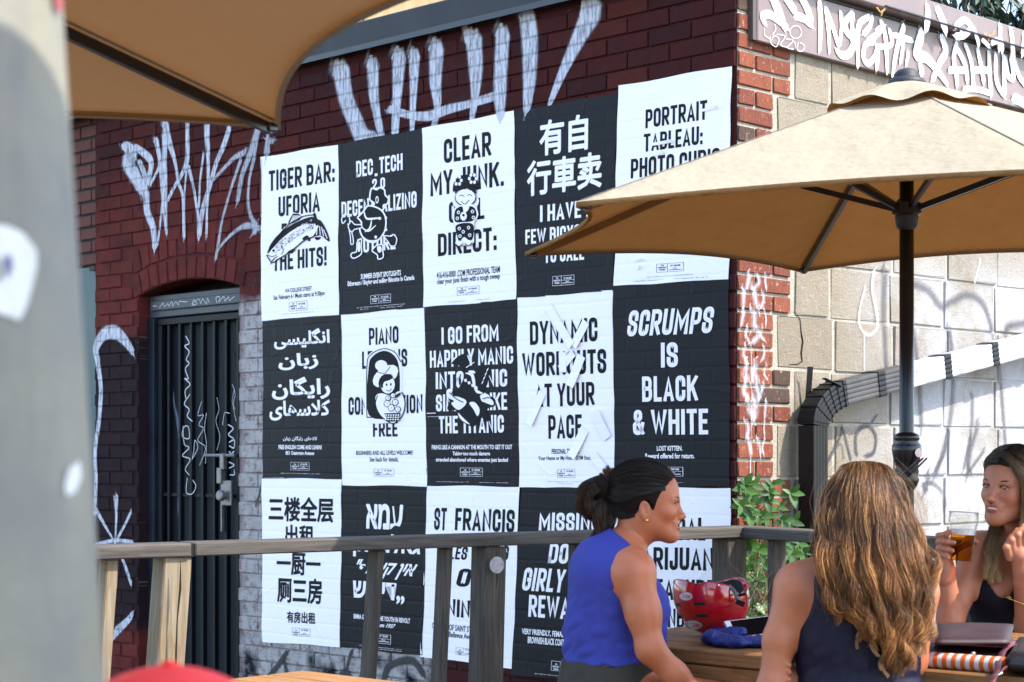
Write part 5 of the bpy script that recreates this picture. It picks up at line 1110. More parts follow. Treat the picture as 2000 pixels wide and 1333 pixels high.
# ------------------------------------------------------------------ implicit-surface modelling kit
def rot(ax, ay, az):
    return np.array(Matrix.Rotation(az, 3, 'Z') @ Matrix.Rotation(ay, 3, 'Y') @ Matrix.Rotation(ax, 3, 'X'))
class SDF:
    def __init__(s, h): s.h = h; s.pr = []
    def ell(s, c, r, R=None, k=.03, op='u'): s.pr.append(('e', np.array(c, float), np.array(r, float), R, k, op)); return s
    def cap(s, a, b, r1, r2, k=.03, op='u'): s.pr.append(('c', np.array(a, float), np.array(b, float), (r1, r2), k, op)); return s
    def chain(s, pts, rs, k=.02, op='u'):
        for i in range(len(pts)-1): s.cap(pts[i], pts[i+1], rs[i], rs[i+1], k, op)
        return s
    def bounds(s):
        lo = np.full(3, 9e9); hi = -lo
        for p in s.pr:
            if p[5] != 'u': continue
            if p[0] == 'e': r = max(p[2]); lo = np.minimum(lo, p[1]-r); hi = np.maximum(hi, p[1]+r)
            else:
                r = max(p[3]); lo = np.minimum(lo, np.minimum(p[1], p[2])-r); hi = np.maximum(hi, np.maximum(p[1], p[2])+r)
        return lo-3*s.h, hi+3*s.h
    def field(s, inflate=0.0, box=None):
        lo, hi = box if box else s.bounds(); n = np.ceil((hi-lo)/s.h).astype(int)+1
        f = np.full(tuple(n), .12, np.float32); s.lo = lo; s.n = n
        for p in s.pr:
            if p[0] == 'e': r = max(p[2]); a, b = p[1]-r, p[1]+r
            else: r = max(p[3]); a, b = np.minimum(p[1], p[2])-r, np.maximum(p[1], p[2])+r
            m = .05+p[4]; i0 = np.maximum(0, np.floor((a-m-lo)/s.h).astype(int)); i1 = np.minimum(n, np.ceil((b+m-lo)/s.h).astype(int)+1)
            if np.any(i1 <= i0): continue
            X = lo[0]+np.arange(i0[0], i1[0])*s.h; Y = lo[1]+np.arange(i0[1], i1[1])*s.h; Z = lo[2]+np.arange(i0[2], i1[2])*s.h
            if p[0] == 'e':
                x, y, z = np.meshgrid(X-p[1][0], Y-p[1][1], Z-p[1][2], indexing='ij', sparse=True)
                if p[3] is not None:
                    Rt = p[3].T; q = [Rt[i,0]*x+Rt[i,1]*y+Rt[i,2]*z for i in range(3)]
                else: q = [x, y, z]
                rr = p[2]; k0 = np.sqrt((q[0]/rr[0])**2+(q[1]/rr[1])**2+(q[2]/rr[2])**2); k1 = np.sqrt((q[0]/rr[0]**2)**2+(q[1]/rr[1]**2)**2+(q[2]/rr[2]**2)**2)
                d = k0*(k0-1)/np.maximum(k1, 1e-6)
            else:
                a_, b_, (r1, r2) = p[1], p[2], p[3]; ab = b_-a_; L2 = ab@ab+1e-12
                x, y, z = np.meshgrid(X-a_[0], Y-a_[1], Z-a_[2], indexing='ij', sparse=True)
                t = np.clip((x*ab[0]+y*ab[1]+z*ab[2])/L2, 0, 1); d = np.sqrt((x-t*ab[0])**2+(y-t*ab[1])**2+(z-t*ab[2])**2)-(r1+(r2-r1)*t)
            sub = f[i0[0]:i1[0], i0[1]:i1[1], i0[2]:i1[2]]; k = max(p[4], 1e-4)
            if p[5] == 'u':
                h = np.clip(.5+.5*(sub-d)/k, 0, 1); sub[:] = sub*(1-h)+d*h-k*h*(1-h)
            elif p[5] == 's':
                h = np.clip(.5-.5*(sub+d)/k, 0, 1); sub[:] = sub*(1-h)-d*h+k*h*(1-h)
        return f-inflate
def surf(f, lo, h):
    """naive surface nets"""
    ins = f < 0; nx, ny, nz = f.shape; cs = (nx-1, ny-1, nz-1)
    corners = [(i,j,k) for i in (0,1) for j in (0,1) for k in (0,1)]
    def sl(a, o): return a[o[0]:o[0]+cs[0], o[1]:o[1]+cs[1], o[2]:o[2]+cs[2]]
    cnt = sum(sl(ins, o).astype(np.int8) for o in corners); act = (cnt > 0) & (cnt < 8)
    idx = np.full(cs, -1, np.int64); ids = np.argwhere(act); idx[act] = np.arange(len(ids))
    acc = np.zeros((len(ids), 3)); num = np.zeros(len(ids)); fv = {o: sl(f, o)[act] for o in corners}
    for a in corners:
        for d in range(3):
            if a[d]: continue
            b = list(a); b[d] = 1; b = tuple(b); fa, fb = fv[a], fv[b]; m = (fa < 0) != (fb < 0)
            t = np.where(m, fa/(fa-fb+1e-12), 0)
            for q in range(3): acc[:, q] += np.where(m, a[q]+(t if q == d else 0), 0)
            num += m
    V = (ids+acc/num[:, None])*h+lo
    Q = []
    for d in range(3):
        o1, o2 = [(1,2),(2,0),(0,1)][d]
        sh = [slice(1,-1)]*3; sh[d] = slice(0, f.shape[d]-1); sh2 = list(sh); sh2[d] = slice(1, f.shape[d])
        A_ = ins[tuple(sh)]; B_ = ins[tuple(sh2)]; ch = A_ != B_; e = np.argwhere(ch); flip = A_[ch]
        base = e.copy(); 
        for q in range(3):
            if q != d: base[:, q] += 1
        def cell(da, db):
            c = base.copy(); c[:, o1] -= da; c[:, o2] -= db; return idx[c[:,0], c[:,1], c[:,2]]
        q = np.stack([cell(0,0), cell(1,0), cell(1,1), cell(0,1)], 1); q[~flip] = q[~flip][:, ::-1]; Q.append(q)
    return V, np.concatenate(Q)
def smooth_mesh(V, Q, it=2, lam=.5):
    E = np.concatenate([Q[:, [0,1]], Q[:, [1,2]], Q[:, [2,3]], Q[:, [3,0]]]); E = np.concatenate([E, E[:, ::-1]])
    deg = np.bincount(E[:,0], minlength=len(V)).astype(float)[:, None]
    for _ in range(it):
        for l in (lam, -lam*1.04):
            S = np.stack([np.bincount(E[:,0], V[E[:,1], q], len(V)) for q in range(3)], 1)/np.maximum(deg, 1); V = V+l*(S-V)
    return V
def np_mesh(name, V, Q):
    me = bpy.data.meshes.new(name); me.vertices.add(len(V)); me.vertices.foreach_set('co', np.asarray(V, np.float32).ravel())
    k = Q.shape[1]; me.loops.add(Q.size); me.loops.foreach_set('vertex_index', Q.astype(np.int32).ravel()); me.polygons.add(len(Q)); me.polygons.foreach_set('loop_start', np.arange(0, Q.size, k, dtype=np.int32)); me.polygons.foreach_set('loop_total', np.full(len(Q), k, np.int32))
    me.update(calc_edges=True); me.validate(); return me
def sculpt(name, sdf, mat, parent, inflate=0.0, extra=None, it=2, warp=None, box=None):
    f = sdf.field(inflate, box)
    if extra: f = extra(f, sdf)
    f[0] = f[-1] = .1; f[:, 0] = f[:, -1] = .1; f[:, :, 0] = f[:, :, -1] = .1
    V, Q = surf(f, sdf.lo, sdf.h); V = smooth_mesh(V, Q, it)
    if warp: V = warp(V)
    return link(name, np_mesh(name, V, Q), mat, parent, smooth=True)
def grid(s): return np.meshgrid(*[s.lo[i]+np.arange(s.n[i])*s.h for i in range(3)], indexing='ij', sparse=True)
# ------------------------------------------------------------------ skin, hair, cloth materials
def skin_mat(name, c1, c2, rough=.48):
    m, nt, b = mat_new(name); g = G(nt); p = g.pos(); n = g.noise(p, 14, 3, .6); f_ = g.noise(p, 190, 3, .6)
    at = g.n('Attribute', attribute_name='lip'); at2 = g.n('Attribute', attribute_name='blush')
    c = g.mix(g.ramp(n, .35, .65), c1, c2); c = g.mix(at2.outputs['Fac'], c, (c1[0]*1.0, c1[1]*.72, c1[2]*.68)); c = g.mix(g.math('MULTIPLY', at.outputs['Fac'], .8), c, (.26,.050,.042))
    fr = g.math('MULTIPLY', g.ramp(g.noise(p, 75, 2, .5), .66, .72), .16); c = g.mix(fr, c, (.20,.08,.04))
    g.put(b.inputs['Base Color'], c); b.inputs['Roughness'].default_value = rough; b.inputs['Specular IOR Level'].default_value = .35
    b.inputs['Subsurface Weight'].default_value = .10; b.inputs['Subsurface Radius'].default_value = (.012,.004,.002); b.inputs['Subsurface Scale'].default_value = 1.0
    g.put(b.inputs['Normal'], g.bump(f_, .10, .002)); return m
def hair_mat(name, rough=.40):
    m, nt, b = mat_new(name); g = G(nt); a = g.n('Attribute', attribute_name='hc'); g.put(b.inputs['Base Color'], a.outputs['Color']); b.inputs['Roughness'].default_value = rough; b.inputs['Specular IOR Level'].default_value = .32
    return m
def cloth_mat(name, c, rough=.8, fold=0.0, fs=6):
    m, nt, b = mat_new(name); g = G(nt); p = g.pos(); n = g.noise(p, 5, 3); wv = g.noise(p, 700, 2); fo = g.noise(g.scale(p, (1,1,.5)), fs, 3, .5)
    g.put(b.inputs['Base Color'], g.mix(n, tuple(.88*q for q in c), tuple(min(1, 1.1*q) for q in c))); b.inputs['Roughness'].default_value = rough; b.inputs['Specular IOR Level'].default_value = .2; b.inputs['Sheen Weight'].default_value = .0
    h = g.math('ADD', g.math('MULTIPLY', wv, .03), g.math('MULTIPLY', fo, 3.0+fold)); g.put(b.inputs['Normal'], g.bump(h, .5, .012)); return m
M['skin_a'] = skin_mat('olive_skin', (.41,.132,.060), (.35,.108,.047)); M['skin_b'] = skin_mat('tanned_skin', (.40,.135,.062), (.34,.110,.050)); M['skin_c'] = skin_mat('fair_skin', (.40,.160,.090), (.34,.125,.070))
M['hair'] = hair_mat('hair_strands'); M['hair_base'] = hair_mat('hair_underlayer', .85); M['hair_base'].node_tree.nodes['Principled BSDF'].inputs['Specular IOR Level'].default_value = .1
M['blue_cloth'] = cloth_mat('blue_cotton', (.034,.042,.235), .85); M['navy_cloth'] = cloth_mat('navy_satin', (.0050,.0038,.016), .55, 1.0, 9); M['black_cloth'] = cloth_mat('black_cloth', (.006,.006,.012), .8); M['olive_cloth'] = cloth_mat('grey_olive_trousers', (.036,.031,.024), .85, 2, 12)
def lipify(o, pts, blush=()):
    me = o.data; V = np.empty(len(me.vertices)*3, np.float32); me.vertices.foreach_get('co', V); V = V.reshape(-1,3)
    for nm, ps in (('lip', pts), ('blush', blush)):
        a = me.attributes.new(nm, 'FLOAT', 'POINT'); w_ = np.zeros(len(V), np.float32)
        for (c, r) in ps:
            d = np.sqrt((((V-np.array(c))/np.array(r))**2).sum(1)); w_ = np.maximum(w_, np.clip((1.25-d)/.35, 0, 1)*(1 if nm == 'lip' else .35))
        a.data.foreach_set('value', w_)
def tubes(name, paths, rad, mat, parent, colors, sides=3):
    """many thin strands; paths (N, n, 3), rad (N,) or (N,n), colors (N, n, 3)"""
    N, n, _ = paths.shape; T = np.empty_like(paths); T[:, 1:-1] = paths[:, 2:]-paths[:, :-2]; T[:, 0] = paths[:, 1]-paths[:, 0]; T[:, -1] = paths[:, -1]-paths[:, -2]
    T /= np.linalg.norm(T, axis=2, keepdims=True)+1e-9; ref = np.array([.31,.92,.22]); A_ = np.cross(T, ref); A_ /= np.linalg.norm(A_, axis=2, keepdims=True)+1e-9; B_ = np.cross(T, A_)
    rad = np.asarray(rad); rad = rad[:, None] if rad.ndim == 1 else rad; prof = rad*np.linspace(1, .45, n)[None, :]
    V = np.stack([paths+(A_*math.cos(2*math.pi*k/sides)+B_*math.sin(2*math.pi*k/sides))*prof[..., None] for k in range(sides)], 2)
    idx = np.arange(N*n*sides).reshape(N, n, sides); Q = np.stack([idx[:, :-1, :], np.roll(idx, -1, 2)[:, :-1, :], np.roll(idx, -1, 2)[:, 1:, :], idx[:, 1:, :]], -1).reshape(-1, 4)
    me = np_mesh(name, V.reshape(-1, 3), Q); a = me.attributes.new('hc', 'FLOAT_COLOR', 'POINT')
    C = np.ones((N, n, sides, 4), np.float32); C[..., :3] = colors[:, :, None, :]; a.data.foreach_set('color', C.ravel()); return link(name, me, mat, parent, smooth=True)
def resamp(g, n):
    g = np.array(g, float); q = np.array(curve_pts(list(g), 10)); d = np.r_[0, np.cumsum(np.linalg.norm(np.diff(q, axis=0), axis=1))]; t = np.linspace(0, d[-1], n); return np.stack([np.interp(t, d, q[:, i]) for i in range(3)], 1)
def strands(guides, per, n, spread, wave=0.0, wl=.1, curl=0.0, rs=None, tipspread=1.0, jitter=.0015):
    rs = rs or np.random.default_rng(3); out = []
    for gi, (g, sp) in enumerate(zip(guides, spread)):
        q = resamp(g, n); t = np.linspace(0, 1, n)[None, :, None]; off = rs.normal(0, 1, (per, 1, 3)); off /= np.maximum(1, np.linalg.norm(off, axis=2, keepdims=True)/1.6); prof = (.55+.45*np.sin(np.pi*np.clip(t*1.1, 0, 1)))*(1+(tipspread-1)*t)
        p = q[None]+off*sp*prof
        L_ = np.linalg.norm(np.diff(q, axis=0), axis=1).sum(); ph = rs.uniform(0, 6.28, (1, 1, 1))+rs.normal(0, .5, (per, 1, 1)); s = t*L_/wl*2*math.pi
        w1 = wave*np.clip(t*1.6, 0, 1); p = p+np.concatenate([np.sin(s+ph)*w1, np.cos(s*.9+ph)*w1*.6, np.zeros_like(s+ph)], 2)
        c1 = curl*np.clip((t-.6)/.4, 0, 1)
        p = p+np.concatenate([np.sin(s*1.3+ph*2)*c1, np.cos(s*1.3+ph*2)*c1, np.cos(s*1.1+ph)*c1*.5], 2)
        p = p+np.cumsum(rs.normal(0, jitter, p.shape), 1)*.35; out.append(p)
    return np.concatenate(out)
def hcol(N, n, root, tip, rs, var=.3, gold=None, gp_=.15):
    t = np.linspace(0, 1, n)[None, :, None]; root, tip = np.array(root), np.array(tip); c = root*(1-t)+tip*t; c = np.repeat(c, N, 0)*np.exp(rs.normal(0, var, (N, 1, 1)))
    if gold is not None:
        m = rs.random((N, 1, 1)) < gp_; c = np.where(m, np.array(gold)*(.5+.7*t), c)
    return c
# ------------------------------------------------------------------ people
def pv3(px, py, Y): return np.array(P(px, py, Y))
class Head:
    """canonical head: face towards -y, eye level at z=0, chin at -.105"""
    def __init__(s, O, scale, R): s.O = np.array(O, float); s.s = scale; s.R = R
    def W(s, p): return s.O+s.s*(s.R@np.array(p, float))
    def e(s, sdf, c, r, k=.02, op='u', R=None): sdf.ell(s.W(c), s.s*np.array(r), s.R if R is None else s.R@R, k*s.s, op)
    def c(s, sdf, a, b, r1, r2, k=.012, op='u'): sdf.cap(s.W(a), s.W(b), r1*s.s, r2*s.s, k*s.s, op)
    def build(s, d, smile=1.0):
        e, c = s.e, s.c
        e(d,(0,.012,.028),(.072,.094,.086),.03); e(d,(0,-.035,.030),(.058,.052,.056),.03); e(d,(0,-.034,-.028),(.054,.052,.060),.03)
        c(d,(0,-.02,-.060),(0,-.064,-.086),.040,.020,.03)
        for q in (-1,1):
            c(d,(q*.044,.002,-.040),(q*.016,-.066,-.086),.017,.014,.03); e(d,(q*.036,-.058,-.024),(.020,.019,.018),.022)
            c(d,(q*.008,-.083,.017),(q*.042,-.070,.015),.0065,.006,.014)
            e(d,(q*.030,-.091,-.001),(.0165,.0125,.0095),.010,'s')
            e(d,(q*.0305,-.0660,-.001),(.0132,.0132,.0132),.003)
            c(d,(q*.016,-.0815,.000),(q*.030,-.0838,.0048),.0026,.0034,.004); c(d,(q*.030,-.0838,.0048),(q*.044,-.0745,.0010),.0030,.0024,.004)
            c(d,(q*.017,-.080,-.0035),(q*.030,-.0812,-.0070),.002,.0026,.004); c(d,(q*.030,-.0812,-.0070),(q*.043,-.0735,-.0035),.0024,.002,.004)
            e(d,(q*.010,-.0955,-.0365),(.0068,.0085,.0062),.006); e(d,(q*.0058,-.100,-.0440),(.0030,.0045,.0028),.002,'s')
            Re = rot(-.16, 0, q*.34)
            e(d,(q*.077,.005,-.018),(.0065,.0165,.0275),.006,R=Re); e(d,(q*.0845,.003,-.016),(.006,.0100,.0175),.0025,'s',R=Re); e(d,(q*.0790,-.004,-.018),(.0040,.0040,.0070),.003); e(d,(q*.0780,-.001,-.042),(.0045,.0075,.008),.005)
        c(d,(0,-.085,.006),(0,-.101,-.028),.0058,.0075,.014); e(d,(0,-.1055,-.0335),(.0080,.0088,.0074),.008)
        e(d,(0,-.0775,-.057),(.026,.018,.019),.016); e(d,(0,-.080,-.093),(.015,.013,.012),.018)
        z = -.0545
        for q in (-1,1):
            c(d,(q*.033,-.0750,z+.0085*smile),(q*.014,-.0915,z+.0005),.0020,.0032,.005); c(d,(q*.014,-.0915,z+.0005),(0,-.0957,z+.0012),.0034,.0036,.004)
            c(d,(q*.032,-.0750,z+.0065*smile),(q*.014,-.0905,z-.0105),.0020,.0036,.005); c(d,(q*.014,-.0905,z-.0105),(0,-.0945,z-.0130),.0038,.0044,.004)
        e(d,(0,-.098,z-.0062),(.0245,.0125,.0040 if smile > .5 else .0012),.0025,'s')
        e(d,(0,-.0935,z+.011),(.0025,.004,.006),.004,'s')
        return d
    def lips(s, o):
        z = -.0545; lp = []
        for q in (-1,1): lp += [(s.W((q*.012,-.093,z+.0015)), (.014*s.s,.012*s.s,.0052*s.s)), (s.W((q*.010,-.093,z-.0140)), (.013*s.s,.012*s.s,.0055*s.s))]
        # world-aligned ellipsoids are close enough: use spheres for turned heads
        lp = [(c, (max(r[0],r[1])*.45,)*2+(r[2]*.85,)) for c, r in lp]
        lp += [(s.W((0,-.095,z+.002)), (.009*s.s,.009*s.s,.0048*s.s)), (s.W((0,-.094,z-.0145)), (.010*s.s,.010*s.s,.0052*s.s))]
        bl = [(s.W((q*.042,-.058,-.026)), (.024*s.s,)*3) for q in (-1,1)]+[(s.W((0,-.108,-.034)), (.010*s.s,)*3)]
        lipify(o, lp, bl)
    def extras(s, parent, iris=(.05,.03,.015), browc=(.02,.012,.008), seed=1):
        rs = np.random.default_rng(seed); z = -.0545
        eb = MB(); ir = MB(); ax = s.R@np.array([0,-1,0])
        for q in (-1,1):
            c = s.W((q*.0305,-.0704,-.001)); R_ = .0122*s.s
            pr = [(R_*math.sin(t), -R_*math.cos(t)) for t in np.linspace(0.001, math.pi-.001, 13)]; eb.lathe(pr, c, 16, tuple(ax))
            g = s.R@np.array([0,-1,-.02]); g /= np.linalg.norm(g); ir.lathe([(.0068*s.s,0),(.0050*s.s,.0013*s.s),(.0005,.0020*s.s)], c+g*R_*.860, 16, tuple(g))
        eb.build('eyeballs', M['eyewhite'], parent, True); ir.build('irises', simple('iris', iris, .12, 0), parent, True)
        t_ = MB(); pr = [(.0175*math.sin(t), -.0175*math.cos(t)) for t in np.linspace(.001, math.pi-.001, 9)]
        t_.lathe(pr, (0,0,0), 20); t_.v = [tuple(s.W((v[0]*1.35, -.0835+v[1]*.50, z-.0055+v[2]*.26))) for v in t_.v]; t_.build('teeth', M['teeth'], parent, True)
        # brows and lashes
        pa = []; 
        for q in (-1,1):
            for i in range(260):
                u = rs.random(); x = q*(.011+.039*u); y = -.0905+.022*u*u; zz = .0155+.0055*math.sin(u*2.4)+rs.normal(0,.0011)*(1-.6*u)
                l = .006; pa.append([s.W((x+q*l*t*.8, y+l*t*.25*u-.0008, zz+l*t*.35*(1-1.4*u))) for t in np.linspace(0,1,4)])
            for i in range(60):
                u = rs.random(); x = q*(.0165+.029*u); y = -.0845+.009*u*u; zz = .0018+.0042*math.sin(u*3.0)-.002*u
                pa.append([s.W((x+q*.0012*t*(1+u), y-.0055*t, zz+.0045*t*t)) for t in np.linspace(0,1,4)])
            for i in range(30):      # lid line
                u = i/30; x = q*(.0160+.028*u); y = -.0852+.0095*u*u; zz = .0012+.0040*math.sin(u*3.05); pa.append([s.W((x+q*.0010*t*3, y, zz)) for t in np.linspace(-.4,.6,4)])
        pa = np.array(pa); tubes('brows_and_lashes', pa, np.full(len(pa), .0009*s.s), M['hair'], parent, np.tile(np.array(browc), (len(pa), 4, 1)), 3)
M['eyewhite'] = simple('eyewhite', (.62,.58,.55), .15); M['teeth'] = simple('teeth', (.72,.68,.60), .25)
def arcs(H, cr, starts, end, lift=1.0, n=6):
    """guide curves over the cranium between canonical points"""
    c = np.array([0,.012,.028]); r = np.array(cr); out = []
    def un(p): d = (np.array(p)-c)/r; return d/np.linalg.norm(d)
    for st in starts:
        a = un(st); b = un(end(st) if callable(end) else end); om = math.acos(np.clip(a@b, -1, 1)); g = []
        for t in np.linspace(0, 1, n):
            d = (math.sin((1-t)*om)*a+math.sin(t*om)*b)/max(math.sin(om), 1e-4); g.append(H.W(c+d*r*lift))
        out.append(g)
    return out
def haircap(name, H, parent, cr, cuts, color, h=.0035):
    d = SDF(h); H.e(d,(0,.012,.028),cr,.02)
    for (c, r) in cuts: H.e(d, c, r, .006, 's')
    o = sculpt(name, d, M['hair_base'], parent, it=3); a = o.data.attributes.new('hc', 'FLOAT_COLOR', 'POINT'); a.data.foreach_set('color', np.tile(np.array([*color, 1], np.float32), len(o.data.vertices))); return o
def solid_hair(name, d, parent, color):
    o = sculpt(name, d, M['hair_base'], parent, it=2); a = o.data.attributes.new('hc', 'FLOAT_COLOR', 'POINT'); a.data.foreach_set('color', np.tile(np.array([*color, 1], np.float32), len(o.data.vertices))); return o
def person(label, loc): o = empty('person', tuple(loc)); return tag(o, label, 'person')
def reparent(o, par):
    for ch in list(o): ch.parent = par; ch.matrix_parent_inverse = Matrix.Translation(-Vector(par.location))
def kids(before, par):
    new = [o for o in bpy.data.objects if o not in before and o is not par and o.parent is None]
    for ch in new:
        ch.parent = par; ch.location = Vector(ch.location)-Vector(par.location)
def hand_sdf(d, wrist, palm, fingers, thumb, r=.0082, k=.006):
    d.cap(wrist, palm, .024, .024, .015); 
    for f in fingers: d.chain(f, list(np.linspace(r*1.08, r*.78, len(f))), k)
    d.chain(thumb, list(np.linspace(r*1.25, r*.95, len(thumb))), k)
# ============ A: woman in blue, profile to the right
YA = 4.8
HA = Head(pv3(1262,983,YA), .915, rot(0, 0, math.radians(87)) @ rot(math.radians(2), 0, 0))
before = set(bpy.data.objects)
d = SDF(.0052)
q = lambda px, py, dy=0: pv3(px, py, YA)+np.array([0, dy, 0])
d.ell(q(1196,1150),(.098,.148,.125),None,.05); d.ell(q(1180,1108),(.072,.135,.070),None,.05); d.ell(q(1252,1182,-.055),(.062,.062,.064),None,.045); d.ell(q(1252,1182,.055),(.062,.062,.064),None,.045)
d.ell(q(1180,1238),(.098,.132,.12),None,.05); d.ell(q(1240,1250),(.072,.115,.085),None,.05); d.ell(q(1192,1340),(.125,.170,.115),None,.05)
d.cap(q(1243,1030),q(1216,1086),.046,.052,.035)
for sg in (-1,1): d.cap(q(1212,1082,sg*.03),q(1226,1106,sg*.135),.040,.047,.04)
bxA = (q(1000,1480,-.45), q(1600,880,.45)); fTA = d.field(0, bxA)
for sg in (-1,1):
    d.cap(q(1212,1082,sg*.03),q(1226,1106,sg*.135),.040,.047,.04)
    sh = q(1234,1117,sg*.163); el = pv3(1270,1268,YA+sg*.19) if sg < 0 else pv3(1262,1262,YA+.20); wr = pv3(1388,1392,YA+sg*.16) if sg < 0 else pv3(1370,1400,YA+.10)
    d.cap(sh,(sh+el)/2+np.array([.0,0,.0]),.046,.041,.035); d.cap((sh+el)/2,el,.041,.034,.03); d.cap(el,(el*.6+wr*.4),.035,.031,.02); d.cap(el*.6+wr*.4,wr,.033,.024,.02)
    hv = np.array([.05,.01,-.05]); base = wr+hv*.5
    d.ell(wr+hv*.8,(.035,.022,.028),None,.015)
    for i in range(4):
        o0 = wr+hv*1.2+np.array([0,-.03+.02*i,0]); d.chain([o0,o0+np.array([.03,0,-.02]),o0+np.array([.04,0,-.045])],[.0085,.008,.007],.006)
    d.chain([wr+hv*.6+np.array([0,-.03,0]),wr+hv*.9+np.array([.01,-.045,.005]),wr+hv*1.3+np.array([.02,-.045,-.005])],[.011,.010,.008],.008)
    hip = q(1200,1360,sg*.09); kn = hip+np.array([.40,.03,-.03]); an = kn+np.array([-.03,0,-.40]); d.cap(hip,kn,.085,.058,.04); d.cap(kn,an,.054,.038,.03); d.cap(an,an+np.array([.14,0,-.05]),.038,.028,.03)
fA = d.field(0, bxA); lo, n_ = d.lo.copy(), d.n.copy()
def mk(name, f, mat, it=2):
    f = f.copy(); f[0] = f[-1] = .1; f[:,0] = f[:,-1] = .1; f[:,:,0] = f[:,:,-1] = .1
    V, Q = surf(f, d.lo, d.h); V = smooth_mesh(V, Q, it)
    if 'top' in name or 'trous' in name or name == 'shirt':      # folds in the cloth
        cen = V.mean(0); r = V-cen; r[:, 2] = 0; r /= np.linalg.norm(r, axis=1, keepdims=True)+1e-6; low = np.clip((cen[2]+.10-V[:, 2])/.22, 0.15, 1)
        a = np.sin(V[:, 2]*95+V[:, 0]*38+2*np.sin(V[:, 0]*23))*.6+np.sin(V[:, 2]*48-V[:, 0]*60+V[:, 1]*31+1.3)*.8+np.sin(V[:, 2]*150+V[:, 1]*70)*.3
        V = V+r*(np.abs(a)-.5)[:, None]*.0045*low[:, None]
    return link(name, np_mesh(name, V, Q), mat, smooth=True)
X, Y, Z = grid(d)
def elli(c, r): return (np.sqrt(((X-c[0])/r[0])**2+((Y-c[1])/r[1])**2+((Z-c[2])/r[2])**2)-1)*min(r)
def plane(p, nrm): nrm = np.array(nrm, float)/np.linalg.norm(nrm); return (X-p[0])*nrm[0]+(Y-p[1])*nrm[1]+(Z-p[2])*nrm[2]
# body mesh: head is merged through a finer sculpt of its own that shares the neck
dh = SDF(.0026); HA.build(dh, 1.0); dh.cap(q(1243,1030),q(1216,1086),.046,.052,.035)
bodyA = mk('body', fA, M['skin_a'], 3)
zcut = q(0,1078)[2]
headA = sculpt('head', dh, M['skin_a'], None, it=1, extra=lambda f, s: np.maximum(f, (zcut-grid(s)[2])+0*f)); HA.lips(headA)
pl = plane(q(1210,1046), (np.array([0.62,0,.80])))
arm = [elli(q(1243,1128,sg*.215), (.070,.075,.082)) for sg in (-1,1)]
shirt = np.maximum(fTA-.009, np.maximum(pl, np.maximum(-arm[0], -arm[1]))); shirt = np.maximum(shirt, (q(0,1292)[2]-Z)+.006*np.sin(X*60)); 
armlow = [np.maximum(-(np.abs(Y-YA)-.158), 0) for _ in (0,)]
side = [ (np.abs(Y-YA)-.158) ]
shirt = np.maximum(shirt, np.where(Z < q(0,1140)[2], side[0], -9.0))
mk('tank_top', shirt, M['blue_cloth'], 2)
tr = np.maximum(np.minimum(fTA, np.where(Z < q(0,1320)[2], fA, 9))-.012, Z-(q(0,1287)[2]+.004*np.sin(X*45))); tr = np.maximum(tr, -elli(pv3(1320,1335,YA-.19),(.10,.055,.13))); tr = np.maximum(tr, np.where(X > q(1330,0)[0], Z-.70, -9.0)); tr = np.maximum(tr, .2-Z)
armsk = np.minimum.reduce([np.sqrt((X-c[0])**2+(Y-c[1])**2+(Z-c[2])**2)-.058 for c in [pv3(1262+k*7,1240+k*9,YA-.19) for k in range(0,16,2)]]); tr = np.maximum(tr, -armsk)
mk('trousers', tr, M['olive_cloth'], 2)
HA.extras(None, seed=2)
DARK = (.0095,.0060,.0050)
haircap('hair_cap', HA, None, (.080,.101,.093), [((0,-.103,-.036),(.13,.046,.094)), ((0,.004,-.062),(.13,.034,.056)), ((0,.03,-.135),(.2,.2,.085)), ((.060,-.088,-.018),(.05,.064,.074)), ((-.060,-.088,-.018),(.05,.064,.074)), ((.085,.004,-.030),(.035,.024,.040)), ((-.085,.004,-.030),(.035,.024,.040))], DARK)
bun = HA.W((0,.108,.030))
st = []
for t in np.linspace(-1, 1, 15): st.append((t*.062, -.066+.02*abs(t), .072-.022*abs(t)**2))
for sg in (-1,1):
    for t in np.linspace(0,1,9): st.append((sg*(.066+.006*t), -.048+.100*t, .044-.026*t-.045*max(0,t-.75)))
    for t in np.linspace(0,1,6): st.append((sg*(.068-.03*t), .04+.04*t, -.045-.018*t))
rsA = np.random.default_rng(11)
g1 = arcs(HA, (.081,.102,.094), st, (0,.112,.022)); s1 = strands(g1, 110, 12, [.0062]*len(g1), .001, .06, rs=rsA, jitter=.0006)
tubes('hair', s1, np.full(len(s1), .00055), M['hair'], None, hcol(len(s1), 12, (.011,.007,.006), (.013,.008,.006), rsA, .45, (.05,.03,.022), .06))
qq = lambda px, py, dy=0: q(px, py, dy)
db = SDF(.004); db.chain([qq(1196,955),qq(1172,950),qq(1152,968)],[.026,.024,.017],.02); db.chain([qq(1160,958),qq(1143,975),qq(1150,1002),qq(1168,1010)],[.014,.017,.014,.010],.01); db.chain([qq(1188,968),qq(1180,1000),qq(1178,1030),qq(1164,1058)],[.020,.017,.012,.006],.015)
solid_hair('hair_bun', db, None, DARK)
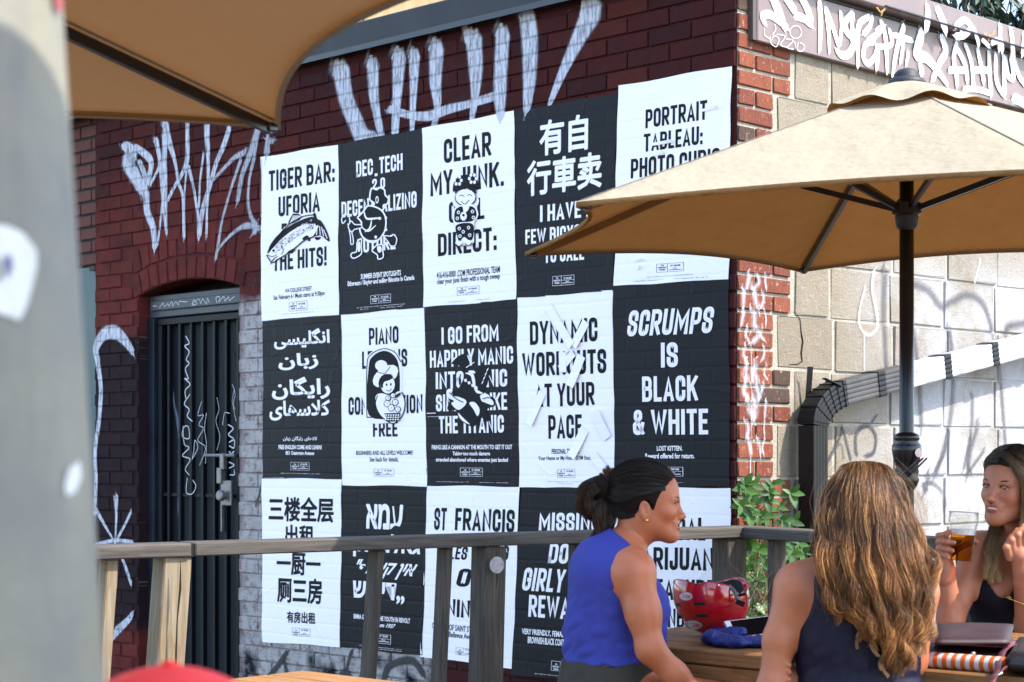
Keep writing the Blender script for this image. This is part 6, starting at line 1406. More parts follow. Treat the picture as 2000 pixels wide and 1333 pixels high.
gs = [[qq(1198,950),qq(1170,940,-.01),qq(1142,952,-.015),qq(1133,978,-.015),qq(1142,1004,-.01),qq(1166,1014,0)], [qq(1196,960),qq(1168,952,.012),qq(1148,962,.015),qq(1140,985,.012),qq(1150,1008,.01),qq(1172,1012,.0)], [qq(1190,950),qq(1160,955,-.025),qq(1146,975,-.028),qq(1156,1000,-.022),qq(1176,1004,-.01)],
 [qq(1190,965),qq(1180,990,-.015),qq(1178,1020,-.015),qq(1170,1050,-.005),qq(1148,1082,-.01)], [qq(1192,965),qq(1190,995,-.01),qq(1192,1022,-.01),qq(1180,1046,0),qq(1158,1070,0)], [qq(1180,965),qq(1166,1000,-.02),qq(1166,1040,-.015),qq(1156,1066,-.01),qq(1140,1088,-.01)], [qq(1196,965),qq(1188,1000,.01),qq(1180,1035,.01),qq(1166,1060,.005)]]
s2 = strands(gs, 260, 16, [.0085,.0085,.008,.008,.008,.007,.008], .0035, .05, .006, rs=rsA, jitter=.0012)
tubes('hair_tail', s2, np.full(len(s2), .0006), M['hair'], None, hcol(len(s2), 16, (.016,.010,.008), (.035,.019,.012), rsA, .45, (.11,.055,.03), .12))
gk = [[qq(1196,962),qq(1188,940,-.01),qq(1180,918,-.012)], [qq(1198,960),qq(1192,935),qq(1186,912)], [qq(1196,958),qq(1199,935,.01),qq(1196,917,.01)], [qq(1192,962),qq(1180,950),qq(1166,948,-.01)], [qq(1194,955),qq(1180,938),qq(1173,926,-.01)], [qq(1200,950),qq(1203,930),qq(1203,920)]]
s3 = strands(gk, 110, 8, [.006]*6, .0008, .05, .0015, rs=rsA, tipspread=.9, jitter=.0008)
tubes('hair_spikes', s3, np.full(len(s3), .0006), M['hair'], None, hcol(len(s3), 8, (.012,.007,.006), (.075,.036,.020), rsA, .35))
er = MB(); ec = HA.W((-.0835,.004,-.036)); er.lathe([(.0042*math.sin(t)+.0001, -.0042*math.cos(t)) for t in np.linspace(0,math.pi,9)], HA.W((-.0845,-.002,-.046)), 14); er.build('earring', simple('gold', (.75,.42,.10), .22, 1.0), None, True)
pA = person('woman in sleeveless blue top with dark tied up hair, seen from the side', (q(1200,0)[0], YA, .13)); kids(before, pA)
# ============ B: woman with long brown hair, from behind
YB = 4.3; before = set(bpy.data.objects); b = lambda px, py, dy=0: pv3(px, py, YB+dy)
d = SDF(.0055)
d.ell(b(1672,1200),(.135,.092,.125),None,.05); d.ell(b(1672,1150),(.140,.075,.065),None,.05); d.ell(b(1676,1290),(.132,.092,.13),None,.06); d.ell(b(1680,1400),(.165,.125,.11),None,.05)
bxB = (b(1300,1560,-.35), b(2020,1000,.85)); d.cap(b(1690,1040,.01),b(1684,1105),.046,.055,.04); fTB = d.field(0, bxB)
d.cap(b(1660,1112),b(1562,1142),.045,.050,.045); d.cap(b(1710,1114),b(1782,1150),.045,.050,.045)
eL = b(1508,1345,-.02); d.cap(b(1556,1152),b(1522,1250,-.01),.049,.036,.035); d.cap(b(1522,1250,-.01),eL,.036,.032,.02); wL = eL+np.array([.16,.12,.02]); d.cap(eL,wL,.036,.026,.02); d.ell(wL+np.array([.05,.01,0]),(.045,.025,.02),None,.01)
eR = b(1778,1290,.04); d.cap(b(1789,1160),eR,.051,.038,.03); wR = b(1600,1318,.16); d.cap(eR,wR,.037,.027,.02); d.ell(wR+np.array([-.04,0,0]),(.045,.02,.03),None,.012)
for i in range(4):
    z_ = -.012*i; d.chain([b(1575,1290+i*15,.10), b(1545,1284+i*15,.045), b(1536,1290+i*15,-.012), b(1541,1300+i*14,-.045)], [.0095,.0090,.0082,.0070], .004)
for sg in (-1,1):
    hip = b(1680+sg*75,1420,.02); kn = hip+np.array([.26,.30,.02]); an = kn+np.array([0,.02,-.40]); d.cap(hip,kn,.085,.06,.04); d.cap(kn,an,.055,.04,.03); d.cap(an,an+np.array([.08,.10,-.04]),.036,.028,.02)
fB = d.field(0, bxB); X, Y, Z = grid(d); mk('body', fB, M['skin_b'], 3)
cutL = elli(b(1514,1150,0),(.080,.5,.118)); cutR = elli(b(1846,1172,0),(.070,.5,.125)); cutN = elli(b(1688,1085,0),(.075,.5,.035))
top = np.maximum(fTB-.010, np.maximum(-cutL, np.maximum(-cutR, -cutN))); 
armk = np.minimum.reduce([np.sqrt((X-c[0])**2+(Y-c[1])**2+(Z-c[2])**2)-r for c, r in [(b(1530-(k-1250)*.22,k,-.012),.047) for k in range(1215,1420,16)]+[(b(1792,k,.01),.056) for k in range(1160,1270,16)]+[(eR*(1-t)+wR*t,.05) for t in np.linspace(0,1.3,9)]])
top = np.maximum(top, Z-b(0,1104)[2]); top = np.maximum(top, .66-Z)
mk('tank_top', top, M['navy_cloth'], 3)
tr = np.maximum(fB-.010, Z-.68); tr = np.maximum(tr, .2-Z); mk('trousers', tr, simple('dark_denim', (.02,.025,.05), .85, 0, 40, .3), 2)
HB = Head(b(1690,1003,.015), .88, rot(0, 0, math.radians(172))); dh = SDF(.0032); HB.build(dh, .2); dh.cap(b(1690,1030,.01),b(1686,1090),.046,.055,.035); hB = sculpt('head', dh, M['skin_b'], None, it=1); HB.lips(hB); HB.extras(None, seed=5)
dhc = SDF(.005)
for u in np.linspace(-1, 1, 7):
    z = lambda y0: y0
    dhc.chain([b(1690+u*42,948,.01), b(1690+u*56,985,-.035*(1-u*u)), b(1693+u*70,1050,-.060-.025*(1-u*u)), b(1702+u*72,1130,-.088-.02*(1-u*u)), b(1722+u*58,1195,-.100-.012*(1-u*u)), b(1742+u*30,1245,-.102)], [.026,.030,.024,.022,.016,.006], .03)
solid_hair('hair_mass', dhc, None, (.016,.009,.005))
rsB = np.random.default_rng(21); gB = []
NU = 50
for i in range(NU):
    u = -1+2*i/(NU-1)+rsB.normal(0,.03); u = float(np.clip(u,-1.05,1.05)); lay = rsB.uniform(0,.022); arc = 1-min(1,u*u)
    yend = np.interp(u, [-1,-.7,-.3,.1,.5,1], [1165,1205,1262,1300,1292,1245])+rsB.normal(0,14)
    sx = rsB.normal(0,5)
    gB.append([b(1688+u*30,922+10*u*u,.075), b(1688+u*38,907+7*u*u,.030), b(1690+u*56,922+14*u*u,-.042*arc), b(1690+u*72,968,-.088*arc-.004), b(1692+u*82,1015,-.096*math.sqrt(max(arc,0))-.01-lay*.5), b(1696+u*92+sx,1080,-.096-.028*arc-lay), b(1706+u*97+sx,1135,-.108-.028*arc-lay), b(1724+u*88+sx*1.5,1190,-.115-.022*arc-lay), b(1740+u*66+sx*2,(1190+yend)/2+14,-.116-.02*arc-lay), b(1747+u*47+sx*2,yend,-.118-lay)])
for (x0, x1, x2, ye) in ((-92,-104,-88,1190),(-88,-98,-60,1165),(95,118,128,1130),(92,112,122,1150),(90,108,104,1260),(-84,-90,-70,1215),(70,98,110,1190),(78,104,116,1220),(84,106,110,1180),(74,96,98,1240),(62,92,100,1200),(88,110,120,1210)):
    gB.append([b(1688+x0*.35,912,.02), b(1690+x0*.70,938,-.005), b(1690+x0*.88,990,-.025), b(1692+x1*.94,1060,-.08), b(1700+x2,(1060+ye)/2,-.11), b(1702+x2*.9,ye,-.12)])
nB = 38; s4 = strands(gB, 150, nB, [.0078]*NU+[.0050]*12,   .0048, .105, .0125, rs=rsB, tipspread=1.2, jitter=.00022)
cB_ = hcol(len(s4), nB, (.028,.013,.007), (.150,.056,.017), rsB, .42, (.42,.215,.07), .16)
t = np.linspace(0,1,nB)[None,:,None]; band = 1+.45*np.sin(t*22+rsB.normal(0,.5,(len(s4),1,1)))*np.clip(t*2,0,1); cB_ = np.clip(cB_*band, 0, 1)  # hair sheen put into the strand colour as light and dark bands
tubes('hair', s4, rsB.uniform(.00042,.00072,len(s4)), M['hair'], None, cB_)
# stray hairs
gf = []
for i in range(130):
    u = rsB.choice([-1,1])*rsB.uniform(.75,1.0); y0 = rsB.uniform(930,1120); o_x = rsB.uniform(4,20)
    gf.append([b(1690+u*60,y0-40,-.05), b(1692+u*(90+o_x*.6),y0,-.07), b(1698+u*(100+o_x),y0+45,-.09), b(1706+u*(98+o_x*rsB.uniform(.3,1.3)),y0+100,-.10)])
s5 = strands(gf, 1, 14, [.001]*130, .002, .06, .002, rs=rsB, jitter=.0006); tubes('stray_hairs', s5, np.full(len(s5), .00032), M['hair'], None, hcol(len(s5), 14, (.05,.025,.012), (.25,.13,.05), rsB, .4))
# fringe of curls at the ends
gc = []
for i in range(26):
    u = rsB.uniform(-1,1); x = 1735+u*62; y = np.interp(u, [-1,0,1],[1200,1262,1245])+rsB.normal(0,14); r = rsB.uniform(6,12); ph = rsB.uniform(0,6.28)
    gc.append([b(x+rsB.normal(0,6), y-70, -.135)]+[b(x+r*math.sin(ph+k*1.05), y-44+k*13, -.135-.009*math.cos(ph+k*1.05)) for k in range(7)])
s5 = strands(gc, 42, 26, [.0030]*26, .001, .08, .001, rs=rsB, jitter=.0005); tubes('hair_curls', s5, np.full(len(s5), .0007), M['hair'], None, hcol(len(s5), 26, (.06,.028,.011), (.20,.095,.033), rsB, .4, (.42,.24,.09), .22))
pB = person('woman with long wavy brown hair and navy sleeveless top, seen from behind', (b(1680,0)[0], YB, .13)); kids(before, pB)
# ============ C: fair-haired woman holding a beer, at the right edge
YC = 5.4; before = set(bpy.data.objects); c = lambda px, py, dy=0: pv3(px, py, YC+dy)
HC = Head(c(1976,955), 1.0, rot(0, 0, math.radians(-49)) @ rot(math.radians(-3), math.radians(4), 0))
d = SDF(.0058)
d.ell(c(1984,1140,.11),(.150,.100,.135),None,.05); d.ell(c(1990,1090,.11),(.150,.075,.06),None,.05); d.ell(c(1946,1155,.045),(.062,.055,.058),None,.035); d.ell(c(2006,1158,.055),(.062,.055,.058),None,.035); d.ell(c(1995,1235,.12),(.135,.10,.14),None,.05); d.ell(c(1998,1330,.13),(.165,.12,.11),None,.05)
bxC = (c(1700,1500,-.75), c(2250,980,.35)); d.cap(c(1990,1000,.03),c(1992,1060,.09),.046,.054,.035); fTC = d.field(0, bxC)
shL = c(1912,1072,.075); eLf = c(1856,1212,.0); wLf = c(1846,1112,-.03)
d.cap(c(1975,1060,.10),shL,.040,.044,.04); d.cap(shL,eLf,.046,.038,.035); d.cap(eLf,wLf,.038,.026,.018)
shR = c(2070,1085,.10); eR_ = c(2008,1225,-.02); wR_ = c(1998,1115,-.09)
d.cap(c(2010,1062,.10),shR,.040,.046,.04); d.cap(shR,eR_,.046,.038,.035); d.cap(eR_,wR_,.038,.027,.018)
for sg in (-1,1):
    hip = c(1998+sg*60,1350,.10); kn = hip+np.array([-.25,-.30,.0]); an = kn+np.array([0,-.03,-.40]); d.cap(hip,kn,.08,.058,.04); d.cap(kn,an,.054,.038,.03); d.cap(an,an+np.array([-.08,-.1,-.04]),.036,.028,.02)
fC = d.field(0, bxC); X, Y, Z = grid(d); mk('body', fC, M['skin_c'], 3)
neckcut = elli(c(1958,1085,0),(.052,.115,.125)); aL = elli(c(1890,1075,.06),(.062,.11,.10)); aR = elli(c(2090,1090,.08),(.062,.11,.10))
top = np.maximum(fTC-.010, np.maximum(-neckcut, np.maximum(-aL, -aR))); armk = np.minimum.reduce([np.sqrt((X-p[0])**2+(Y-p[1])**2+(Z-p[2])**2)-.053 for p in [shL*(1-t)+eLf*t for t in np.linspace(0,1,8)]+[shR*(1-t)+eR_*t for t in np.linspace(0,1,8)]+[eLf*(1-t)+wLf*t for t in np.linspace(0,1,6)]+[eR_*(1-t)+wR_*t for t in np.linspace(0,1,6)]])
top = np.maximum(top, Z-c(0,1045)[2]); top = np.maximum(top, .60-Z); mk('tank_top', top, M['black_cloth'], 2)
tr = np.maximum(fC-.010, Z-.64); tr = np.maximum(tr, .2-Z); mk('trousers', tr, simple('black_trousers', (.012,.012,.016), .85, 0, 40, .3), 2)
dh = SDF(.0027); HC.build(dh, 1.0); dh.cap(c(1990,1000,.03),c(1992,1058,.09),.046,.054,.03); hC = sculpt('head', dh, M['skin_c'], None, it=1); HC.lips(hC); HC.extras(None, iris=(.06,.05,.035), browc=(.035,.020,.012), seed=8)
# hands (fine sculpts that start inside the wrists)
dh = SDF(.0021); gl = c(1879,1060,-.055)
dh.cap(wLf+np.array([0,0,-.03]), wLf, .0265, .0255, .01); dh.cap(wLf, c(1843,1082,-.030), .0250, .0215, .015); dh.cap(c(1841,1084,-.024), c(1841,1052,-.024), .020, .017, .012)
for i, (ky, ty, tx) in enumerate(((1046,1039,1857),(1058,1060,1863),(1071,1076,1860),(1083,1090,1852))):
    dh.chain([c(1842,ky+4,-.022), c(1833.5,ky+1,-.050), c(1838,ky,-.080), c(1849,(ky+ty)/2,-.0965), c(tx,ty,-.1035)], [.0100,.0092,.0084,.0078,.0068], .004)
dh.chain([c(1847,1088,-.012), c(1866,1074,.000), c(1888,1063,.002), c(1903,1060,-.016), c(1908,1059,-.030)], [.013,.0115,.0095,.0088,.0076], .006)
sculpt('hand', dh, M['skin_c'], None, it=1)
dh = SDF(.0022); dh.cap(wR_+np.array([.002,.012,-.035]), wR_, .027, .026, .01); dh.cap(wR_, c(1993,1088,-.095), .025, .028, .015); dh.ell(c(1990,1078,-.095),(.034,.020,.028),None,.012)
for i, (bx_, by_, mx_, my_, tx, ty) in enumerate(((1972,1090,1966,1070,1976,1050),(1980,1082,1976,1056,1987,1038),(1990,1076,1988,1046,2000,1030),(2001,1074,2002,1042,2014,1028))):
    dh.chain([c(bx_,by_,-.100), c(mx_,my_,-.112), c(tx,ty,-.098), c(tx+6,ty+12,-.078), c(tx+4,ty+24,-.070)], [.0112,.0108,.0096,.0086,.0075], .004)
dh.chain([c(1985,1095,-.085), c(1975,1082,-.068), c(1982,1062,-.058)], [.012,.0105,.009], .006)
sculpt('hand', dh, M['skin_c'], None, it=1)
br = MB(); bc = c(2004,1180,-.055)
br.tube([bc+np.array([.062*math.cos(t), .050*math.sin(t), -.022*math.cos(t)+.004*math.sin(t)]) for t in np.linspace(0, 2*math.pi, 33)[:-1]], .0022, 8, closed=True); br.build('bracelet', simple('gold_bangle', (.80,.50,.14), .25, 1.0), None, True)
ROOT = (.018,.011,.008)
haircap('hair_cap', HC, None, (.077,.099,.0915), [((0,-.098,-.034),(.062,.056,.086)), ((0,-.03,-.125),(.3,.3,.075))], ROOT, .004)
rsC = np.random.default_rng(31); gC = []
cw = np.array([0,.012,.028]); rw = np.array([.085,.106,.099])
def onc(x, y, z): v = np.array([x,y,z])/np.linalg.norm([x,y,z]); return HC.W(cw+v*rw)
for sg in (-1,1):
    for i in range(17):
        t = i/16; al = math.radians(27+113*t); ca, sa = math.cos(al), math.sin(al)
        p0 = onc(.10+sg*.05, -ca, sa); p1 = onc(sg*.62+.05, -ca*.92, sa*.95); p2 = onc(sg*1.0, -ca*.62+.02, .18)
        if sg > 0: p3 = HC.W((.080, -.040+.11*t, -.070)); p4 = HC.W((.078, -.050+.10*t, -.140)); p5 = HC.W((.085, -.06+.09*t, -.215-.03*rsC.random()))
        else: p2 = onc(-1.0, -ca*.50+.25, .22); p3 = HC.W((-.076, .020+.07*t, -.060)); p4 = HC.W((-.062, .010+.06*t, -.120)); p5 = HC.W((-.066, -.02+.07*t, -.185-.03*rsC.random()))
        gC.append([p0,p1,p2,p3,p4,p5])
for i in range(9):
    v = i/8; gC.append([onc(-.22+.05*v, -.80+.10*v, .75+.1*v), onc(.25, -.92+.12*v, .72+.08*v), HC.W((.066+.006*v, -.068+.02*v, .048)), HC.W((.082, -.050+.02*v, .000)), HC.W((.083, -.040+.02*v, -.075)), HC.W((.078, -.055+.03*v, -.150)), HC.W((.088, -.06+.02*v, -.225))])
for (x0, x1, x2) in ((1936,1938,1930),(1942,1944,1938),(1946,1942,1946),(1932,1934,1926)):
    gC.append([c(1958,985,.06), c(x0+10,1022,.055), c(x1,1056,.02), c(x2+2,1090,-.030), c(x2+3,1128+rsC.normal(0,8),-.035)])
s6 = strands(gC, 105, 22, [.0075]*(len(gC)-4)+[.0075]*4, .0045, .10, .005, rs=rsC, tipspread=1.1, jitter=.0007)
col_ = hcol(len(s6), 22, (.020,.011,.006), (.34,.215,.10), rsC, .3, (.50,.36,.19), .15); t = np.linspace(0,1,22)[None,:,None]; 
rootc = np.array((.014,.008,.005)); k_ = np.clip((t-.06)/.30,0,1); col_ = rootc*(1-k_)+np.maximum(col_, np.array((.15,.09,.042)))*k_; col_[-4*105:] = np.maximum(col_[-4*105:], np.array((.20,.13,.065)))
tubes('hair', s6, np.full(len(s6), .0008), M['hair'], None, col_)
pC = person('fair haired woman in a black top holding a glass of beer at the right edge', (c(1990,0)[0], YC, .13)); kids(before, pC)
# ============ D: somebody in a red cap right in front of the camera, only the crown of the cap reaches the picture
before = set(bpy.data.objects); YD = 1.35; zt = CAMZ-413/F*YD; xd = (330-1000)/F*YD
d = SDF(.010); HD = Head((xd, YD, zt-.125), 1.0, rot(0, 0, math.radians(165))); HD.build(d, 0)
O = np.array([xd, YD, 0]); zz_ = zt-.125
d.cap(O+[0,0,zz_-.08],O+[0,-.01,zz_-.16],.055,.06,.03); d.ell(O+[0,0,zz_-.33],(.16,.10,.16),None,.05); d.ell(O+[0,0,zz_-.52],(.15,.11,.15),None,.05)
for sg in (-1,1):
    d.cap(O+[sg*.05,0,zz_-.17],O+[sg*.17,0,zz_-.22],.045,.055,.04); d.cap(O+[sg*.18,0,zz_-.23],O+[sg*.22,.0,zz_-.48],.052,.042,.03); d.cap(O+[sg*.22,0,zz_-.48],O+[sg*.12,.22,zz_-.50],.04,.028,.03)
    d.cap(O+[sg*.09,0,zz_-.58],O+[sg*.11,.40,zz_-.60],.085,.06,.04); d.cap(O+[sg*.11,.40,zz_-.60],O+[sg*.11,.40,.14],.055,.045,.03)
fD = d.field(); X, Y, Z = grid(d); mk('body', fD, M['skin_b'], 2); mk('shirt', np.maximum(np.maximum(fD-.012, Z-(zz_-.17)), .5-Z), simple('grey_shirt', (.2,.2,.22), .9), 2)
cp = MB(); pr = [(.001,.0)]+[(.100*math.sin(t), -.105*(1-math.cos(t))) for t in np.linspace(.12, 1.45, 12)]; cp.lathe(pr, (xd, YD, zt+.001), 32); cp.lathe([(.007,-.002),(.007,.002),(.001,.004)], (xd, YD, zt+.001), 10)
cp.add([(xd+.085*math.cos(t)*k, YD+.08+.0+(.085*math.sin(t))*k*.9, zt-.088-.014*k) for k in (.75,1.35) for t in np.linspace(.15, math.pi-.15, 12)], [(i, i+1, 13+i, 12+i) for i in range(11)])
cp.build('cap', simple('red_cap', (.85,.022,.014), .6), None, True)
pD = person('person in a bright red cap, blurred, at the bottom left in front of the camera', (xd, YD, .0)); kids(before, pD)
# ------------------------------------------------------------------ beer glass in the hand
gb = pv3(1877,1100,5.345); gt = pv3(1883,1001,5.345); gax = (gt-gb); GLh = np.linalg.norm(gax); gax /= GLh
glass = empty('beer_glass', tuple(gb)); tag(glass, 'half full pint glass of amber beer held by the fair haired woman', 'glass')
mg, ntg, bg_ = mat_new('clear_glass'); bg_.inputs['Base Color'].default_value = (.97,.98,.98,1); bg_.inputs['Transmission Weight'].default_value = 1; bg_.inputs['Roughness'].default_value = .01; bg_.inputs['IOR'].default_value = 1.45
def clear_mix(m, nt, tint, k):
    o_ = nt.nodes['Material Output']; t_ = nt.nodes.new('ShaderNodeBsdfTransparent'); t_.inputs[0].default_value = (*tint, 1); gl = nt.nodes.new('ShaderNodeBsdfGlossy'); gl.inputs['Roughness'].default_value = .02; fr = nt.nodes.new('ShaderNodeLayerWeight'); fr.inputs[0].default_value = k; mx = nt.nodes.new('ShaderNodeMixShader')
    mn = nt.nodes.new('ShaderNodeMath'); mn.operation = 'MINIMUM'; mn.inputs[1].default_value = .38; nt.links.new(fr.outputs['Fresnel'], mn.inputs[0]); nt.links.new(mn.outputs[0], mx.inputs[0]); nt.links.new(t_.outputs[0], mx.inputs[1]); nt.links.new(gl.outputs[0], mx.inputs[2]); nt.links.new(mx.outputs[0], o_.inputs[0])
clear_mix(mg, ntg, (.97,.975,.98), .10)
mbe, ntb, bb_ = mat_new('amber_beer'); bb_.inputs['Base Color'].default_value = (.85,.30,.035,1); bb_.inputs['Transmission Weight'].default_value = .88; bb_.inputs['Roughness'].default_value = .03; bb_.inputs['IOR'].default_value = 1.33
clear_mix(mbe, ntb, (.90,.52,.14), .06)
pro = [(.0285,0),(.0300,.003),(.0315,.03),(.0345,.06),(.0375,.09),(.0395,.108),(.0425,.116),(.0435,.122),(.0425,.130),(.0425,.1475)]
pro = [(r, z*GLh/.1475) for r, z in pro]; inn = [(r-.0022, max(z, .006)) for r, z in pro][::-1]; inn[-1] = (.0005, .006)
g_ = MB(); g_.tube([tuple(np.array(gax)*(GLh+.0006)+np.cross(gax,[0,1,0])*.0414*math.cos(t)+np.cross(gax,np.cross(gax,[0,1,0]))*.0414*math.sin(t)) for t in np.linspace(0,2*math.pi,37)[:-1]], .0011, 6, closed=True); g_.build('rim', simple('glass_rim', (.30,.31,.33), .08, spec=1.0), glass, True)
g_ = MB(); g_.lathe(pro+inn, (0,0,0), 40, tuple(gax)); g_.build('glass_shell', mg, glass, True)
def rin(z): return np.interp(z, [p[1] for p in pro], [p[0] for p in pro])-.0026
zl = GLh*.56; lv = [(.0005,.0068)]+[(rin(z), z) for z in np.linspace(.007, zl, 8)]+[(.0005, zl)]
g_ = MB(); g_.lathe(lv, (0,0,0), 40, tuple(gax)); g_.build('beer', mbe, glass, True, sharp=50)
g_ = MB(); g_.lathe([(.0005,zl+.0004),(rin(zl),zl+.0004),(rin(zl+.014),zl+.016),(rin(zl+.01)*.6,zl+.013),(.0005,zl+.011)], (0,0,0), 40, tuple(gax)); g_.build('foam', simple('foam', (.62,.58,.55), .8, 0, 160, .2, .4), glass, True, sharp=50)
# ------------------------------------------------------------------ red helmet upside down on the table
Yh = 5.12; hc = pv3(1391,1163,Yh); hc[2] = TZ+.1135; hel = empty('bicycle_helmet', (hc[0], hc[1], TZ)); tag(hel, 'glossy red helmet lying upside down on the table with grey straps', 'helmet')
mred = simple('red_helmet_gloss', (.34,.004,.010), .16, 0, 0, coat=.8); HR = np.array([.106,.090,.113])
def hel_pt(ph, t, k=1.0):       # ph azimuth (0 = right in the picture, pi = left), t from bottom 0 to rim 1
    rim = .028+.016*math.sin(ph*2+.6)+.020*math.exp(-((math.cos(ph-4.85)-1)/.10)**2)-.010*math.exp(-((math.cos(ph-5.65)-1)/.06)**2)
    th = t*(math.pi/2+rim/.105); x = math.sin(th)*math.cos(ph); y = math.sin(th)*math.sin(ph); z = -math.cos(th)
    p = np.array([x*HR[0]*k, y*HR[1]*k, z*HR[2]*k]); p[0] += -.016*(p[2]+.03)/.1*(-1 if False else 1)*.6
    return p
vs = []; nph, nt_ = 64, 20
for j in range(nt_+1):
    for i in range(nph): vs.append(hel_pt(2*math.pi*i/nph, max(j/nt_, .01)))
fs = [(j*nph+i, j*nph+(i+1)%nph, (j+1)*nph+(i+1)%nph, (j+1)*nph+i)[::-1] for j in range(nt_) for i in range(nph)]
o_ = MB(); o_.add([v+np.array([0,0,.1135]) for v in vs]+[(vs[0][0], 0, .0005)], fs+[((i+1)%nph, i, (nt_+1)*nph) for i in range(nph)]); o_.f = [f_[::-1] for f_ in o_.f]; o_.build('shell', mred, hel, True)
vs = [hel_pt(2*math.pi*i/nph, max(j/nt_, .01), .89)+np.array([0,0,.1135]) for j in range(nt_+1) for i in range(nph)]
o_ = MB(); o_.add(vs, fs); o_.build('padding', simple('dark_padding', (.025,.024,.026), .9, 0, 30, .3), hel, True)
r0 = [hel_pt(2*math.pi*i/nph, 1.0)+np.array([0,0,.1135]) for i in range(nph)]; r1 = [hel_pt(2*math.pi*i/nph, 1.0, .885)+np.array([0,0,.1135]) for i in range(nph)]
o_ = MB(); o_.add(r0+r1, [(i, (i+1)%nph, nph+(i+1)%nph, nph+i) for i in range(nph)]); o_.tube(r0, .0016, 6, closed=True); o_.build('rim', mred, hel, True)
def hel_pix(px, py, k=1.004):
    """front point of the shell on the ray of a pixel, in helmet space"""
    from_ = np.array([0,0,CAMZ]); dr = np.array([(px-1000)/F, 1.0, (HY-py)/F]); cc = np.array([hc[0], hc[1], TZ+.1135])
    o = from_-cc; sh = -.096; A_ = np.diag(1/(HR*k)**2)
    # undo the lean x -> x + sh*(z+.03)
    o2 = o.copy(); o2[0] -= sh*(o[2]+.03); d2 = dr.copy(); d2[0] -= sh*dr[2]
    a = d2@A_@d2; b_ = 2*o2@A_@d2; c_ = o2@A_@o2-1; disc = max(b_*b_-4*a*c_, 0); t = (-b_-math.sqrt(disc))/(2*a); return o+dr*t+np.array([0,0,.1135])
def hel_patch(poly, name, mat, k=1.004):
    p2 = []
    for i in range(len(poly)):
        a_, b_ = np.array(poly[i]), np.array(poly[(i+1) % len(poly)]); m_ = max(1, int(np.linalg.norm(b_-a_)/3)); p2 += [tuple(a_+(b_-a_)*j/m_) for j in range(m_)]
    cx = np.mean([p[0] for p in poly]); cy = np.mean([p[1] for p in poly]); o_ = MB(); n = len(p2); vs = []
    for f_ in (1.0, .8, .6, .4, .2): vs += [hel_pix(cx+(x-cx)*f_, cy+(y-cy)*f_, k) for x, y in p2]
    o_.add(vs+[hel_pix(cx, cy, k)], [(r_*n+i, r_*n+(i+1)%n, (r_+1)*n+(i+1)%n, (r_+1)*n+i) for r_ in range(4) for i in range(n)]+[(4*n+i, 4*n+(i+1)%n, 5*n) for i in range(n)]); return o_.build(name, mat, hel, True)
CH = lambda x, y: (1300+x/7.84, 1120+y/7.84)
def rrect(x0, y0, x1, y1, sk=0, r=8): 
    pts = []
    for (cx, cy, a0) in ((x1-r,y0+r,-90),(x1-r,y1-r,0),(x0+r,y1-r,90),(x0+r,y0+r,180)):
        for k in range(4): a = math.radians(a0+30*k); pts.append((cx+r*math.cos(a)+sk*((cy-y0)/(y1-y0)), cy+r*math.sin(a)))
    return [CH(*p) for p in pts]
blk = simple('vent_black', (.004,.004,.004), .9)
for a in ((430,444,606,494,-0),(462,628,650,678,8),(146,460,218,512,8),(186,642,254,698,10)): hel_patch(rrect(*a), 'vent', blk, 1.003)
wst = simple('white_sticker', (.50,.50,.52), .4); rtx = simple('sticker_red_print', (.45,.01,.02), .4)
for (cx, cy, rx, ry, ro) in ((314,355,98,64,.02),(420,792,143,68,.08)):
    el_ = lambda k: [CH(cx+rx*k*math.cos(t)*math.cos(ro)-ry*k*math.sin(t)*math.sin(ro), cy+rx*k*math.cos(t)*math.sin(ro)+ry*k*math.sin(t)*math.cos(ro)) for t in np.linspace(0,2*math.pi,25)[:-1]]
    sp_ = hel_patch(el_(1.0), 'oval_sticker', wst, 1.004); hel_patch(el_(.93), 'sticker_line', simple('sticker_navy', (.05,.05,.09), .4), 1.006); hel_patch(el_(.88), 'sticker_field', wst, 1.008)
    polys, W2 = text_strokes('BELL', 0); tm = MB(); hw, hh = rx*.66, ry*.42
    for poly, li in polys: tm.add([hel_pix(*CH(cx+hw-2*hw*x/W2, cy-hh+2*hh*y+(cx-(cx+hw-2*hw*x/W2))*-.06), 1.0105+.0004*li) for x, y in poly], [(0,1,2,3)])
    tm.build('sticker_lettering', rtx, hel)
# straps with buckle, loop of webbing at the right
gst = simple('grey_webbing', (.10,.10,.105), .85, 0, 200, .2)
def web(pts, wd, name, mat, par, side=(0,1,0), th=.0012):
    p = [Vector(q_) for q_ in curve_pts([np.array(v) for v in pts], 5)]; vs = []; fs = []
    for i, q_ in enumerate(p):
        dd = (p[min(i+1, len(p)-1)]-p[max(i-1, 0)]).normalized(); s_ = Vector(side); s_ = (s_-dd*s_.dot(dd)).normalized(); u_ = dd.cross(s_)
        for a, b_ in ((-1,-1),(1,-1),(1,1),(-1,1)): vs.append(q_+s_*wd/2*a+u_*th/2*b_)
    for i in range(len(p)-1):
        for k in range(4): fs.append((4*i+k, 4*i+(k+1)%4, 4*i+4+(k+1)%4, 4*i+4+k))
    o_ = MB(); o_.add(vs, fs); return o_.build(name, mat, par, True)
hp = lambda x, y, dy=0.0: (P(*CH(x, y), Yh-.09+dy)-Vector((hc[0], hc[1], TZ)))
web([hp(960,190,.02),hp(1040,260,0),hp(1090,360,-.01),hp(1130,440,-.012)], .011, 'strap', gst, hel, (.8,0,.5)); web([hp(1200,250,.05),hp(1280,200,.05),hp(1370,250,.05),hp(1390,320,.04),hp(1300,370,.01),hp(1190,450,-.01)], .012, 'strap', gst, hel, (0,1,0))
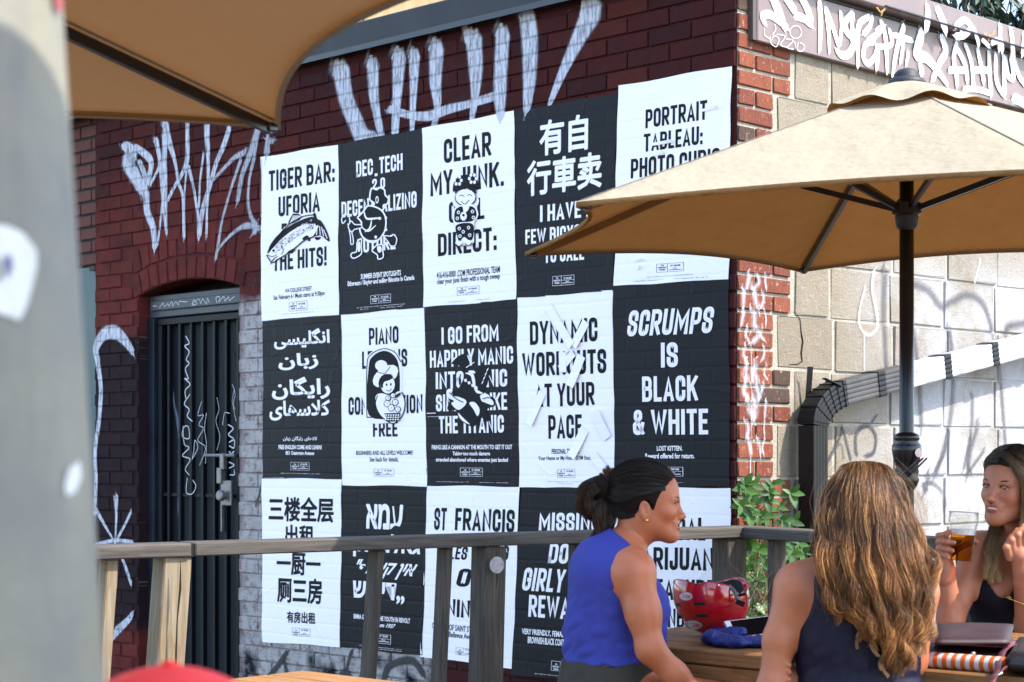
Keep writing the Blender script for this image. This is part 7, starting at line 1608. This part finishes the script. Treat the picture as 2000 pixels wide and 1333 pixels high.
o_ = MB(); c_ = hp(1140,455,-.014); o_.bar(c_+Vector((-.011,0,.004)), c_+Vector((.012,0,-.005)), .007, .014, b=.002, side=(0,1,0)); c2 = hp(1160,350,-.008); o_.bar(c2+Vector((-.012,0,.0)), c2+Vector((.012,0,.006)), .004, .008, b=.001, side=(0,1,0)); o_.build('buckle', M['black_gloss'], hel)
o_ = MB(); o_.lathe([(.0035,0),(.003,.0015),(.0005,.002)], hel_pix(*CH(815,186), 1.0), 12, (0,-1,0)); o_.build('rivet', M['chrome'], hel)
# ------------------------------------------------------------------ blue pouch and the phone on it
pc = tw(.135, .07); pouch = empty('blue_pouch', tuple(pc)); tag(pouch, 'crumpled blue fabric pouch under the phone on the table', 'pouch')
L0 = Vector((-1,0,0))
pp = lambda px, py, z: (lambda Yy: Vector(((px-1000)/F*Yy, Yy, z)))((CAMZ-z)*F/(py-HY))
d = SDF(.004); zA = TZ+.010
cpts = [(1392,1250),(1412,1256),(1440,1258),(1480,1257),(1400,1238),(1440,1240),(1485,1240)]
for (x, y) in cpts:
    v = pp(x, y, zA); d.ell(np.array(v), (.034,.05,.015), None, .02)
v = np.array(P(1436,1240,4.94)); d.ell(v, (.04,.035,.018), None, .02); v = pp(1390,1247,TZ+.02); d.ell(np.array(v), (.026,.035,.018), None, .015)
rsP = np.random.default_rng(5)
def crum(V):
    w_ = np.zeros(len(V))
    for k in range(9):
        dirn = rsP.normal(0,1,3); dirn /= np.linalg.norm(dirn); w_ += np.abs(np.sin(V@dirn*rsP.uniform(60,150)+rsP.uniform(0,6)))*.0016
    V = V.copy(); V[:,2] = np.maximum(V[:,2]+w_-.004, TZ+.0005); return V
o_ = sculpt('pouch_body', d, cloth_mat('blue_ripstop', (.018,.027,.14), .5, 1, 30), None, it=1, warp=crum); o_.parent = pouch; o_.location = -Vector(pouch.location)
web([tuple(pp(1440,1259,TZ+.006)-pc), tuple(pp(1470,1257,TZ+.010)-pc), tuple(pp(1500,1258,TZ+.004)-pc)], .004, 'drawstring', cloth_mat('blue_cord', (.03,.04,.13), .7), pouch)
zP = TZ+.046
PA = P(1414,1213,4.95); PB_ = P(1480,1205,4.97); PC = P(1440,1243,4.905)
ex = (PB_-PA).normalized(); ey = (PC-PA); ey = (ey-ex*ey.dot(ex)).normalized(); ez = ey.cross(ex)
phone = empty('smartphone', tuple(PA)); tag(phone, 'white framed smartphone with black screen lying on the blue pouch', 'phone')
W1, H_ = .150, .070      # long side runs along the picture
phone.matrix_world = Matrix.Translation(PA) @ Matrix((ex, -ey, ez)).transposed().to_4x4()
o_ = MB(); o_.box(0, W1, -H_, 0, -.0075, 0, .002); o_.build('phone_body', simple('white_plastic', (.62,.62,.64), .25), phone)
o_ = MB(); o_.box(-.0025, W1+.0025, -H_-.0025, .0025, -.011, -.002, .003); o_.build('phone_case', simple('purple_case', (.10,.015,.055), .3, 0, 150, .9), phone)
o_ = MB(); o_.box(.016, W1-.016, -H_+.004, -.004, .0002, .0006); o_.build('screen', simple('black_screen', (.004,.004,.005), .06), phone)
o_ = MB(); o_.lathe([(.0045,0),(.0045,.0005),(.0005,.0006)], (.008,-H_/2,0), 16); o_.build('home_button', simple('button_grey', (.5,.5,.52), .3), phone)
# ------------------------------------------------------------------ bags and the striped roll on the right of the table
bagm = simple('maroon_leather', (.022,.006,.009), .55, 0, 14, .4, .25, .004); dkm = simple('dark_maroon_leather', (.012,.004,.006), .5, 0, 14, .4, .2)
def slab(name, mat, quad, z0, z1, par, puff=.0, n=10):
    """soft-edged slab over a ground quad (four world xy points)"""
    q_ = [np.array(v[:2]) for v in quad]; vs = []; fs = []
    for s_ in (0, 1):
        for j in range(n+1):
            for i in range(n+1):
                a, b_ = i/n, j/n; p = (1-b_)*((1-a)*q_[0]+a*q_[1])+b_*((1-a)*q_[3]+a*q_[2]); e_ = min(a, 1-a, b_, 1-b_)*2; k = min(1, (e_*3))**.5; zm = (z0+z1)/2; h_ = (z1-z0)/2
                z = zm+(1 if s_ else -1)*h_*(.35+.65*k)+(puff*math.sin(a*7+1)*math.sin(b_*5)*e_ if s_ else 0); vs.append((p[0], p[1], z))
    N = (n+1)**2
    for j in range(n):
        for i in range(n):
            a = j*(n+1)+i; fs.append((a, a+1, a+n+2, a+n+1)[::-1]); fs.append((N+a, N+a+1, N+a+n+2, N+a+n+1))
    bd = [i for i in range(n)]+[j*(n+1)+n for j in range(n)]+[n*(n+1)+n-i for i in range(n)]+[(n-j)*(n+1) for j in range(n)]
    for k in range(len(bd)): a, b_ = bd[k], bd[(k+1) % len(bd)]; fs.append((a, b_, N+b_, N+a))
    o_ = MB(); loc = par.location; o_.add([(v[0]-loc[0], v[1]-loc[1], v[2]-loc[2]) for v in vs], fs); return o_.build(name, mat, par, True)
bag = empty('leather_handbag', tuple(tw(.72,.52))); tag(bag, 'flat maroon leather handbag on the table in front of the fair haired woman', 'handbag')
slab('bag_body', dkm, [pp(1812,1283,TZ+.02), pp(1985,1290,TZ+.02), pp(1985,1262,TZ+.02), pp(1822,1255,TZ+.02)], TZ+.002, TZ+.048, bag, .004)
slab('bag_flap', bagm, [pp(1826,1262,TZ+.055), pp(1972,1262,TZ+.055), pp(1980,1228,TZ+.055), pp(1832,1226,TZ+.055)], TZ+.050, TZ+.074, bag, .004)
slab('bag_edge', simple('maroon_edge', (.20,.045,.065), .3), [pp(1816,1258,TZ+.05), pp(1985,1266,TZ+.05), pp(1985,1254,TZ+.05), pp(1820,1250,TZ+.05)], TZ+.048, TZ+.053, bag)
o_ = MB(); v = pp(1898,1277,TZ+.035)-bag.location; o_.lathe([(.006,0),(.006,.003),(.001,.004)], v+Vector((0,-.012,0)), 14, (0,-1,0)); o_.build('clasp', M['steel'], bag, True)
roll = empty('striped_roll', tuple(pp(1878,1313,TZ))); tag(roll, 'orange and white striped fabric roll lying near the table edge', 'roll')
ra = np.array(pp(1812,1304,TZ)); rb_ = np.array(pp(1966,1316,TZ)); ra[2] = rb_[2] = TZ+.0185; ax = rb_-ra; Lr = np.linalg.norm(ax); ax /= Lr
sidev = np.cross(ax, [0,0,1]); loc = np.array(roll.location)
om = cloth_mat('orange_cloth', (.42,.085,.010), .7); wm = cloth_mat('white_cloth', (.42,.41,.42), .7)
ns = 17
for i in range(ns):
    o_ = MB(); a0, a1 = i/ns, (i+1)/ns; vs = []; nn = 20
    for u in (a0, a1):
        for k in range(nn): t = 2*math.pi*k/nn; r = .0185*(1-.06*math.cos(2*t)); vs.append(ra+ax*(Lr*u)+sidev*r*1.35*math.cos(t)+np.array([0,0,r*math.sin(t)*.98])-loc)
    fs = [(k, (k+1)%nn, nn+(k+1)%nn, nn+k)[::-1] for k in range(nn)]+([tuple(range(nn))] if i == 0 else [])+([tuple(range(nn, 2*nn))[::-1]] if i == ns-1 else [])
    o_.add(vs, fs); o_.build('stripe', om if i % 2 == 0 else wm, roll, True)
bag2 = empty('strap_bag', tuple(tw(.93,.30))); tag(bag2, 'black bag with a brown leather strap at the right end of the table', 'bag')
slab('bag_body', simple('black_leather', (.008,.007,.009), .4), [pp(1965,1306,TZ+.02), pp(2060,1312,TZ+.02), pp(2060,1272,TZ+.02), pp(1985,1268,TZ+.02)], TZ+.002, TZ+.060, bag2, .004)
lb = bag2.location
web([tuple(P(2010,1262,4.36)-lb), tuple(P(1982,1262,4.33)-lb), tuple(P(1962,1270,4.29)-lb), tuple(P(1952,1290,4.24)-lb), tuple(P(1948,1312,4.17)-lb), tuple(P(1940,1325,4.12)-lb), tuple(P(1930,1350,4.08)-lb)], .016, 'strap', simple('brown_strap', (.085,.020,.025), .35, 0, 40, .4), bag2, (.9,.2,.3), .003)
web([tuple(P(1952,1318,4.14)-lb), tuple(P(1960,1308,4.16)-lb), tuple(P(1975,1302,4.19)-lb), tuple(P(1992,1296,4.22)-lb)], .012, 'thin_strap', simple('brown_strap_edge', (.12,.035,.04), .35), bag2, (.6,.1,.8), .003)
o_ = MB(); v = P(1951,1319,4.13)-lb; o_.tube([v+Vector((-.008,0,-.004)), v+Vector((.008,0,.006))], .0028, 8); o_.tube([P(1990,1261,4.3)-lb, P(1997,1264,4.3)-lb, P(1998,1272,4.3)-lb], .0014, 6); o_.build('buckle', M['chrome'], bag2, True)
# ------------------------------------------------------------------ creeper at the house corner
vine = empty('creeper_vine', (1.02, 6.62, 0)); tag(vine, 'green creeper climbing the sunlit brick corner behind the railing', 'plant')
lm, ntl, bl_ = mat_new('creeper_leaf'); gl_ = G(ntl); rr = gl_.n('ObjectInfo').outputs['Random']; nn_ = gl_.noise(gl_.obj(), 30, 3)
gl_.put(bl_.inputs['Base Color'], gl_.mix(rr, gl_.mix(nn_, (.045,.12,.018), (.075,.17,.03)), gl_.mix(nn_, (.020,.058,.018), (.032,.09,.022)))); bl_.inputs['Roughness'].default_value = .42; bl_.inputs['Specular IOR Level'].default_value = .4
trn = ntl.nodes.new('ShaderNodeBsdfTranslucent'); trn.inputs[0].default_value = (.08,.22,.02,1); mxl = ntl.nodes.new('ShaderNodeMixShader'); mxl.inputs[0].default_value = .3; outl_ = ntl.nodes['Material Output']
ntl.links.new(bl_.outputs[0], mxl.inputs[1]); ntl.links.new(trn.outputs[0], mxl.inputs[2]); ntl.links.new(mxl.outputs[0], outl_.inputs[0])
def leaf_mesh(name, L_, W_1, seed, mat):
    r = random.Random(seed); n = 7; vs = []; fs = []
    for i in range(n+1):
        t = i/n; w1 = W_1*math.sin(math.pi*min(1, t**.75))**.8*(1-.25*t)*(1+r.uniform(-.06,.06)); z = -.16*L_*t*t+.0*t
        vs += [(t*L_, -w1/2, z+.10*w1), (t*L_, 0, z-.05*w1), (t*L_, w1/2, z+.10*w1)]
    for i in range(n): a = 3*i; fs += [(a, a+3, a+4, a+1), (a+1, a+4, a+5, a+2)]
    me = mesh(name, vs, fs); me.materials.append(mat); me.polygons.foreach_set('use_smooth', [True]*len(me.polygons)); return me
LM = [leaf_mesh('leaf', .078, .050, s_, lm) for s_ in range(4)]
rv = random.Random(4); nleaf = 0
clusters = [(1455,945,.045),(1468,955,.05),(1488,948,.05),(1505,962,.06),(1520,945,.06),(1540,965,.07),(1480,985,.05),(1502,978,.05),(1520,990,.06),(1475,1005,.05),(1496,1010,.05),(1515,1012,.05),(1460,985,.04),(1530,1015,.05),(1560,1022,.05)]
clusters += [(1462,1070,.05),(1480,1062,.06),(1500,1075,.06),(1530,1068,.05),(1550,1060,.06),(1572,1062,.06),(1545,1085,.06),(1570,1078,.06),(1585,1090,.05),(1555,1105,.06),(1475,1095,.05),(1500,1105,.05),(1492,1125,.06),(1465,1120,.05),(1575,1110,.05),(1590,1070,.04),(1510,1095,.05),(1540,1115,.05),(1485,1150,.05),(1505,1145,.04),(1470,1180,.04),(1455,1200,.05),(1500,1180,.05),(1530,1140,.05),(1560,1130,.05),(1490,1210,.05),(1520,1165,.05)]
stm = MB(); prev = None
for ci, (px, py, off) in enumerate(clusters):
    x_, z_ = hit('B', px, py, off+.02+rv.uniform(0,.05)); base = wB(x_, -(off+.03), z_); nl = 5 if py < 1150 else 4
    a0 = rv.uniform(0, 6.28)
    for k in range(nl):
        o = link('leaf', LM[(ci+k) % 4], None, vine); o.location = base-Vector(vine.location)+Vector((rv.uniform(-.006,.006),)*3)
        fan = -2.3+4.6*k/(nl-1)+rv.uniform(-.25,.25); s_ = rv.uniform(.45,.85)*(1-.12*abs(k-(nl-1)/2)); o.scale = (s_,)*3
        ou = Vector((.45+rv.uniform(-.3,.3), -.85, .35+rv.uniform(-.2,.2))).normalized(); upv = Vector((math.sin(fan)*.9, -.25, -math.cos(fan)*.75+.2)).normalized(); xx_ = upv; zz2 = (ou-xx_*ou.dot(xx_)).normalized(); yy_ = zz2.cross(xx_)
        o.rotation_euler = Matrix((xx_, yy_, zz2)).transposed().to_euler(); nleaf += 1
    root_ = wB(hit('B', 1480+(px-1500)*.3, 1060, .02)[0], -.02, z_-.07); stm.tube([tuple(base-Vector(vine.location)), tuple((base+root_)/2-Vector(vine.location)+Vector((0,0,-.02))), tuple(root_-Vector(vine.location))], [.0012,.0018,.0025], 5)
main = [wB(hit('B', px, py, .02)[0], -.022, hit('B', px, py, .02)[1])-Vector(vine.location) for px, py in ((1484,1500),(1490,1330),(1478,1200),(1486,1100),(1482,1040),(1482,990),(1478,950))]
stm.tube(main, [.008,.007,.006,.005,.004,.003,.002], 6); stm.build('stem', simple('vine_stem', (.12,.07,.035), .8), vine, True)
# dry twigs and low weeds behind the corner post
tw_ = MB()
for i in range(70):
    px, py = rv.uniform(1450,1530), rv.uniform(1110,1215); p0 = P(px, py, 6.55+rv.uniform(-.1,.15)); dv_ = Vector((rv.uniform(-1,1), rv.uniform(-.5,.5), rv.uniform(-.3,1.1))).normalized()*rv.uniform(.05,.13); tw_.tube([tuple(p0), tuple(p0+dv_*.5+Vector((0,0,rv.uniform(-.01,.015)))), tuple(p0+dv_)], [.0018,.0014,.0006], 4)
dt = tw_.build('dry_twigs', simple('dry_twig', (.17,.135,.07), .9)); tag(dt, 'tangle of dry twigs between the corner post and the creeper', 'twigs', kind='stuff')
# ------------------------------------------------------------------ tree whose twigs hang over the roof at the top right
tree = empty('ash_tree', (8.2, 13.5, 0)); tag(tree, 'leafy tree behind the block wall with twigs hanging in the top right sky', 'tree')
tl, ntt, bt_ = mat_new('tree_leaf'); bt_.inputs['Base Color'].default_value = (.018,.040,.020,1); bt_.inputs['Roughness'].default_value = .5
LT = leaf_mesh('tree_leaf', .085, .026, 9, tl); rt = random.Random(12); leafbuf = MB(); br_ = MB(); TL_ = Vector(tree.location)
def twig(p, dv_, L_, depth=0):
    pts = [p]; q_ = Vector(p); dd = Vector(dv_).normalized(); n = 6
    for i in range(n):
        dd = (dd+Vector((rt.uniform(-.15,.15), rt.uniform(-.15,.15), -.10))).normalized(); q_ = q_+dd*L_/n; pts.append(q_.copy())
        for sgn in (-1,1):
            for kk in range(1):
                ld = (dd*.5+Vector((rt.uniform(-1,1), rt.uniform(-1,1), rt.uniform(-.9,.3)))).normalized(); s_ = rt.uniform(.8,1.5); xx_ = ld; up_ = Vector((rt.uniform(-.6,.6), rt.uniform(-.6,.6), 1)); zz2 = (up_-xx_*up_.dot(xx_)).normalized(); yy_ = zz2.cross(xx_); mm = Matrix.Translation(q_+ld*.02) @ Matrix((xx_, yy_, zz2)).transposed().to_4x4() @ Matrix.Scale(s_, 4)
                leafbuf.add([mm @ v.co - TL_ for v in LT.vertices], [tuple(f_.vertices) for f_ in LT.polygons])
        if depth < 1 and rt.random() < .6: twig(q_, dd+Vector((rt.uniform(-.8,.8), rt.uniform(-.5,.5), rt.uniform(-.8,.2))), L_*.55, depth+1)
    br_.tube([tuple(v-TL_) for v in pts], list(np.linspace(.006-.003*depth, .0015, len(pts))), 5)
for (px, py) in ((1775,-40),(1790,-50),(1815,-45),(1830,-35),(1868,-45),(1890,-30),(1935,-45),(1965,-35),(1985,-45),(1905,-50),(1800,-60),(1840,-70),(1880,-75),(1915,-70),(1950,-60),(1900,-110),(1860,-110),(2010,-20),(2040,20)):
    p = P(px, py, 9.6+rt.uniform(-.3,.3)); twig(p, (rt.uniform(-.3,.5), 0, -.75), .23 if px < 1850 else .34)
tr0 = [(0,0,0),(.05,0,1.5),(-.1,-.2,3.0),(-.6,-.9,4.2),(-2.6,-2.4,4.9),(-4.4,-3.3,4.75),(-5.4,-3.8,4.2)]
br_.tube(tr0, [.24,.2,.16,.10,.06,.035,.012], 10); br_.tube([tr0[2],(.6,.3,4.2),(1.0,.8,5.6)], [.14,.1,.04], 8)
for i in range(0):
    t = rt.uniform(.3, 1); p = Vector((3.0+t+rt.gauss(0,.9), .8*t+rt.gauss(0,.9), 6.6+rt.gauss(0,.5))); twig(p+TL_, (rt.uniform(-1,1), rt.uniform(-1,1), -.3), .8, 1)
br_.build('trunk', simple('tree_bark', (.06,.045,.035), .9, 0, 20, .4, .4), tree, True)
lf = leafbuf.build('crown', tl, tree, True)
